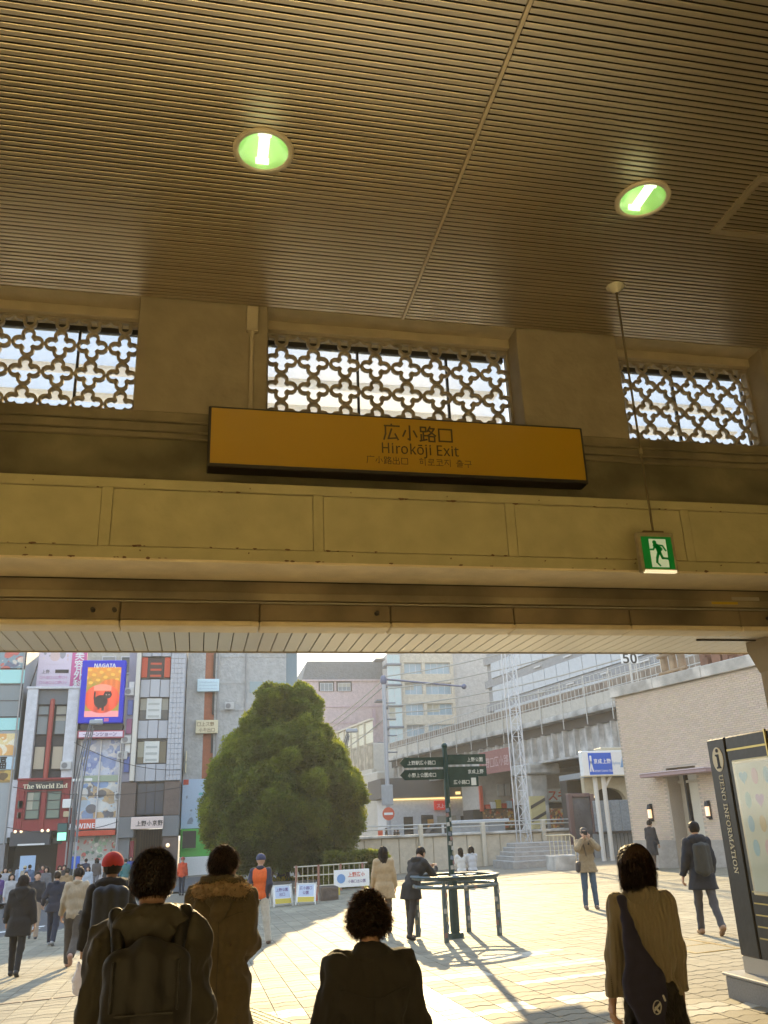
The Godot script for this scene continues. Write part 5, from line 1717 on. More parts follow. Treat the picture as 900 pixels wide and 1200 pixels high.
func viaduct() -> void:
	var d := Vector3(.14, 0, .99).normalized()
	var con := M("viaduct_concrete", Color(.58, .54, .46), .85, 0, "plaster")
	var pale := M("viaduct_pale", Color(.64, .62, .57), .7, 0, "stain")
	var steel := M("girder_steel", Color(.76, .74, .70), .6, .0, "stain")
	var v := thing("viaduct", "stained railway viaduct with steel girders crossing the road", "viaduct")
	along(v, Vector3(25.82, 0, -50), d)                        # local x: towards the eye, local z: to the right of it, away from the plaza
	# in this frame the outer face looks to -z... the face towards the plaza
	var s := -1.0 if (v.basis * Vector3(0, 0, 1)).x > 0 else 1.0
	var z := func(a: float, b: float, y0: float, y1: float, x0: float, x1: float) -> Array: return [Vector3(x0, y0, minf(a * s, b * s)), Vector3(x1, y1, maxf(a * s, b * s))]
	var slab: Array = z.call(-.7, -20.0, 5.95, 6.6, -44, 30)  # runs far back out of view to shade the shops below
	bx("deck", slab[0], slab[1], M("under_deck_shade", Color(.12, .11, .1), .9), v)  # shade under the deck put into its dark colour
	for i in 37:
		var x := -44.0 + i * 2.0
		var q: Array = z.call(.12, -.1, 6.98, 7.72, x + .012, x + 1.988)
		bx("parapet_panel", q[0], q[1], con, v, .02)
		var e: Array = z.call(.18, -.75, 6.6, 6.97, x, x + 2)
		bx("edge_beam", e[0], e[1], pale, v, .02)
	for i in 18:
		var x := -44.0 + i * 4.12
		var q: Array = z.call(-.5, -.7, 7.0, 8.5, x, x + 4.1)
		bx("inner_wall_panel", q[0], q[1], M("inner_wall_brown", Color(.40, .33, .265), .85, 0, "stain"), v, .02)
	var rail := MB.new()
	for i in 149:
		var x := -44.0 + i * .5
		rail.cyl(Vector3(x, 7.75, 0), Vector3(x, 9.0, 0), .022, .022, 4, false)
	obj("railing_bars", rail, M("rail_grey", Color(.5, .49, .45), .5, .2), v, "stuff")
	for y: float in [9.0, 8.4, 7.9]:
		obj("railing_pipe", MB.new().cyl(Vector3(-44, y, 0), Vector3(30, y, 0), .035, .035, 6), M("rail_grey"), v)
	for i in 25:
		var x := -43.0 + i * 3.0
		obj("outrigger_post", MB.new().cyl(Vector3(x, 5.9, .22 * s), Vector3(x, 9.1, .22 * s), .04, .04, 6), M("rail_grey"), v)
	# main girder over the road with stiffeners
	var gq: Array = z.call(-.9, -1.02, 4.15, 5.95, -43.5, 30)
	bx("girder", gq[0], gq[1], steel, v)
	var gf: Array = z.call(-.7, -1.3, 4.05, 4.2, -43.5, 30)
	bx("girder_flange", gf[0], gf[1], steel, v)
	for i in 49:
		var x := -43.0 + i * 1.5
		var t := PackedVector2Array([Vector2(x - .03, 4.2), Vector2(x + .03, 4.2), Vector2(x + .05, 5.95), Vector2(x - .05, 5.95)])
		obj("stiffener", MB.new().prism(t, Transform3D(Basis(), Vector3(0, 0, -.9 * s)), .4 * s), steel, v)
	for k in 4:
		var q: Array = z.call(-2.4 - k * 1.9, -2.5 - k * 1.9, 4.3, 6.1, -43.5, 30)
		bx("inner_girder", q[0], q[1], M("under_deck_shade"), v)  # shaded girders, the dark put into their colour
	# pier, abutment and the walled run beyond the road
	var pq: Array = z.call(.1, -1.3, -2.2, 3.3, -14.4, -12.6)
	bx("pier", pq[0], pq[1], pale, v, .08)
	var cq: Array = z.call(.4, -2.2, 3.3, 4.05, -14.9, -12.1)
	bx("pier_cap", cq[0], cq[1], pale, v, .1)
	var aq: Array = z.call(.3, -9, -2.4, 4.9, -47, -43.6)
	bx("abutment", aq[0], aq[1], con, v, .05)
	var bq: Array = z.call(.3, -9, -2.4, 8.9, -90, -47)
	bx("abutment", bq[0], bq[1], con, v, .05)
	bx("corbel", (z.call(1.3, .0, 4.4, 5.6, -47.5, -43.2) as Array)[0], (z.call(1.3, .0, 4.4, 5.6, -47.5, -43.2) as Array)[1], con, v, .1)
	bx("corbel_under", (z.call(1.1, .0, 3.7, 4.4, -47.0, -44.2) as Array)[0], (z.call(1.1, .0, 3.7, 4.4, -47.0, -44.2) as Array)[1], M("beam_rust", Color(.2, .15, .11), .8, 0, "stain"), v, .1)
	for i in 15:
		var x := -47.0 - (i + 1) * 2.6
		var wq: Array = z.call(.42, .1, 6.2, 8.85, x + .06, x + 2.54)
		bx("wall_panel", wq[0], wq[1], M("panel_cream", Color(.5, .44, .33), .7, 0, "stain"), v, .03)
		var pp: Array = z.call(.5, .0, 5.6, 11.5, x - .08, x + .06)
		bx("wall_post", pp[0], pp[1], M("post_cream", Color(.55, .5, .4), .6), v)
		for r in 2:
			var y := 9.0 + r * 1.2
			var nq: Array = z.call(.3, .22, y, y + 1.1, x + .12, x + 2.48)
			var fr := MB.new()
			fr.box(Vector3(x + .1, y - .05, .2 * s - .06), Vector3(x + 2.5, y + .02, .2 * s + .06)).box(Vector3(x + 1.27, y, .2 * s - .05), Vector3(x + 1.33, y + 1.1, .2 * s + .05))
			var w := obj("window", fr, M("post_cream"), v)
			bx("pane", nq[0], nq[1], sheer(), w)
	var wt: Array = z.call(.5, .1, 11.4, 11.6, -90, -47)
	bx("wall_cap", wt[0], wt[1], M("post_cream"), v)
	var wb: Array = z.call(.6, .0, 5.5, 6.15, -90, -47)
	bx("wall_ledge", wb[0], wb[1], con, v, .05)
	# banner hung on the girder, in red figures with pale edges
	var ban := thing("girder_banner", "faded red lettered banner hanging on the viaduct girder", "banner")
	along(ban, v.position + d * -18.0, d)
	var bm := MB.new()
	var bz := .25 * s
	bm.box(Vector3(-2.6, 3.75, bz - .02), Vector3(2.9, 5.5, bz + .02))
	obj("banner_cloth", bm, M("banner_faded", Color(.32, .12, .11), .7, 0, "plaster"), ban)
	var kb := MB.new()
	kanji(kb, "上野口広小路", Transform3D(Basis(Vector3(1, 0, 0), Vector3.UP, Vector3(0, 0, 1)) if s > 0 else Basis(Vector3(-1, 0, 0), Vector3.UP, Vector3(0, 0, -1)), Vector3(-2.3 if s > 0 else 2.6, 4.2, bz + .02 * s)), .78, .8, 1.05, false, .01)
	obj("lettering", kb, M("banner_ink", Color(.55, .38, .36), .6), ban, "stuff")
	# low wall, ramp and steps in front of the road
	var ra := thing("ramp_wall", "low beige ramp wall with panelled face and pale coping beyond the plaza", "wall", Vector3(13.5, -2.1, -47))
	for i in 16:
		ab("wall_panel", ra, 7.6 + i * .92, -2.5, -46.6, 8.5 + i * .92, -.52, -46.9, M("ramp_beige", Color(.60, .53, .41), .8, 0, "plaster"), .03)
	ab("coping", ra, 7.5, -.52, -46.45, 22.4, -.38, -47, pale, .03)
	for i in 5:
		ab("post", ra, 8.0 + i * 3.4, -2.4, -46.35, 8.22 + i * 3.4, .1, -46.6, M("post_cream"), .03)
	var rr := MB.new()
	for y: float in [-.1, .08]:
		rr.cyl(Vector3(7.6, y, -46.45), Vector3(22.0, y, -46.45), .035, .035, 6)
	obj("handrail", rr, M("rail_grey"), ra).position = -ra.position
	var stp := thing("stone_steps", "broad grey stone steps leading up from the plaza", "steps", Vector3(16.4, -2.0, -43))
	for i in 5:
		ab("step", stp, 14.7 + i * .2, -2.3, -41.6 - i * .42, 18.4, -1.72 + i * .19, -44.6, M("step_stone", Color(.4, .38, .35), .8, 0, "concrete"), .02)
	var gp := thing("rail_pillar", "pale stone block with metal hand rails beside the steps", "railing", Vector3(15.5, -2.0, -37.4))
	ab("block", gp, 14.95, -2.2, -37.0, 15.95, -1.38, -38.0, pale, .04)
	var hr := MB.new()
	for i in 6:
		hr.cyl(Vector3(15.0 + i * .19, -1.4, -37.5), Vector3(15.0 + i * .19, -.58, -37.5), .02, .02, 6)
	hr.tube([Vector3(14.85, -.58, -37.5), Vector3(16.0, -.58, -37.5), Vector3(16.15, -.7, -37.5), Vector3(16.15, -1.9, -37.5)], .03)
	obj("hand_rail", hr, M("rail_cream", Color(.6, .54, .38), .4, .3), gp).position = -gp.position
	# grey box behind the wall
	var kb2 := thing("grey_cabin", "flat grey site cabin standing behind the ramp wall", "cabin", Vector3(16, -1, -51))
	ab("body", kb2, 14.7, -1.7, -50, 17.4, .1, -52, M("cabin_grey", Color(.36, .38, .39), .6, 0, "plaster"), .04)
	ab("roof", kb2, 14.5, .1, -49.8, 17.6, .24, -52.2, M("cabin_roof", Color(.5, .52, .53), .5), .03)
	ab("side_panel", kb2, 16.4, -1.7, -49.95, 17.35, .05, -50, M("cabin_dark", Color(.25, .27, .28), .6))
	# white shop under the viaduct beyond the road
	var sh := thing("white_shop", "white shop with dark doors under the viaduct span", "shop", Vector3(22, -1.6, -88))
	ab("wall", sh, 17.9, -1.8, -84, 26.2, 2.6, -90, M("shop_white", Color(.62, .62, .62), .6, 0, "plaster"))
	ab("dark_upper", sh, 17.0, 2.6, -83.5, 28, 4.4, -90, M("under_deck_shade"))  # dark block standing for the shade under the span
	ab("light_strip", sh, 18, 2.4, -83.7, 25.8, 2.52, -84, glow("strip_warm", Color(1, .85, .5), .5))
	for dd: Array in [[19.2, 20.1, .9], [20.9, 22.1, 1.0], [24.8, 25.8, .8]]:
		ab("door", sh, dd[0], -1.5, -83.92, dd[1], dd[2], -84.05, M("shop_dark"), .02)
	win(sh, 22.4, -1.2, 24.4, .9, -83.95, M("mullion_pale"), M("glass_grey"), 2, 1)
	ab("orange_sign", sh, 21.5, -.6, -83.88, 22.1, .6, -83.92, M("sign_orange", Color(.5, .25, .06), .5))
	ab("red_sign", sh, 22.2, 1.4, -83.6, 23.7, 2.25, -83.9, glow("sign_red", Color(.8, .05, .03), .12, Color(.6, .04, .03)), .03)
	words(sh, "ス上小", 22.4, 1.6, -83.6, .36, M("ink_white"))
	for x: float in [24.3, 25.1]:
		ab("ceiling_lamp", sh, x, 2.75, -83.3, x + .45, 3.0, -83.48, glow("strip_warm", Color(1, .85, .5), .5))
	# open fronted shops right of it
	var os := thing("market_shop", "open market shop with red signs and bright goods under the viaduct", "shop", Vector3(26, -1.6, -78))
	ab("wall", os, 23.9, 1.2, -75, 30, 4.3, -80, M("shop_cream", Color(.5, .46, .4), .7, 0, "plaster"))
	ab("counter_back", os, 23.9, -1.8, -77, 30, 1.2, -80, M("shop_dark"))
	for k in 3:
		ab("air_conditioner", os, 25.6 + k * .62, 2.2, -74.6, 26.1 + k * .62, 3.2, -75, M("aircon", Color(.45, .43, .4), .6), .04)
	for s2: Array in [[27.6, 2.1, 28.3, 3.4], [27.7, .5, 28.5, 1.5], [23.85, 1.0, 24.15, 3.1]]:
		ab("red_sign", os, s2[0], s2[1], -74.5, s2[2], s2[3], -74.8, M("banner_red"), .03)
	picture("goods", os, 24.2, -.4, 28.6, 1.15, -75.2, print_mat("goods_print", art("gd", 120, 44, 61, Color(.25, .12, .05), [Color(.65, .12, .04), Color(.7, .4, .08), Color(.6, .55, .4), Color(.08, .05, .04)], 200, .035)))
	for k in 9:
		var hh := .35 + .5 * fposmod(k * .37, 1.0)
		ab("shop_board", os, 24.3 + k * .5, 1.2, -74.5 + .02 * (k % 3), 24.72 + k * .5, 1.2 + hh, -74.9, M(["banner_red", "sign_white", "base_yellow", "banner_red", "sign_sky"][k % 5], Color(.55, .42, .05), .5), .02)
	for k in 5:
		ab("crate", os, 24.4 + k * .8, -1.75, -74.2, 25.0 + k * .8, -.95 + .2 * (k % 2), -74.8, M(["crate_tan", "crate_blue"][k % 2], [Color(.4, .27, .12), Color(.1, .2, .4)][k % 2], .7), .03)
	var cy := thing("corner_shop", "corner shop with red katakana sign and orange goods beside the pier", "shop", Vector3(28, -1.6, -69))
	ab("wall", cy, 26.0, 1.35, -66, 31, 3.6, -72, M("shop_cream"))
	ab("counter_back", cy, 26.0, -1.8, -68, 31, 1.35, -72, M("shop_dark"))
	ab("name_sign", cy, 26.2, 1.4, -65.5, 28.3, 2.35, -65.9, M("sign_white"), .04)
	words(cy, "スキ", 26.45, 1.5, -65.48, .72, M("banner_red"), 1.5)
	picture("goods", cy, 26.2, -.5, 29, .95, -66.3, print_mat("goods_print2", art("gd2", 110, 50, 67, Color(.3, .12, .04), [Color(.7, .1, .04), Color(.75, .45, .1), Color(.65, .6, .5), Color(.06, .05, .05)], 200, .04)))
	ab("white_counter", cy, 26.2, -.9, -65.8, 29, -.5, -66.6, M("sign_white"), .04)
	# striped barrier
	var sb := thing("striped_guard", "black and yellow striped pillar guard under the viaduct", "barrier", Vector3(23.4, -1.7, -60))
	var st := MB.new()
	var ye := MB.new()
	for i in 7:
		var p := PackedVector2Array([Vector2(-.55, -.1 + i * .44), Vector2(.55, .42 + i * .44), Vector2(.55, .64 + i * .44), Vector2(-.55, .12 + i * .44)])
		(st if i % 2 == 0 else ye).prism(p, xf(Vector3(0, 0, .02)), .03)
	ye.box(Vector3(-.55, -.1, -.3), Vector3(.55, 3.4, .02))
	obj("yellow_face", ye, M("guard_yellow", Color(.5, .42, .2), .6), sb)
	obj("black_stripe", st, M("frame_black"), sb)

func sheer() -> StandardMaterial3D:
	if not mats.has("frosted_pane"):
		var m := M("frosted_pane", Color(.8, .78, .68), .5)
		m.backlight_enabled = true
		m.backlight = Color(.9, .88, .78)
	return mats["frosted_pane"]

# ---------------------------------------------------------------- brick building at the right, with its door and lanterns
func brick_building() -> void:
	var d := Vector3(.22, 0, .976).normalized()
	var b := thing("brick_building", "long beige brick building with pale coping along the right of the plaza", "building")
	along(b, Vector3(16.9, -1.83, -33.5), d)                    # local x along the wall, local z out to the plaza
	var H := 6.97
	var mortar := M("mortar", Color(.50, .42, .33), .9, 0, "grain")
	var m2 := M("plinth_stone", Color(.40, .36, .31), .8, 0, "concrete")
	bx("wall", Vector3(0, -.3, -8), Vector3(2.4, H - .43, 0), mortar, b)
	bx("wall", Vector3(3.95, -.3, -8), Vector3(26, H - .43, 0), mortar, b)
	bx("wall", Vector3(2.4, 3.55, -8), Vector3(3.95, H - .43, 0), mortar, b)
	bx("wall", Vector3(2.4, -.3, -8), Vector3(3.95, 3.55, -.6), M("door_cream", Color(.55, .48, .36), .7, 0, "plaster"), b)
	for c in 10:
		bx("coping_stone", Vector3(-.14 + c * 2.62, H - .42, -8.1), Vector3(2.47 + c * 2.62, H, .14), M("coping_white", Color(.72, .66, .57), .7, 0, "stain"), b, .02)
	for c in 18:
		var x := c * 1.4
		if x + 1.39 < 2.4 or x > 3.9:
			bx("plinth_slab", Vector3(x, -.3, 0), Vector3(x + 1.388, 1.0, .035), m2, b, .01)
	bx("plinth_slab", Vector3(1.4, -.3, 0), Vector3(2.4, 1.0, .035), m2, b, .01)
	# door recess: pale leaf, dark edge, side lights and canopy
	bx("door", Vector3(2.95, -.2, -.6), Vector3(3.85, 3.3, -.52), M("door_pale", Color(.6, .55, .44), .5), b, .02)
	bx("door_edge", Vector3(2.78, -.2, -.6), Vector3(2.86, 3.5, -.45), M("frame_black"), b)
	bx("door_transom", Vector3(2.42, 3.0, -.6), Vector3(3.95, 3.1, -.48), M("door_cream"), b)
	bx("awning", Vector3(1.75, 3.25, 0), Vector3(5.2, 3.38, .75), M("awning_mauve", Color(.36, .25, .25), .5), b, .02)
	bx("awning_edge", Vector3(1.75, 3.38, 0), Vector3(5.2, 3.42, .78), M("awning_pale", Color(.55, .45, .45), .5), b)
	bx("low_door", Vector3(6.6, -.2, .0), Vector3(8.4, 2.6, .05), M("door_cream"), b, .02)
	# bricks in running bond
	var one := MB.new().box(Vector3(-.104, -.031, -.01), Vector3(.104, .031, .012), Transform3D(), .005).mesh()
	var at := []
	var row := 0
	var y := 1.04
	while y < H - .47:
		var x := .11 + (.11 if row % 2 else 0.0)
		while x < 15.0:
			var in_door := x > 2.30 and x < 4.06 and y < 3.6
			if not in_door and not (x > 6.5 and x < 8.5 and y < 2.65):
				at.append(Vector3(x, y, 0))
			x += .22
		y += .073
		row += 1
	var mm := MultiMesh.new()
	mm.transform_format = MultiMesh.TRANSFORM_3D
	mm.use_colors = true
	mm.mesh = one
	mm.instance_count = at.size()
	for i in at.size():
		mm.set_instance_transform(i, Transform3D(Basis(Vector3.UP, rng.randf_range(-.006, .006)), at[i] + Vector3(0, 0, rng.randf_range(-.003, .004))))
		var k := rng.randf_range(.93, 1.06)
		mm.set_instance_color(i, Color(.70 * k, .56 * k * rng.randf_range(.97, 1.02), .43 * k * rng.randf_range(.93, 1.03)))
	var mi := MultiMeshInstance3D.new()
	mi.name = "bricks"
	mi.multimesh = mm
	var bm := M("brick_clay", Color(1, 1, 1), .85, 0, "grain")
	bm.vertex_color_use_as_albedo = true
	mi.material_override = bm
	mi.set_meta("kind", "stuff")
	b.add_child(mi)
	var corner := MB.new()
	for i in 75:
		corner.box(Vector3(-.012, 1.01 + i * .073, -.2 if i % 2 else -.1), Vector3(0.0, 1.07 + i * .073, .012), Transform3D())
	obj("corner_bricks", corner, M("brick_plain", Color(.50, .41, .32), .85, 0, "grain"), b, "stuff")
	# lanterns
	var ll := ["small black wall lantern on the brick left of the door", "small black wall lantern on the brick right of the door"]
	for i in 2:
		var l := thing("wall_lantern", ll[i], "lantern", b.transform * Vector3([1.32, 4.35][i], 2.0, .02), b.rotation.y, "lanterns on the brick wall")
		bx("back_plate", Vector3(-.09, -.32, 0), Vector3(.09, .32, .03), M("frame_black"), l, .01)
		obj("lamp_glass", MB.new().cyl(Vector3(0, -.2, .1), Vector3(0, .12, .1), .075, .075, 10), glow("lantern_glass", Color(1, .75, .42), .42), l)
		obj("cap", MB.new().cyl(Vector3(0, .12, .1), Vector3(0, .3, .1), .1, .06, 10), M("frame_black"), l)
		obj("base", MB.new().cyl(Vector3(0, -.28, .1), Vector3(0, -.2, .1), .06, .09, 10), M("frame_black"), l)
	# rusty pipework on the roof
	var rp := thing("roof_pipework", "rusty brown pipework standing on the roof behind the coping", "pipework", b.transform * Vector3(1.2, 6.8, -2.2), b.rotation.y)
	var pm := MB.new()
	for i in 3:
		pm.cyl(Vector3(-.4 + i * .55, -.3, 0), Vector3(-.4 + i * .55, 3.4, .1 * i), .16, .16, 10)
	pm.cyl(Vector3(-.6, .7, .15), Vector3(1.0, .75, .15), .07, .07, 8).cyl(Vector3(-.6, 1.4, .15), Vector3(1.0, 1.45, .15), .07, .07, 8)
	obj("duct", pm, M("rust_tan", Color(.42, .3, .18), .7, 0, "stain"), rp)
	var rm := MB.new()
	for i in 16:
		var x := 1.8 + i * .32
		rm.box(Vector3(x, -.2, rng.randf_range(-.5, 0)), Vector3(x + rng.randf_range(.1, .28), rng.randf_range(.4, 2.2), rng.randf_range(.05, .3)))
	obj("rusty_plate", rm, M("rust_red", Color(.30, .15, .09), .8, 0, "stain"), rp, "stuff")

# ---------------------------------------------------------------- info totem, signs, poles
func totem() -> void:
	var t := thing("info_totem", "tall black information totem with poster case beside the pillar", "information board", Vector3(5.6, -1.74, -8.5))
	var blk := M("totem_black", Color(.035, .033, .028), .35, .1, "metal")
	var gold := M("totem_gold", Color(.55, .43, .15), .35, .7)
	bx("plinth", Vector3(-.14, -.12, -.66), Vector3(.75, .17, 1.2), M("plinth_granite", Color(.27, .26, .24), .6, 0, "grain"), t, .015)
	bx("plinth_band", Vector3(-.16, .17, -.68), Vector3(.77, .2, 1.22), M("plinth_edge", Color(.35, .34, .31), .5), t, .008)
	bx("steel_skirt", Vector3(.015, .2, -.53), Vector3(.5, .36, 1.1), M("brushed_steel", Color(.42, .39, .34), .35, .8), t, .004)
	bx("side_panel", Vector3(0, .36, -.53), Vector3(.5, 2.53, -.19), blk, t, .012)
	bx("main_panel", Vector3(0.008, .36, -.18), Vector3(.5, 2.53, 1.1), blk, t, .012)
	bx("gold_line", Vector3(.002, 2.38, -.17), Vector3(.01, 2.40, 1.1), gold, t)
	for k in 5:
		bx("gold_line", Vector3(.002, .55 + k * .108, -.14), Vector3(.01, .562 + k * .108, 1.1), gold, t)
	bx("gold_edge", Vector3(-.012, .9, .54), Vector3(.01, 2.54, .56), gold, t)
	var ring := MB.new()
	var pl := PackedVector2Array()
	for i in 28:
		pl.append(Vector2(cos(TAU * i / 28) * .1, sin(TAU * i / 28) * .13))
	var face := Transform3D(Basis(Vector3(0, 0, 1), Vector3.UP, Vector3(-1, 0, 0)), Vector3(0, 2.31, -.35))   # x along +z, out of the board towards -x
	ring.prism(pl, face, .006)
	obj("round_badge", ring, M("badge_cream", Color(.72, .64, .45), .5), t)
	letters("i", .19, M("ink_black", Color(.02, .02, .02), .6), t, face * Transform3D(Basis(), Vector3(0, -.005, .008)), "Droid Serif", 700, "letter_i")
	# the word runs down the panel
	letters("UENO INFORMATION", .07, M("ink_cream", Color(.75, .68, .48), .5), t, face * Transform3D(Basis(Vector3(0, 0, 1), -PI / 2), Vector3(.0, -.66, .004)), "Droid Serif", 400)
	bx("poster_case", Vector3(-.012, .96, -.09), Vector3(.008, 2.28, .98), M("case_gold", Color(.62, .54, .32), .4, .4), t, .006)
	bx("poster", Vector3(-.016, 1.0, -.05), Vector3(-.012, 2.24, .94), M("poster_pale", Color(.62, .66, .5), .5), t)
	var cols := [Color(.2, .5, .62), Color(.62, .45, .12), Color(.25, .52, .48), Color(.65, .4, .45), Color(.12, .42, .62), Color(.5, .3, .55)]
	for r in 5:
		for c in 5:
			var y := 2.1 - r * .23
			var z := .08 + c * .2 + (.02 if r % 2 else 0.0)
			var e := PackedVector2Array()
			var heart := (r == 1 and c == 1) or (r + c * 2) % 7 == 0
			for i in 24:
				var a := TAU * i / 24
				e.append(Vector2(.0045 * 16 * pow(sin(a), 3), .0045 * (13 * cos(a) - 5 * cos(2 * a) - 2 * cos(3 * a) - cos(4 * a))) if heart else Vector2(cos(a) * .052, sin(a) * .08))
			if r == 4:
				continue
			obj("printed_heart" if heart else "printed_egg", MB.new().prism(e, Transform3D(face.basis, Vector3(-.016, y, z)), .002), M("egg_%d" % ((r * 2 + c * 3) % 6), cols[(r * 2 + c * 3) % 6].lerp(Color(.62, .66, .5), .25), .5), t)
	bx("printed_band", Vector3(-.018, 1.02, .3), Vector3(-.016, 1.07, .9), M("sign_magenta", Color(.62, .13, .33), .5), t)
	bx("case_glass", Vector3(-.026, .98, -.07), Vector3(-.022, 2.26, .96), pane_mat("case_pane", Color(.95, 1, .97), .06), t)

func signpost() -> void:
	var t := thing("finger_signpost", "dark green finger signpost with five arrow plates rising from the ring table", "signpost", Vector3(4.75, gy(4.75, -16.9), -16.9))
	var gm := M("post_green", Color(.018, .055, .048), .4, .2, "metal")
	obj("pole", MB.new().cyl(Vector3(0, 0, 0), Vector3(0, 3.42, 0), .055, .05, 14).ball(Vector3(0, 3.42, 0), .06, 8), gm, t)
	obj("thick_column", MB.new().cyl(Vector3(0, 0, 0), Vector3(0, 1.02, 0), .085, .085, 14).cyl(Vector3(0, 0, 0), Vector3(0, .09, 0), .16, .15, 14), M("column_green", Color(.05, .085, .075), .5, .2, "metal"), t)
	var wh := M("plate_ink", Color(.58, .6, .55), .5)
	var rows := [[-1.0, 3.02, .78, "上野駅広小路口"], [-1.0, 2.79, .78, "小野上公園成口"], [1.0, 3.06, .78, "上野公園"], [1.0, 2.83, .78, "京成上野"], [1.0, 2.64, .6, "広小路口"]]
	for i in 5:
		var s: float = rows[i][0]
		var w: float = rows[i][2]
		var y: float = rows[i][1]
		var p := PackedVector2Array([Vector2(.05 * s, y), Vector2((.05 + w) * s, y), Vector2((.05 + w + (.09 if s < 0 else 0.0)) * s, y + .095), Vector2((.05 + w) * s, y + .19), Vector2(.05 * s, y + .19)])
		var pl := obj("arrow_plate", MB.new().prism(p, xf(Vector3(0, 0, -.015)), .03), gm, t)
		var b := MB.new()
		var tx: String = rows[i][3]
		var size := .078
		kanji(b, tx, xf(Vector3((-.05 - w + .06) if s < 0 else (.05 + w - .06 - tx.length() * size * 1.05 - (.12 if i == 4 else 0.0)), y + .05, .016)), size, 1.1, 1.05, false, .003)
		if i == 4:
			b.box(Vector3(.05 + w - .15, y + .025, .016), Vector3(.05 + w - .05, y + .165, .02))
		obj("lettering", b, wh, pl, "stuff")
	var stick := [Color(.34, .34, .31), Color(.26, .15, .13), Color(.14, .18, .24), Color(.3, .27, .18), Color(.42, .42, .4)]
	for i in 14:
		var a := rng.randf_range(-.9, .9)
		var y := 1.2 + i * .085
		var st := bx("sticker", Vector3(-.03, -.035, .0), Vector3(.03, .035, .004), M("sticker_%d" % (i % 5), stick[i % 5], .5), t)
		st.position = Vector3(sin(a) * .052, y, cos(a) * .052)
		st.rotation = Vector3(0, a, rng.randf_range(-.3, .3))

func ring_table() -> void:
	var c := Vector3(4.82, gy(4.82, -16.9), -16.95)
	var t := thing("ring_table", "circular steel leaning table with four stickered legs round the signpost", "table", c)
	var bl := M("ring_steel", Color(.13, .175, .18), .4, .3, "metal")
	var R := .78
	for k: Array in [[1.03, .034], [.89, .032]]:
		var b := MB.new()
		var n := 40
		b.lathe(Vector3(0, k[0], 0), [Vector2(R - k[1], 0), Vector2(R - k[1] * .7, -k[1] * .7), Vector2(R, -k[1]), Vector2(R + k[1] * .7, -k[1] * .7), Vector2(R + k[1], 0), Vector2(R + k[1] * .7, k[1] * .7), Vector2(R, k[1]), Vector2(R - k[1] * .7, k[1] * .7), Vector2(R - k[1], 0)], n)
		obj("ring", b, bl, t)
	obj("ring_shelf", MB.new().lathe(Vector3(0, 1.055, 0), [Vector2(.70, -.014), Vector2(.69, .0), Vector2(.70, .014), Vector2(.84, .014), Vector2(.85, .0), Vector2(.84, -.014), Vector2(.70, -.014)], 44), M("table_blue", Color(.05, .09, .11), .55, 0, "metal"), t)
	for k in 4:
		var a := TAU * k / 4 + .55
		b_leg(t, Vector3(cos(a) * R, 0, sin(a) * R), k)
		obj("spoke", MB.new().cyl(Vector3(cos(a) * .1, .99, sin(a) * .1), Vector3(cos(a) * R, 1.0, sin(a) * R), .02, .02, 8), bl, t)
	var stick := [Color(.34, .34, .31), Color(.26, .15, .13), Color(.14, .18, .24), Color(.3, .27, .18), Color(.42, .42, .4)]
	for i in 18:
		var a := rng.randf() * TAU
		var st := bx("sticker", Vector3(-.03, -.022, .0), Vector3(.03, .022, .003), M("sticker_%d" % (i % 5), stick[i % 5], .5), t)
		st.position = Vector3(sin(a) * (R + .034), [1.03, .89][i % 2], cos(a) * (R + .034))
		st.rotation.y = a
	for i in 3:
		var pp := tag(bx("leaflet", Vector3(-.1, 0, -.07), Vector3(.1, .012, .07), M(["banner_red", "sign_white", "sign_sky"][i], [Color(.55, .07, .03), Color(.75, .75, .72), Color(.5, .66, .74)][i], .6)), ["red leaflet lying on the ring table", "white leaflet lying on the ring table", "pale blue leaflet lying on the ring table"][i], "leaflet")
		pp.position = c + Vector3(-.35 + i * .3, 1.066, .42 - i * .1)
		pp.rotation.y = .4 * i

func b_leg(t: Node3D, p: Vector3, k: int) -> void:
	obj("leg", MB.new().cyl(p, p + Vector3(0, .88, 0), .05, .05, 12).cyl(p, p + Vector3(0, 1.0, 0), .03, .03, 8), M("ring_steel"), t)
	for i in 6:
		var st := bx("sticker", Vector3(-.028, -.04, .0), Vector3(.028, .04, .003), M("sticker_%d" % ((i + k) % 5), Color(.5, .5, .5), .5), t)
		var a := rng.randf_range(-.8, .8)
		st.position = p + Vector3(sin(a) * .051, .12 + i * .13, cos(a) * .051)
		st.rotation.y = a

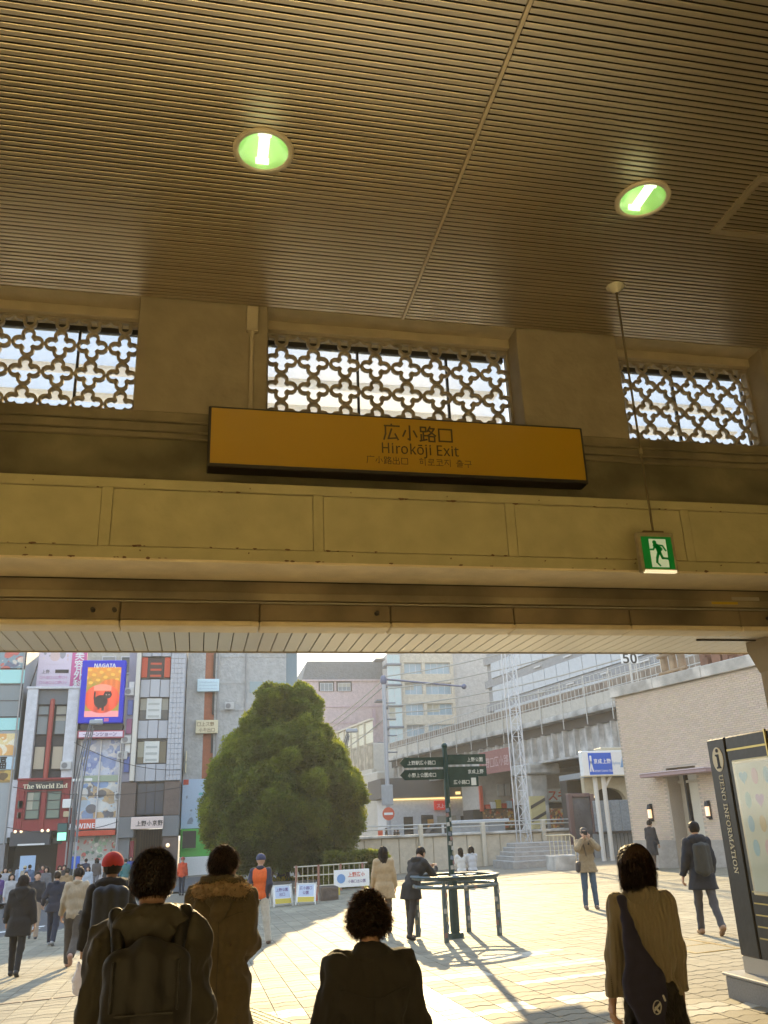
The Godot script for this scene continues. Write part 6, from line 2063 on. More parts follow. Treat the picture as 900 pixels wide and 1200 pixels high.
func poles() -> void:
	var wh := M("lattice_white", Color(.55, .56, .57), .5, .2)
	# lattice mast
	var l := thing("lattice_mast", "tall pale steel lattice mast in front of the viaduct", "mast", Vector3(17.0, -1.9, -46))
	for s: Array in [[-1, -1], [1, -1], [1, 1], [-1, 1]]:
		obj("leg", MB.new().cyl(Vector3(s[0] * .3, 0, s[1] * .3), Vector3(s[0] * .3, 14, s[1] * .3), .034, .034, 6), wh, l)
	var br := MB.new()
	for i in 20:
		var y := i * .7
		for f: Array in [[Vector3(-.3, 0, .3), Vector3(.3, .7, .3)], [Vector3(.3, 0, .3), Vector3(-.3, .7, .3)], [Vector3(-.3, 0, -.3), Vector3(-.3, .7, .3)], [Vector3(.3, 0, .3), Vector3(.3, .7, -.3)], [Vector3(-.3, 0, .3), Vector3(.3, 0, .3)]]:
			br.cyl(f[0] + Vector3(0, y, 0), f[1] + Vector3(0, y, 0), .017, .017, 5, false)
	obj("bracing", br, wh, l, "stuff")
	# catenary pole with its arm
	var p := thing("catenary_pole", "grey catenary pole carrying a long truss arm left of the viaduct", "pole", Vector3(15.85, -1.9, -75))
	obj("pole", MB.new().cyl(Vector3(0, 0, 0), Vector3(0, 14.6, 0), .2, .17, 12), M("pole_grey", Color(.42, .43, .45), .5, .2), p)
	obj("pole_head", MB.new().ball(Vector3(0, 14.2, 0), .3, 8, Vector3(1, 1.6, 1)), M("insulator_blue", Color(.12, .14, .22), .5), p)
	obj("arm", MB.new().cyl(Vector3(0, 14.3, 0), Vector3(7.4, 13.6, 0), .10, .08, 8), M("insulator_blue"), p)
	obj("arm_end", MB.new().ball(Vector3(7.4, 13.6, 0), .24, 8), M("insulator_blue"), p)
	for i in 4:
		obj("step_iron", MB.new().cyl(Vector3(0, 8.0 + i * 1.4, 0), Vector3(1.0, 8.0 + i * 1.4, 0), .06, .06, 6), M("frame_slate", Color(.15, .17, .2), .5), p)
	var w := MB.new()
	for k: Array in [[Vector3(15.9, 12.4, -75), Vector3(8, 9.4, -118)], [Vector3(15.9, 11.8, -75), Vector3(8, 9.0, -118)], [Vector3(15.9, 9.0, -75), Vector3(10, 7.0, -118)], [Vector3(15.9, 12.6, -75), Vector3(34, 14.5, -40)], [Vector3(15.9, 11.5, -75), Vector3(34, 13.2, -40)], [Vector3(16.2, 10.0, -75), Vector3(34, 11.8, -40)], [Vector3(16.2, 9.4, -75), Vector3(34, 10.6, -40)]]:
		var pts := []
		for i in 9:
			var q: Vector3 = (k[0] as Vector3).lerp(k[1], i / 8.0)
			q.y -= 1.2 * (1 - pow(i / 4.0 - 1, 2))
			pts.append(q)
		w.tube(pts, .05, 5)
	tag(obj("overhead_wires", w, M("wire_grey", Color(.4, .38, .33), .6), null, "stuff"), "overhead railway wires strung from the catenary pole", "wires")
	# speed board on the viaduct
	var sp := thing("speed_board", "white speed board reading fifty above the viaduct parapet", "sign", Vector3(24.6, 6.6, -46.3))
	obj("post", MB.new().cyl(Vector3(0, 0, 0), Vector3(0, 2.0, 0), .06, .06, 8), M("rail_grey"), sp)
	bx("board", Vector3(-.55, 1.9, -.03), Vector3(.55, 2.9, .03), M("sign_white"), sp, .02)
	letters("50", .6, M("ink_black"), sp, xf(Vector3(0, 2.2, .035)), "Droid Sans", 700)
	# white and blue station sign
	var s := thing("station_sign", "white and blue station sign board on white poles", "sign", Vector3(19.6, -1.9, -41.5))
	for x: float in [-.25, .2]:
		obj("pole", MB.new().cyl(Vector3(x, 0, -.1), Vector3(x, 4.0, -.1), .11, .11, 10), M("pole_white", Color(.62, .6, .55), .5), s)
	obj("brace", MB.new().cyl(Vector3(.2, 3.3, -.1), Vector3(.75, 4.1, -.1), .07, .07, 8), M("pole_white"), s)
	var bd := Node3D.new()
	bd.name = "sign_box"
	bx("board", Vector3(-.95, 3.92, -.2), Vector3(1.6, 5.12, .2), M("sign_white"), s, .03)
	bx("board_side", Vector3(-.97, 3.9, -.25), Vector3(1.62, 3.95, .25), M("rail_cream"), s)
	bx("blue_panel", Vector3(-.62, 3.98, .2), Vector3(.62, 5.02, .21), M("panel_blue", Color(.015, .11, .55), .4), s)
	var kb := MB.new()
	kanji(kb, "京成上野", xf(Vector3(-.36, 4.5, .21)), .225, 1.15)
	for l2: Array in [[-.5, 4.85, -.5, 4.6, .05], [-.5, 4.6, -.56, 4.15, .035], [-.5, 4.6, -.43, 4.15, .035]]:
		limb(kb, Vector2(l2[0], l2[1]), Vector2(l2[2], l2[3]), l2[4], Transform3D(Basis(), Vector3(0, 0, .212)))
	obj("lettering", kb, M("ink_white"), s, "stuff")
	letters("Keisei Ueno Sta.", .11, M("ink_white"), s, xf(Vector3(.12, 4.16, .212)))
	var tri := PackedVector2Array([Vector2(1.05, 4.3), Vector2(1.4, 4.3), Vector2(1.26, 4.95)])
	obj("blue_mark", MB.new().prism(tri, xf(Vector3(0, 0, .2)), .01), M("mark_blue", Color(.2, .35, .55), .5), s)
	letters("Skyline", .12, M("mark_blue"), s, xf(Vector3(.82, 4.5, .205)))
	# gate, hoarding, arch behind it
	var g := thing("dark_gate", "dark slate gate panel in a rusty frame behind the photographer", "gate", Vector3(20.9, -1.9, -47))
	ab("leaf", g, 19.7, -1.9, -45.5, 20.72, 1.16, -45.65, M("gate_slate", Color(.13, .135, .15), .6, 0, "stain"), .02)
	ab("frame", g, 19.45, -1.9, -45.4, 19.7, 1.36, -45.7, M("gate_rust", Color(.13, .08, .08), .6), .02)
	ab("frame", g, 20.72, -1.9, -45.4, 20.95, 1.3, -45.7, M("gate_rust"), .02)
	ab("frame", g, 19.7, 1.16, -45.4, 20.72, 1.36, -45.7, M("gate_rust"), .02)
	var h := thing("site_hoarding", "blue grey sheet metal hoarding beside the brick building", "hoarding", Vector3(21.8, -1.9, -44))
	for i in 8:
		ab("sheet", h, 20.2 + i * .5, -.6, -44, 20.68 + i * .5, .92, -44.06, M("hoarding_blue", Color(.27, .32, .37), .5, .2, "metal"), .01)
	ab("rail", h, 20.3, -.72, -43.95, 24.6, -.6, -44.1, M("frame_black"))
	for i in 18:
		obj("fence_bar", MB.new().cyl(Vector3(20.4 + i * .22, -2.0, -44), Vector3(20.4 + i * .22, -.7, -44), .018, .018, 5), M("frame_black"), h).position = -h.position
	ab("back_panel", h, 20.3, -2.1, -44.6, 24.6, -.7, -44.7, M("cabin_dark"))
	var ar := thing("arched_entrance", "cream entrance building with a dark arch behind the station sign", "building", Vector3(23, -1.9, -50))
	var arch := PackedVector2Array([Vector2(21.0, -1.9), Vector2(21.0, 2.2), Vector2(25.6, 2.2), Vector2(25.6, -1.9), Vector2(23.4, -1.9), Vector2(23.4, .9)])
	for i in range(1, 10):
		arch.append(Vector2(22.4 + cos(PI * i / 10) * 1.0, .9 + sin(PI * i / 10) * .75))
	arch.append_array([Vector2(21.4, .9), Vector2(21.4, -1.9)])
	obj("wall", MB.new().prism(arch, xf(Vector3(0, 0, -46.6)), -.4), M("entrance_cream", Color(.52, .44, .29), .7, 0, "plaster"), ar).position = -ar.position
	ab("interior", ar, 21.0, -1.9, -49, 25.6, 2.2, -50, M("shop_dark"))
	ab("roof", ar, 21.0, 2.2, -45.8, 26, 2.5, -50, M("cabin_dark"))
	ab("sign_fascia", ar, 21.9, 2.5, -45.9, 25.8, 3.75, -46.8, M("fascia_cream", Color(.58, .52, .38), .6), .03)
	ab("hanging_lamp", ar, 21.7, 1.15, -47.2, 22.0, 1.4, -47.5, glow("strip_warm", Color(1, .85, .5), .5))
	# bundled street lamps
	var lb := ["dark bundled street lamp with arching rods in front of the printed glass", "dark bundled street lamp with arching rods behind the tree"]
	for k in 2:
		var at: Vector3 = [Vector3(-6.3, -2.7, -50), Vector3(9.2, -2.3, -60)][k]
		var sc: float = [1.0, 1.02][k]
		var la := thing("street_lamp", lb[k], "street lamp", at, 0, "bundled street lamps")
		obj("trunk", MB.new().cyl(Vector3(0, 0, 0), Vector3(0, 5.0, 0), .11, .08, 10), M("lamp_pole", Color(.13, .14, .15), .5, .3), la)
		var mv := .25 if k == 0 else 1.0
		for i in 4:
			var pts := []
			for j in 9:
				var u := j / 8.0
				pts.append(Vector3(-.22 + i * .16 + (pow(u, 2.2) * (1.0 - i * .13)) * (.55 + mv * .5), 2.6 + u * (6.1 - i * .12), .1 * (i % 2)))
			obj("arched_rod", MB.new().tube(pts, .036, 6), M("lamp_pole"), la)
		bx("lamp_head", Vector3(.35 + mv * .35, 8.55, -.15), Vector3(1.0 + mv * .5, 8.8, .2), M("lamp_head", Color(.3, .33, .36), .4), la, .05)
	# pedestrian light, road signs
	var tl := thing("pedestrian_light", "green pedestrian signal on a thin pole before the red front", "traffic light", Vector3(-6.4, -2.7, -50))
	obj("pole", MB.new().cyl(Vector3(.35, 0, 0), Vector3(.35, 6.4, 0), .06, .06, 8), M("pole_grey", Color(.42, .43, .45), .5), tl)
	bx("housing", Vector3(-.65, 2.65, -.1), Vector3(-.12, 3.55, .12), M("frame_black"), tl, .03)
	bx("lamp_green", Vector3(-.6, 2.7, .12), Vector3(-.17, 3.08, .14), glow("signal_green", Color(.05, .9, .65), .5), tl)
	bx("lamp_off", Vector3(-.6, 3.12, .12), Vector3(-.17, 3.5, .14), M("lens_dark", Color(.02, .1, .1), .3), tl)
	bx("bracket", Vector3(-.12, 3.2, -.03), Vector3(.35, 3.28, .03), M("pole_grey"), tl)
	bx("blue_sign", Vector3(.1, 1.3, -.02), Vector3(.6, 1.9, .02), M("panel_blue"), tl, .02)
	bx("white_sign", Vector3(-.1, 5.6, -.02), Vector3(.9, 5.75, .02), M("sign_white"), tl, .02)
	var ne := thing("no_entry_sign", "red no entry sign on a grey pole by the abutment", "road sign", Vector3(15.2, -1.9, -72))
	obj("pole", MB.new().cyl(Vector3(0, 0, 0), Vector3(0, 5.0, 0), .07, .07, 8), M("pole_grey"), ne)
	obj("disc", MB.new().cyl(Vector3(0, 2.95, .08), Vector3(0, 2.95, .12), .5, .5, 20), M("banner_red"), ne)
	bx("bar", Vector3(-.36, 2.86, .12), Vector3(.36, 3.04, .14), M("sign_white"), ne)
	bx("box", Vector3(-.5, 3.6, -.1), Vector3(.45, 5.2, .1), M("cabin_grey"), ne, .04)
	bx("small_sign", Vector3(-.9, 1.0, -.02), Vector3(-.5, 1.7, .02), M("banner_red"), ne)
	# parked van behind the wall
	var van := thing("parked_van", "dark van with pale front pillar parked beyond the ramp wall", "van", Vector3(22.4, -1.75, -80))
	var body := PackedVector2Array([Vector2(-2.1, .35), Vector2(-2.1, 1.1), Vector2(-1.4, 1.85), Vector2(2.2, 1.9), Vector2(2.3, .35)])
	obj("body", MB.new().prism(body, xf(Vector3(0, 0, -.85)), 1.7), M("van_dark", Color(.04, .045, .055), .25, .3), van)
	for k: Array in [[-1.75, -.85], [-.6, .7], [.85, 2.05]]:
		bx("window", Vector3(k[0] + .2, 1.15, .85), Vector3(k[1], 1.7, .87), M("glass_dark"), van)
	bx("pillar", Vector3(-.85, .5, .86), Vector3(-.62, 1.85, .88), M("sign_white"), van)
	for x: float in [-1.3, 1.4]:
		var wl := obj("wheel", MB.new().cyl(Vector3(x, .35, .6), Vector3(x, .35, .9), .35, .35, 14), M("tyre", Color(.02, .02, .02), .8), van)
		obj("rim", MB.new().cyl(Vector3(x, .35, .9), Vector3(x, .35, .92), .2, .2, 10), M("mullion_pale"), wl)

# ---------------------------------------------------------------- tree, hedge and the small things round them
func leaf_clump(sd: int, n: int, size: float) -> ArrayMesh:
	var st := SurfaceTool.new()
	st.begin(Mesh.PRIMITIVE_TRIANGLES)
	var r := RandomNumberGenerator.new()
	r.seed = sd
	for i in n:
		var d := Vector3(r.randf_range(-1, 1), r.randf_range(-.5, 1), r.randf_range(-1, 1)).normalized()
		var p := d * size * r.randf_range(.05, .55)
		var l := (d + Vector3(r.randf_range(-.6, .6), r.randf_range(-.3, .5), r.randf_range(-.6, .6))).normalized() * size * r.randf_range(.35, .55)
		var w := l.cross(Vector3(r.randf_range(-1, 1), r.randf_range(-1, 1), r.randf_range(-1, 1))).normalized() * size * .13
		var n2 := l.cross(w).normalized()
		var m := p + l * .5 + n2 * size * .03
		for t: Array in [[p, m + w, p + l], [p, p + l, m - w]]:
			for v: Vector3 in t:
				st.set_normal(n2)
				st.add_vertex(v)
	return st.commit()

func leaf_mat() -> StandardMaterial3D:
	if not mats.has("leaf_green"):
		var m := M("leaf_green", Color(1, 1, 1), .6)
		m.vertex_color_use_as_albedo = true
		m.backlight_enabled = true
		m.backlight = Color(1.2, 1.2, .6)
	return mats["leaf_green"]

func scatter(called: String, p: Node3D, mesh: Mesh, spots: Array, m: Material) -> MultiMeshInstance3D:
	var mm := MultiMesh.new()
	mm.transform_format = MultiMesh.TRANSFORM_3D
	mm.use_colors = true
	mm.mesh = mesh
	mm.instance_count = spots.size()
	for i in spots.size():
		mm.set_instance_transform(i, spots[i][0])
		mm.set_instance_color(i, spots[i][1])
	var mi := MultiMeshInstance3D.new()
	mi.name = called
	mi.multimesh = mm
	mi.material_override = m
	mi.set_meta("kind", "stuff")
	p.add_child(mi, true)
	return mi

func greenery() -> void:
	var base := Vector3(3.95, gy(3.95, -42), -42)
	var t := thing("evergreen_tree", "large dense rounded evergreen tree in a low planter on the plaza", "tree", base)
	var bark := M("bark", Color(.06, .045, .035), .9, 0, "stain")
	var tb := MB.new().cyl(Vector3(0, 0, 0), Vector3(0, 1.4, 0), .27, .23, 12).cyl(Vector3(0, 1.4, 0), Vector3(.05, 4.2, 0), .23, .14, 10).cyl(Vector3(.05, 4.2, 0), Vector3(0, 8.0, 0), .14, .04, 8)
	obj("trunk", tb, bark, t)
	for i in 11:
		var a := i * 2.4
		var y := 1.5 + i * .5
		var r := crown_r(y + base.y) * .75
		obj("limb", MB.new().cyl(Vector3(0, y, 0), Vector3(cos(a) * r, y + r * .5, sin(a) * r), .09, .02, 7), bark, t)
	var lump := FastNoiseLite.new()
	lump.seed = 5
	lump.frequency = .55
	lump.fractal_octaves = 3
	var spots := []
	var greens := [Color(.18, .21, .075), Color(.22, .25, .082), Color(.155, .185, .07), Color(.26, .285, .088), Color(.19, .22, .095)]
	var k := 0
	while k < 190:                                              # boughs: lumps of foliage all over the crown, each with its own tone
		var y := rng.randf_range(-1.5, 6.4)
		var a := rng.randf() * TAU
		var R := crown_r(y) * (.97 + .06 * lump.get_noise_3d(cos(a) * 2, y, sin(a) * 2) * 2.0)
		if rng.randf() > R / 3.8 + .15:
			continue
		k += 1
		var rad := rng.randf_range(.4, .68) * clampf(R / 2.2, .6, 1.0)
		var c0 := Vector3(cos(a) * maxf(0.0, R - rad * .85), y - base.y, sin(a) * maxf(0.0, R - rad * .85))
		var tone := rng.randf_range(.8, 1.2)
		var hue: Color = greens[rng.randi() % 5]
		for i in int(620 * rad * rad) + 50:
			var d := Vector3(rng.randfn(), rng.randfn() * .9 + .25, rng.randfn()).normalized()
			var p := c0 + d * rad * rng.randf_range(.72, 1.08) * (1.0 + .2 * lump.get_noise_3d(p_n(c0, d).x, p_n(c0, d).y, p_n(c0, d).z))
			var b := Basis.from_euler(Vector3(rng.randf_range(-.7, .7), rng.randf() * TAU, rng.randf_range(-.7, .7))).scaled(Vector3.ONE * rng.randf_range(.6, 1.15))
			var q := rng.randf_range(.8, 1.2) * tone
			if rng.randf() < .13:                                      # sprigs that stand out of the outline
				p = c0 + d * rad * rng.randf_range(1.08, 1.32)
				b = b.scaled(Vector3.ONE * .75)
			spots.append([Transform3D(b, p), Color(hue.r * q, hue.g * q, hue.b * q)])
	for i in 5000:                                             # the darkness within
		var y := rng.randf_range(-1.5, 6.2)
		var a := rng.randf() * TAU
		var R := crown_r(y) * rng.randf_range(.3, .8)
		spots.append([Transform3D(Basis.from_euler(Vector3(rng.randf(), rng.randf() * TAU, rng.randf())).scaled(Vector3.ONE * 1.3), Vector3(cos(a) * R, y - base.y, sin(a) * R)), greens[rng.randi() % 5]])
	scatter("crown", t, leaf_clump(3, 22, .27), spots, leaf_mat())
	var stake := MB.new()
	for i in 6:
		var a := TAU * i / 6 + .3
		stake.cyl(Vector3(cos(a) * 1.05, 0, sin(a) * 1.05), Vector3(cos(a) * .25, 1.75, sin(a) * .25), .05, .04, 6)
	obj("support_stakes", stake, M("stake_dark", Color(.05, .04, .03), .8), t)
	var pl := thing("tree_planter", "low grey stone planter round the foot of the evergreen tree", "planter", Vector3(3.9, gy(3.9, -41), -41.6))
	for e: Array in [[-2.3, 2.2, 1.2, 1.5], [-2.3, 2.2, -1.8, -1.5], [-2.3, -2.0, -1.5, 1.2], [1.9, 2.2, -1.5, 1.2]]:
		bx("kerb_stone", Vector3(e[0], -.1, e[2]), Vector3(e[1], .42, e[3]), M("planter_grey", Color(.2, .19, .17), .85, 0, "concrete"), pl, .02)
	bx("soil", Vector3(-2.0, -.1, -1.5), Vector3(1.9, .3, 1.2), M("soil", Color(.06, .045, .03), .95, 0, "grain"), pl)
	var fl := []
	for i in 160:
		fl.append([Transform3D(Basis(Vector3.UP, rng.randf() * TAU), Vector3(rng.randf_range(-1.9, 1.8), .36, rng.randf_range(.4, 1.1))), Color(.55, .42, .04) if rng.randf() < .5 else Color(.1, .16, .04)])
	scatter("flowers", pl, leaf_clump(8, 14, .3), fl, leaf_mat())
	# hedge
	var h := thing("clipped_hedge", "low dark green hedge beside the tree at the plaza edge", "hedge", Vector3(6.7, gy(6.7, -39), -39.2))
	var hs := []
	for i in 3600:
		var q := Vector3(rng.randf_range(-1.25, 1.3), rng.randf_range(.1, 1.0), rng.randf_range(-.8, .8))
		if rng.randf() < .6:
			q[[0, 1, 2][rng.randi() % 3]] *= 1.0
			q.y = 1.05 + .18 * sin(q.x * 4 + q.z * 3) if rng.randf() < .4 else q.y
			q.z = .85 + .1 * sin(q.x * 5 + q.y * 4) if rng.randf() < .5 else q.z
		var c: Color = greens[rng.randi() % 5]
		hs.append([Transform3D(Basis.from_euler(Vector3(rng.randf(), rng.randf() * TAU, rng.randf())), q), c])
	scatter("foliage", h, leaf_clump(12, 16, .3), hs, leaf_mat())
	# A-boards, barricade, fence
	var ablab := ["white A-frame notice board nearest the orange vested guard", "white A-frame notice board with a red side panel"]
	for i in 2:
		var p := Vector3([2.82, 3.6][i], 0, [-30.6, -30.3][i])
		p.y = gy(p.x, p.z)
		var o := thing("a_board", ablab[i], "notice board", p, [.25, -.35][i], "A-frame boards by the tree")
		for s: float in [1.0, -1.0]:
			var tr := Transform3D(Basis(Vector3.RIGHT, -.28 * s), Vector3(0, 0, .17 * s))
			obj("panel", MB.new().box(Vector3(-.3, .08, -.012), Vector3(.3, .66, .012), tr), M("sign_white", Color(.75, .75, .72), .5), o)
			if s > 0:
				obj("notice", MB.new().box(Vector3(-.25, .26, .012), Vector3(.25, .62, .016), tr), M("notice_blue", Color(.45, .52, .65), .5), o)
				var kb := MB.new()
				kanji(kb, ["上野公園", "広小路口"][i], tr * xf(Vector3(-.22, .46, .017)), .1, 1.1)
				kanji(kb, ["出口", "公園"][i], tr * xf(Vector3(-.12, .32, .017)), .1, 1.1)
				obj("lettering", kb, M("ink_blue"), o, "stuff")
				obj("yellow_base", MB.new().box(Vector3(-.27, .09, .012), Vector3(.27, .24, .02), tr), M("base_yellow", Color(.55, .42, .05), .6), o)
			for x: float in [-.32, .32]:
				obj("leg", MB.new().box(Vector3(x - .015, 0, -.02), Vector3(x + .015, .68, .02), tr), M("pole_white"), o)
		var sd := PackedVector2Array([Vector2(-.16, .1), Vector2(.16, .1), Vector2(0, .62)])
		obj("side_panel", MB.new().prism(sd, Transform3D(Basis(Vector3.UP, PI / 2), Vector3(.325, 0, 0)), .01), M("banner_red") if i == 1 else M("sign_white"), o)
	var b := thing("barricade_sign", "white notice barricade with blue emblem standing before the hedge", "barricade", Vector3(5.75, gy(5.75, -34.2), -34.2), .12)
	bx("board", Vector3(-.68, .22, -.02), Vector3(.68, .82, .02), M("sign_white"), b, .01)
	obj("emblem", MB.new().cyl(Vector3(-.42, .52, .02), Vector3(-.42, .52, .028), .16, .16, 18), M("emblem_blue", Color(.15, .3, .55), .5), b)
	var kb2 := MB.new()
	kanji(kb2, "上野広小", xf(Vector3(-.16, .56, .021)), .16, 1.2)
	obj("lettering", kb2, M("banner_red"), b, "stuff")
	var kb3 := MB.new()
	kanji(kb3, "小路口出公園", xf(Vector3(-.16, .36, .021)), .11, 1.0)
	obj("lettering", kb3, M("ink_blue"), b, "stuff")
	for x: float in [-.55, .55]:
		bx("foot", Vector3(x - .03, -.02, -.2), Vector3(x + .03, .24, .2), M("base_yellow"), b, .01)
	var f := thing("pipe_fence", "rusty post and pale pipe fence behind the A-frame boards", "fence", Vector3(5.2, gy(5.2, -37), -37.2))
	for i in 4:
		obj("post", MB.new().cyl(Vector3(-1.2 + i * .9, -.1, 0), Vector3(-1.2 + i * .9, 1.0, 0), .05, .05, 8), M("post_rust", Color(.3, .15, .1), .7), f)
	for y: float in [.2, .6, .95]:
		obj("rail", MB.new().cyl(Vector3(-1.3, y, 0), Vector3(1.7, y + .05, 0), .025, .025, 6), M("rail_cream"), f)
	for i in 14:
		obj("bar", MB.new().cyl(Vector3(-1.15 + i * .21, .2, 0), Vector3(-1.15 + i * .21, .95, 0), .012, .012, 5), M("rail_cream"), f)
	var tank := thing("stone_tub", "brown square stone tub at the end of the planter", "planter", Vector3(4.5, gy(4.5, -31.5), -31.6))
	bx("tub", Vector3(-.3, -.05, -.3), Vector3(.3, .42, .3), M("tub_brown", Color(.14, .105, .08), .8, 0, "concrete"), tank, .02)
	bx("soil", Vector3(-.25, .42, -.25), Vector3(.25, .43, .25), M("soil"), tank)
	# raised street beyond the ramp wall and the crossing
	var rs := bx("street", Vector3(7.5, -3, -110), Vector3(40, -1.75, -47.02), M("asphalt_grey", Color(.16, .155, .15), .85, 0, "grain"))
	rs.set_meta("kind", "structure")
	var cw := Node3D.new()
	cw.name = "crosswalk"
	cw.set_meta("kind", "structure")
	add_child(cw)
	for i in 9:
		sheet(-9.5, -4.6, -38.6 + i * .95, -38.15 + i * .95, .012, M("road_paint", Color(.7, .7, .68), .6), "stripe", cw)
	var am := sheet(-26, -3.8, -46, -28.5, -.004, M("asphalt"), "road")
	am.set_meta("kind", "structure")

func crown_r(y: float) -> float:
	var k := [Vector2(-1.8, .9), Vector2(-1.3, 2.3), Vector2(-.5, 3.4), Vector2(.3, 3.75), Vector2(1.1, 3.85), Vector2(2.05, 3.6), Vector2(3.1, 3.15), Vector2(4.3, 2.45), Vector2(5.1, 2.0), Vector2(6.05, 1.5), Vector2(6.5, 1.0), Vector2(6.85, .15)]
	for i in k.size() - 1:
		var p: Vector2 = k[i]
		var q: Vector2 = k[i + 1]
		if y >= p.x and y <= q.x:
			return lerpf(p.y, q.y, (y - p.x) / (q.x - p.x))
	return .1

func p_n(c: Vector3, d: Vector3) -> Vector3:
	return c * 3.0 + d * 4.0

# ---------------------------------------------------------------- the people
func on_ground(x: float, z: float) -> Vector3:
	return Vector3(x, gy(x, z) + .002, z)

func people() -> void:
	var black := Color(.018, .017, .017)
	var navy := Color(.02, .026, .045)
	# the man with the black backpack, nearest at the left
	var m := person("person", "person in a dark hooded jacket with a black backpack, nearest at left", on_ground(-.17, -4.08), 0, {"H": 1.86, "lod": 0, "wide": .98, "hair": "short", "head": [2, 2], "legs": [8, 4, -6, 8], "arms": [[3, 9, 16, 8], [3, 8, 14, 8]], "seed": 2, "strands": 7000, "strand": .018, "wild": .2, "fall": .5,
		"top": {"called": "jacket", "c": Color(.048, .041, .026), "bulk": .022, "hem": .46, "collar": "hood", "folds": .022, "rough": .6}, "legwear": {"c": black}})
	var bp := carried("backpack", "large black backpack on the back of the nearest person at left", "backpack", m, [[Vector3(-.10, 1.02, .16), Vector3(-.10, 1.36, .16), .075, .065], [Vector3(.10, 1.02, .16), Vector3(.10, 1.36, .16), .075, .065], [Vector3(0, 1.0, .19), Vector3(0, 1.38, .18), .085, .08], [Vector3(-.09, 1.02, .23), Vector3(.09, 1.02, .23), .045, .045], [Vector3(-.09, 1.14, .225), Vector3(.09, 1.14, .225), .045, .045]], .011, .014, M("pack_black", Color(.024, .0215, .018), .6, 0, "cloth", false), [], .006)
	straps(m, M("pack_strap", Color(.012, .011, .01), .55), bp)
	put("zip", joined([[blend([[Vector3(-.1, 1.21, .265), Vector3(.1, 1.21, .265), .006, .006], [Vector3(-.12, 1.22, .245), Vector3(-.12, 1.38, .23), .006, .006], [Vector3(.12, 1.22, .245), Vector3(.12, 1.38, .23), .006, .006]], .004, .003), m.S]]), M("zip_grey", Color(.03, .028, .025), .4, .4), bp)
	# fur hooded parka
	person("person", "person in a long olive parka with fur trimmed hood", on_ground(.20, -7.05), -.12, {"H": 1.85, "lod": 0, "hair": "full", "hair_c": Color(.035, .018, .010), "head": [42, 0], "legs": [4, 4, -3, 6], "seed": 4, "strands": 6500, "strand": .035, "wild": .4, "fall": .6, "arms": [[6, 10, 55, 40], [6, 9, 50, 40]],
		"top": {"called": "parka", "c": Color(.145, .112, .058), "bulk": .034, "hem": .335, "flare": .02, "collar": "fur", "folds": .02}, "legwear": {"c": Color(.03, .03, .03)}})
	# dark coat, curly hair
	person("person", "person with curly dark hair in a plain dark coat, nearest at centre", on_ground(.80, -4.28), -.05, {"H": 1.58, "lod": 0, "wide": 1.0, "hair": "curly", "hair_c": Color(.022, .014, .009), "head": [0, -10], "lean": 4, "seed": 6, "strands": 8000, "strand": .032, "wild": .8, "fall": .35, "arms": [[6, 13, 40, 35], [6, 13, 40, 35]],
		"top": {"called": "coat", "c": Color(.029, .026, .021), "bulk": .03, "hem": .45, "folds": .014}, "legwear": {"c": black}})
	# woman with the navy sack
	var w := person("person", "person with a brown bob in an olive sweater carrying a navy sack bag", on_ground(2.60, -5.15), -.05, {"H": 1.66, "lod": 0, "wide": .96, "hair": "bob", "hair_c": Color(.036, .018, .010), "head": [-22, 0], "lean": 1, "seed": 8, "strands": 7000, "strand": .045, "wild": .10, "fall": 1.3, "legs": [6, 4, -4, 6], "arms": [[2, 9, 10, 6], [4, 8, 12, 4]],
		"top": {"called": "sweater", "c": Color(.34, .285, .185), "look": "knit", "bulk": .019, "hem": .53, "collar": "turtle", "folds": .007}, "legwear": {"called": "leggings", "c": black}, "shoes": Color(.03, .025, .02)})
	var sk := blend([[Vector3(-.06, .93, 0), Vector3(-.09, .66, 0), .115, .125, .9], [Vector3(.06, .93, 0), Vector3(.09, .66, 0), .115, .125, .9], [Vector3(0, .9, .0), Vector3(0, .62, 0), .12, .14, .95]], .012, .02, [[Vector3(0, -1, 0), -.66]], .012, Vector3(12, 6, 12), 3)
	var sm := M("skirt_black", Color(.022, .019, .017), .9, 0, "cloth", false)
	var sko := put("skirt", joined([[sk, w.S]]), sm, w.root)
	put("fringe", strands(sk, 2600, .05, .5, 31, 1.0), sm, sko, "stuff").transform = w.S
	var sack := carried("sack_bag", "navy cloth sack bag with white emblem hanging from the sweater wearer's shoulder", "bag", w, [[Vector3(-.15, 1.47, .04), Vector3(-.16, 1.25, .15), .022, .05, .8], [Vector3(-.16, 1.27, .15), Vector3(-.13, .98, .20), .045, .125, .42], [Vector3(-.135, 1.02, .20), Vector3(-.12, .80, .20), .135, .085, .40], [Vector3(-.15, 1.47, .05), Vector3(-.14, 1.44, -.09), .022, .02]], .010, .014, M("bag_navy", Color(.022, .022, .062), .85, 0, "cloth", false), [], .007)
	var em := MB.new()
	var et := Transform3D(Basis.from_euler(Vector3(-.05, .12, -.35)), Vector3(-.10, .90, .258))
	for i in 16:
		if i == 3 or i == 11:
			continue
		var a := TAU * i / 16
		var q := TAU * (i + 1) / 16
		limb(em, Vector2(cos(a), sin(a)) * Vector2(.026, .036), Vector2(cos(q), sin(q)) * Vector2(.026, .036), .003, et)
	limb(em, Vector2(-.015, -.02), Vector2(.012, .02), .006, et)
	limb(em, Vector2(.03, .07), Vector2(.045, .05), .006, et)
	limb(em, Vector2(-.01, -.005), Vector2(.02, -.02), .006, et)
	obj("emblem", em, M("emblem_white", Color(.6, .6, .6), .7), sack).transform = w.S
	var pb := MB.new().box(Vector3(-.17, .30, -.06), Vector3(.17, .60, .06), Transform3D(), .006)
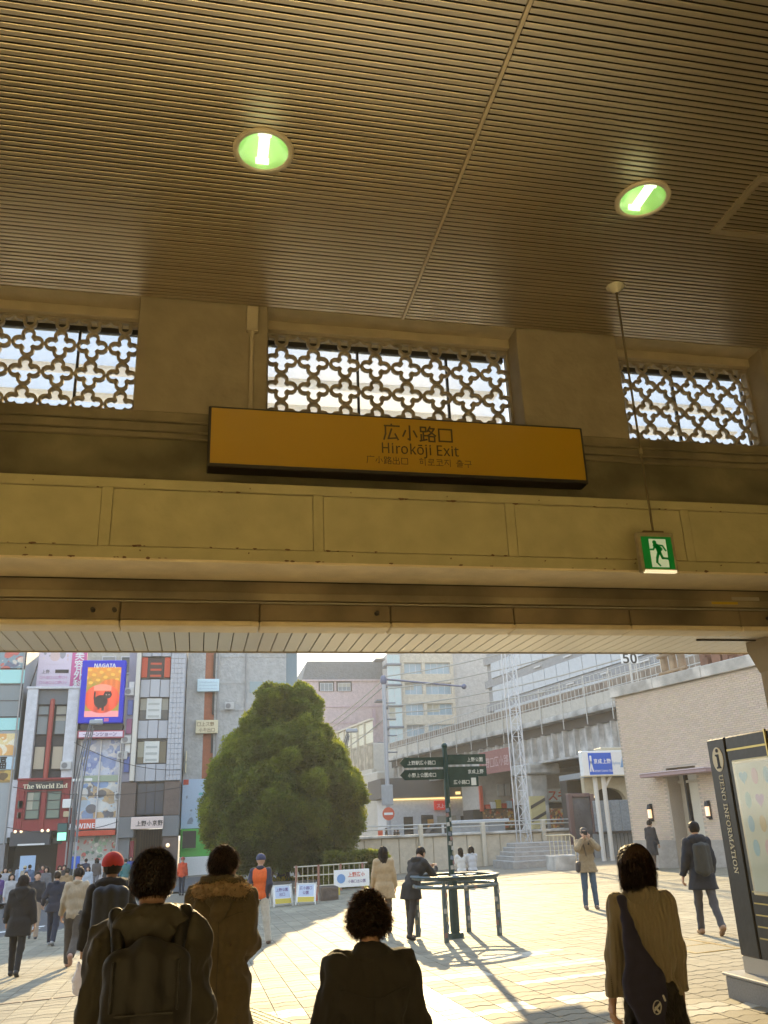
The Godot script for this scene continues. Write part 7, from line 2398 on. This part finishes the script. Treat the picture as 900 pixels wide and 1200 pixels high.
	var po := obj("paper_bag", pb, M("paper_cream", Color(.62, .56, .42), .8, 0, "plaster"))
	po.transform = (w.world as Transform3D) * (w.S as Transform3D) * Transform3D(Basis(), Vector3(-.12, .0, .20))
	tag(po, "cream paper shopping bag held low beside the black skirt", "bag")
	obj("handle", MB.new().tube([Vector3(-.08, .6, .0), Vector3(-.075, .70, -.02), Vector3(.0, .735, -.04), Vector3(.075, .70, -.02), Vector3(.08, .6, 0)], .005, 6), M("paper_cream"), po)
	# red cap
	var rc := person("person", "person in a red cap and dark jacket with a rucksack", on_ground(-.84, -10.1), .10, {"H": 1.91, "lod": 1, "wide": .96, "hair": "short", "head": [0, 4], "cap": {"c": Color(.60, .035, .025)}, "legs": [18, 8, -14, 16], "arms": [[8, 9, 20, 10], [-10, 9, 16, 5]],
		"top": {"called": "jacket", "c": Color(.025, .024, .024), "bulk": .024, "hem": .47, "collar": "hood", "folds": .012}, "legwear": {"c": Color(.04, .035, .03)}, "grip0": true})
	carried("rucksack", "slate rucksack worn by the person in the red cap", "backpack", rc, [[Vector3(-.1, 1.1, .17), Vector3(-.1, 1.4, .16), .075, .07], [Vector3(.1, 1.1, .17), Vector3(.1, 1.4, .16), .075, .07], [Vector3(0, 1.08, .2), Vector3(0, 1.4, .19), .09, .085]], .016, .014, M("pack_slate", Color(.03, .036, .05), .7, 0, "cloth", false), [], .005)
	carried("plastic_bag", "white plastic carrier bag in the hand of the person in the red cap", "bag", rc, [[Vector3(-.25, .80, -.08), Vector3(-.23, .68, -.08), .02, .06, .6], [Vector3(-.22, .64, -.08), Vector3(-.22, .58, -.08), .065, .07, .6]], .012, .014, bag_white(), [], .012)
	# cream sweater walker
	person("person", "person in a cream sweater and brown trousers walking away, foot lifted", on_ground(-2.19, -18.7), -.1, {"H": 1.75, "lod": 1, "hair": "full", "head": [8, -12], "legs": [10, 4, -16, 38], "arms": [[6, 13, 14, 6], [4, 12, 60, 20]], "lean": 5,
		"top": {"called": "sweater", "c": Color(.50, .41, .28), "look": "knit", "bulk": .03, "hem": .49, "folds": .011}, "legwear": {"c": Color(.085, .07, .055), "bulk": .028}, "shoes": Color(.45, .25, .17)})
	# hooded walker in black at the left edge
	person("person", "person in a black hooded coat and black trousers walking away at left edge", on_ground(-3.08, -18.2), -.05, {"H": 1.70, "lod": 1, "hair": "long", "head": [0, -4], "legs": [9, 5, -9, 14], "arms": [[6, 12, 18, 8], [-4, 12, 12, 4]],
		"top": {"called": "coat", "c": black, "bulk": .034, "hem": .40, "collar": "hood", "flare": .02}, "legwear": {"c": black}})
	# navy suit
	person("person", "person in a dark navy suit with white soled shoes walking away", on_ground(-3.3, -24.1), -.1, {"H": 1.68, "lod": 1, "hair": "short", "legs": [12, 6, -12, 16], "arms": [[-4, 22, 40, 0], [6, 10, 14, 4]],
		"top": {"called": "jacket", "c": navy, "bulk": .024, "hem": .46}, "legwear": {"c": navy, "bulk": .022}, "shoes": Color(.3, .3, .3)})
	person("person", "person in a dark vest and khaki trousers facing the station", on_ground(-4.19, -26.9), PI + .15, {"H": 1.70, "lod": 1, "hair": "short", "legs": [14, 6, -12, 18], "arms": [[6, 10, 22, 6], [-8, 10, 18, 6]],
		"top": {"called": "vest", "c": Color(.03, .03, .035), "bulk": .02, "hem": .5}, "legwear": {"c": Color(.36, .27, .19), "bulk": .02}})
	# orange vested guard, hands behind the back
	var g := person("person", "person in an orange vest, blue cap and white trousers, hands behind back", on_ground(1.34, -19.35), -.25, {"H": 1.70, "lod": 1, "hair": "none", "head": [6, 0], "cap": {"c": Color(.05, .06, .12)}, "stance": .19, "legs": [0, 2, 0, 2], "arms": [[-22, 12, 42, 45], [-22, 12, 42, 45]],
		"top": {"called": "jacket", "c": Color(.035, .038, .06), "bulk": .022, "hem": .49}, "legwear": {"c": Color(.58, .54, .45), "bulk": .026}, "shoes": Color(.12, .08, .06)})
	put("orange_vest", joined([[blend([[Vector3(-.07, .96, 0), Vector3(.07, .96, 0), .135, .135, .95], [Vector3(-.05, 1.1, 0), Vector3(.05, 1.1, 0), .14, .14, .85], [Vector3(-.07, 1.3, 0), Vector3(.07, 1.3, 0), .145, .145, .83], [Vector3(-.1, 1.42, 0), Vector3(.1, 1.42, 0), .085, .085]], .018, .016, [[Vector3(0, -1, 0), -.87]], .008, Vector3(9, 5, 9), 3), g.S]]), M("vest_orange", Color(.78, .13, .015), .7, 0, "cloth", false), g.root)
	person("person", "person far off in an orange red vest beside the green kiosk", on_ground(-.55, -44.5), -.2, {"H": 1.66, "lod": 2, "hair": "none", "cap": {"c": Color(.4, .06, .04)}, "top": {"called": "vest", "c": Color(.7, .09, .03), "bulk": .02, "hem": .48}, "legwear": {"c": navy}})
	# the two by the ring table
	person("person", "person with long black hair in a beige wool coat", on_ground(3.90, -19.15), -.15, {"H": 1.67, "lod": 1, "hair": "long", "wide": .95, "head": [4, 0], "legs": [8, 4, -7, 8], "arms": [[4, 11, 16, 8], [2, 11, 14, 6]],
		"top": {"called": "coat", "c": Color(.47, .34, .19), "bulk": .034, "hem": .40, "flare": .03, "folds": .007}, "legwear": {"c": Color(.10, .075, .055)}, "shoes": Color(.10, .07, .05)})
	person("person", "person in a black coat leaning over the ring table reading", on_ground(4.05, -17.35), -.95, {"H": 1.72, "lod": 1, "hair": "short", "head": [-8, -28], "lean": 30, "legs": [4, 8, -10, 6], "arms": [[48, 6, 62, 22], [46, 6, 66, 24]],
		"top": {"called": "coat", "c": Color(.028, .026, .024), "bulk": .03, "hem": .42, "collar": "hood"}, "legwear": {"c": Color(.05, .045, .04)}})
	# a seated pair in white beyond the table
	var bench := thing("stone_bench", "low stone bench beyond the ring table", "bench", on_ground(9.9, -33.0))
	bx("seat", Vector3(-.9, .32, -.25), Vector3(.9, .44, .25), M("step_stone"), bench, .02)
	for x: float in [-.7, .7]:
		bx("leg", Vector3(x - .12, -.05, -.2), Vector3(x + .12, .32, .2), M("step_stone"), bench, .01)
	for i in 2:
		person("person", ["person in a white jacket seated beyond the table, further left of the pair", "person in a pale grey jacket seated beyond the table, further right of the pair"][i], on_ground(9.65 + i * .42, -32.95), .15, {"H": 1.66, "lod": 1, "hair": ["long", "bob"][i], "sit": .55, "legs": [86, 86, 86, 86], "arms": [[30, 8, 50, 25], [30, 8, 50, 25]],
			"top": {"called": "jacket", "c": [Color(.62, .60, .56), Color(.52, .52, .53)][i], "bulk": .03, "hem": .28}, "legwear": {"c": navy}})
	# photographer
	var ph := person("person", "person in a tan jacket and jeans holding a camera to the face", on_ground(8.62, -19.45), PI - .25, {"H": 1.72, "lod": 1, "hair": "short", "hair_c": Color(.10, .085, .075), "head": [6, 2], "stance": .12, "legs": [2, 3, -2, 3], "arms": [[66, 16, 112, 38], [66, 14, 116, 36]], "grip0": true, "grip1": true,
		"top": {"called": "jacket", "c": Color(.30, .225, .13), "bulk": .026, "hem": .46, "folds": .009}, "legwear": {"called": "jeans", "c": Color(.065, .105, .15), "bulk": .012}, "shoes": Color(.12, .07, .045)})
	var cam := thing("photo_camera", "small black camera held to the photographer's face", "camera", Vector3.ZERO)
	cam.transform = (ph.world as Transform3D) * (ph.HT as Transform3D) * Transform3D(Basis(), Vector3(0, -.0, -.145))
	bx("camera_body", Vector3(-.07, -.045, -.03), Vector3(.07, .045, .03), M("camera_black", Color(.015, .015, .015), .4), cam, .008)
	obj("lens", MB.new().cyl(Vector3(0, -.005, -.03), Vector3(0, -.005, -.1), .034, .036, 14), M("camera_black"), cam)
	carried("shoulder_bag", "small dark bag at the photographer's hip with its strap", "bag", ph, [[Vector3(.2, .97, .0), Vector3(.2, .86, .0), .07, .075, 1.5], [Vector3(.2, .95, 0), Vector3(-.08, 1.43, -.11), .012, .012], [Vector3(.06, 1.40, -.14), Vector3(.02, 1.15, -.15), .011, .011]], .011, .008, M("bag_dark", Color(.05, .04, .035), .6, 0, "cloth", false))
	# figure by the wall, walker with pack
	person("person", "person in a long black coat standing by the brick wall lantern", on_ground(16.45, -31.2), -1.2, {"H": 1.72, "lod": 1, "hair": "full", "legs": [3, 3, -3, 4], "top": {"called": "coat", "c": Color(.018, .02, .026), "bulk": .036, "hem": .30, "flare": .02}, "legwear": {"c": Color(.12, .08, .06)}})
	var pk := person("person", "person in a navy coat and grey trousers walking away near the totem", on_ground(8.0, -13.65), -.18, {"H": 1.72, "lod": 1, "hair": "short", "head": [2, 2], "legs": [12, 4, -16, 18], "arms": [[2, 13, 14, 5], [6, 12, 24, 10]],
		"top": {"called": "coat", "c": Color(.022, .026, .036), "bulk": .03, "hem": .40, "collar": "hood", "folds": .009}, "legwear": {"c": Color(.075, .075, .082), "bulk": .012}, "shoes": Color(.30, .17, .085)})
	carried("daypack", "dark grey daypack with olive lower half on the navy coated walker", "backpack", pk, [[Vector3(-.09, 1.0, .17), Vector3(-.09, 1.36, .165), .065, .055], [Vector3(.09, 1.0, .17), Vector3(.09, 1.36, .165), .065, .055], [Vector3(0, .98, .2), Vector3(0, 1.36, .19), .085, .075]], .014, .012, M("pack_olive", Color(.036, .037, .03), .7, 0, "cloth", false), [], .004)
	# the crowd at the crossing, far left
	var cc := [Color(.3, .2, .08), Color(.4, .45, .55), Color(.35, .3, .22), Color(.15, .15, .16), Color(.42, .26, .27), Color(.03, .03, .035), Color(.035, .03, .03), Color(.05, .06, .06), Color(.02, .03, .07), Color(.42, .48, .55), Color(.05, .06, .12), Color(.12, .1, .09), Color(.03, .08, .3), Color(.05, .1, .35), Color(.1, .05, .2)]
	var cs := [[-10.6, -56.5], [-10.0, -57.5], [-9.3, -55.0], [-6.69, -45.3], [-7.33, -43.8], [-9.0, -57.0], [-6.12, -46.9], [-6.9, -55.5], [-6.05, -55.0], [-4.70, -44.0], [-5.26, -45.9], [-5.4, -54.5], [-4.1, -54.0], [-3.6, -55.0], [-8.2, -42.6]]
	var hh := [1.7, 1.7, 1.66, 1.70, 1.62, 1.68, 1.7, 1.76, 1.8, 1.62, 1.68, 1.76, 1.68, 1.7, 1.62]
	var cl := ["person in a golden brown coat at the far left of the crowd", "person in a pale blue top in the crowd before the red building", "person in a light brimmed cap in the crowd", "person in a grey coat coming over the crossing", "person in a dusty pink coat at the crossing", "person in black beside the blue placard in the crowd", "person in a dark brown coat crossing behind the navy suit", "person in a neon yellow green cap in the crowd", "person in a navy jacket, tallest in the crowd before the printed glass", "person in a light blue top with a white mask in the crowd", "person in a navy coat with a white scarf in the crowd", "person in a grey brown coat half behind the red cap", "person in a dark blue jacket before the brown storeys", "person in a bright blue jacket before the brown storeys", "person in a purple jacket at the left edge of the crossing"]
	for i in 15:
		var o := {"H": hh[i], "lod": 2, "hair": ["short", "long", "full", "bob"][i % 4], "legs": [10, 5, -10, 12], "top": {"called": "coat", "c": cc[i], "bulk": .026, "hem": [.47, .42, .48][i % 3]}, "legwear": {"c": [navy, black, Color(.1, .09, .08), Color(.2, .2, .22)][i % 4]}, "seed": i}
		if i == 7:
			o.cap = {"c": Color(.5, .75, .02), "brim": false}
		if i == 2:
			o.cap = {"c": Color(.6, .5, .3), "brim": true}
		if i == 10:
			o.top.collar = "scarf"
		person("person", cl[i], on_ground(cs[i][0], cs[i][1]), (PI if i % 3 != 2 else 0.0) + .3 * sin(i * 2.0), o, "crowd at the crossing")
	var more := [[-5.6, -33.0, "person in a charcoal jacket and pale trousers stepping off the crossing"], [-6.6, -36.5, "person in a white shirt under a dark jacket on the crossing"], [-4.6, -36.0, "person in a camel coat crossing behind the cream sweater"], [-7.4, -49.0, "person in a maroon jacket at the far kerb"], [-8.3, -50.5, "person in a denim jacket at the far kerb"], [-6.9, -51.0, "person in a cream cardigan at the far kerb"], [-5.8, -49.5, "person in an olive jacket at the far kerb"], [-4.4, -50.5, "person in a black coat with light trousers at the far kerb"], [-3.4, -48.5, "person in a teal jacket at the far kerb"], [-8.9, -47.5, "person in a light grey sweatshirt at the left of the far kerb"], [-9.6, -52.5, "person in a mustard coat before the pub entrance"], [-2.6, -52.5, "person in a slate blue coat before the slatted entry"]]
	var mc := [Color(.04, .04, .045), Color(.45, .45, .45), Color(.3, .2, .1), Color(.16, .03, .04), Color(.1, .16, .26), Color(.5, .45, .35), Color(.1, .1, .05), Color(.02, .02, .02), Color(.05, .2, .2), Color(.4, .4, .42), Color(.4, .27, .06), Color(.1, .13, .2)]
	for i in more.size():
		person("person", more[i][2], on_ground(more[i][0], more[i][1]), (PI if i % 2 else 0.0) + .35 * sin(i * 1.7), {"H": 1.6 + .045 * (i % 5), "lod": 2, "hair": ["short", "bob", "full", "long"][i % 4], "legs": [14, 6, -13, 15] if i < 3 else [4, 4, -4, 5], "top": {"called": "coat", "c": mc[i], "bulk": .024, "hem": [.47, .4, .49][i % 3]}, "legwear": {"c": [Color(.4, .38, .33), navy, black, Color(.12, .1, .09)][i % 4]}, "seed": i}, "crowd at the crossing")
	var pc := thing("placard", "pale blue placard on a stick held up in the crowd", "placard", on_ground(-9.35, -56.0))
	bx("board", Vector3(-.42, 1.0, -.02), Vector3(.42, 2.15, .02), M("placard_blue", Color(.36, .5, .68), .5), pc, .01)
	obj("stick", MB.new().cyl(Vector3(0, 0, -.03), Vector3(0, 1.2, -.03), .02, .02, 6), M("rail_grey"), pc)
	# silhouettes on the raised street
	var sx := [[10.62, -75.0], [11.1, -74.5], [15.42, -74.0], [16.15, -74.2], [16.5, -74.6]]
	var sl := ["person in black half hidden behind the tree on the far street", "person in a dark coat right of the tree on the far street", "person in dark clothes left of the no entry pole", "person in dark clothes just before the no entry pole", "person in dark clothes right of the no entry pole"]
	for i in 5:
		person("person", sl[i], Vector3(sx[i][0], -1.748, sx[i][1]), [1.4, -1.3, 1.2, -1.5, -1.3][i], {"H": [1.55, 1.74, 1.76, 1.68, 1.66][i], "lod": 2, "hair": ["short", "full", "bob"][i % 3], "legs": [14, 8, -14, 14], "top": {"called": "coat", "c": Color(.02, .02, .024), "bulk": .03, "hem": .42}, "legwear": {"c": black}}, "walkers on the far street")

func straps(J: Dictionary, m: Material, pack: Node3D) -> void:
	var b := []
	for s: float in [-1.0, 1.0]:
		b.append_array([[Vector3(.11 * s, 1.40, .14), Vector3(.135 * s, 1.53, .03), .028, .026, .6], [Vector3(.135 * s, 1.53, .03), Vector3(.13 * s, 1.44, -.14), .026, .026, .6], [Vector3(.13 * s, 1.44, -.14), Vector3(.15 * s, 1.15, -.15), .026, .022, .6]])
	put("strap", joined([[blend(b, .012, .008), J.S]]), m, pack)

func bag_white() -> StandardMaterial3D:
	if not mats.has("bag_white"):
		var m := M("bag_white", Color(.8, .8, .8), .4)
		m.backlight_enabled = true
		m.backlight = Color(.7, .7, .75)
	return mats["bag_white"]

func _ready() -> void:
	rng.seed = 11
	var cam := Camera3D.new()
	cam.name = "camera"
	var pitch := deg_to_rad(20.2)
	var yaw := deg_to_rad(12.4)
	var roll := deg_to_rad(2.24)
	var fw := Vector3(sin(yaw) * cos(pitch), sin(pitch), -cos(yaw) * cos(pitch))
	var r0 := Vector3(cos(yaw), 0, sin(yaw))
	var u0 := r0.cross(fw)
	cam.basis = Basis(r0 * cos(roll) - u0 * sin(roll), r0 * sin(roll) + u0 * cos(roll), -fw)
	cam.fov = 2.0 * rad_to_deg(atan(600.0 / 1005.0))
	cam.near = .05
	cam.far = 900
	add_child(cam)
	cam.current = true
	var env := Environment.new()
	env.background_mode = Environment.BG_SKY
	var sky := Sky.new()
	var sm := ProceduralSkyMaterial.new()
	sm.sky_top_color = Color(.53, .61, .71)
	sm.sky_horizon_color = Color(.92, .92, .88)
	sm.sky_curve = .16
	sm.ground_bottom_color = Color(.25, .23, .2)
	sm.ground_horizon_color = Color(.6, .6, .58)
	sm.sun_angle_max = 19
	sm.sun_curve = .5
	sm.energy_multiplier = 1.35
	sky.sky_material = sm
	env.sky = sky
	env.tonemap_mode = Environment.TONE_MAPPER_LINEAR
	env.tonemap_exposure = 3.0
	env.fog_enabled = true
	env.fog_density = .0015
	env.fog_light_color = Color(1, .95, .86)
	env.sdfgi_enabled = true
	env.ssao_enabled = true
	env.ssil_enabled = true
	var we := WorldEnvironment.new()
	we.name = "air"
	we.environment = env
	add_child(we)
	var sun := DirectionalLight3D.new()
	sun.name = "sun"
	sun.light_color = Color(1, .88, .65)
	sun.light_energy = 1.1
	sun.light_angular_distance = .5
	sun.shadow_enabled = true
	var az := deg_to_rad(10.5)
	var el := deg_to_rad(19.2)
	var to_sun := Vector3(sin(az) * cos(el), sin(el), -cos(az) * cos(el))
	sun.look_at_from_position(Vector3.ZERO, -to_sun)
	add_child(sun)
	ground()
	station()
	street_buildings()
	far_buildings()
	viaduct()
	brick_building()
	totem()
	signpost()
	ring_table()
	poles()
	greenery()
	people()
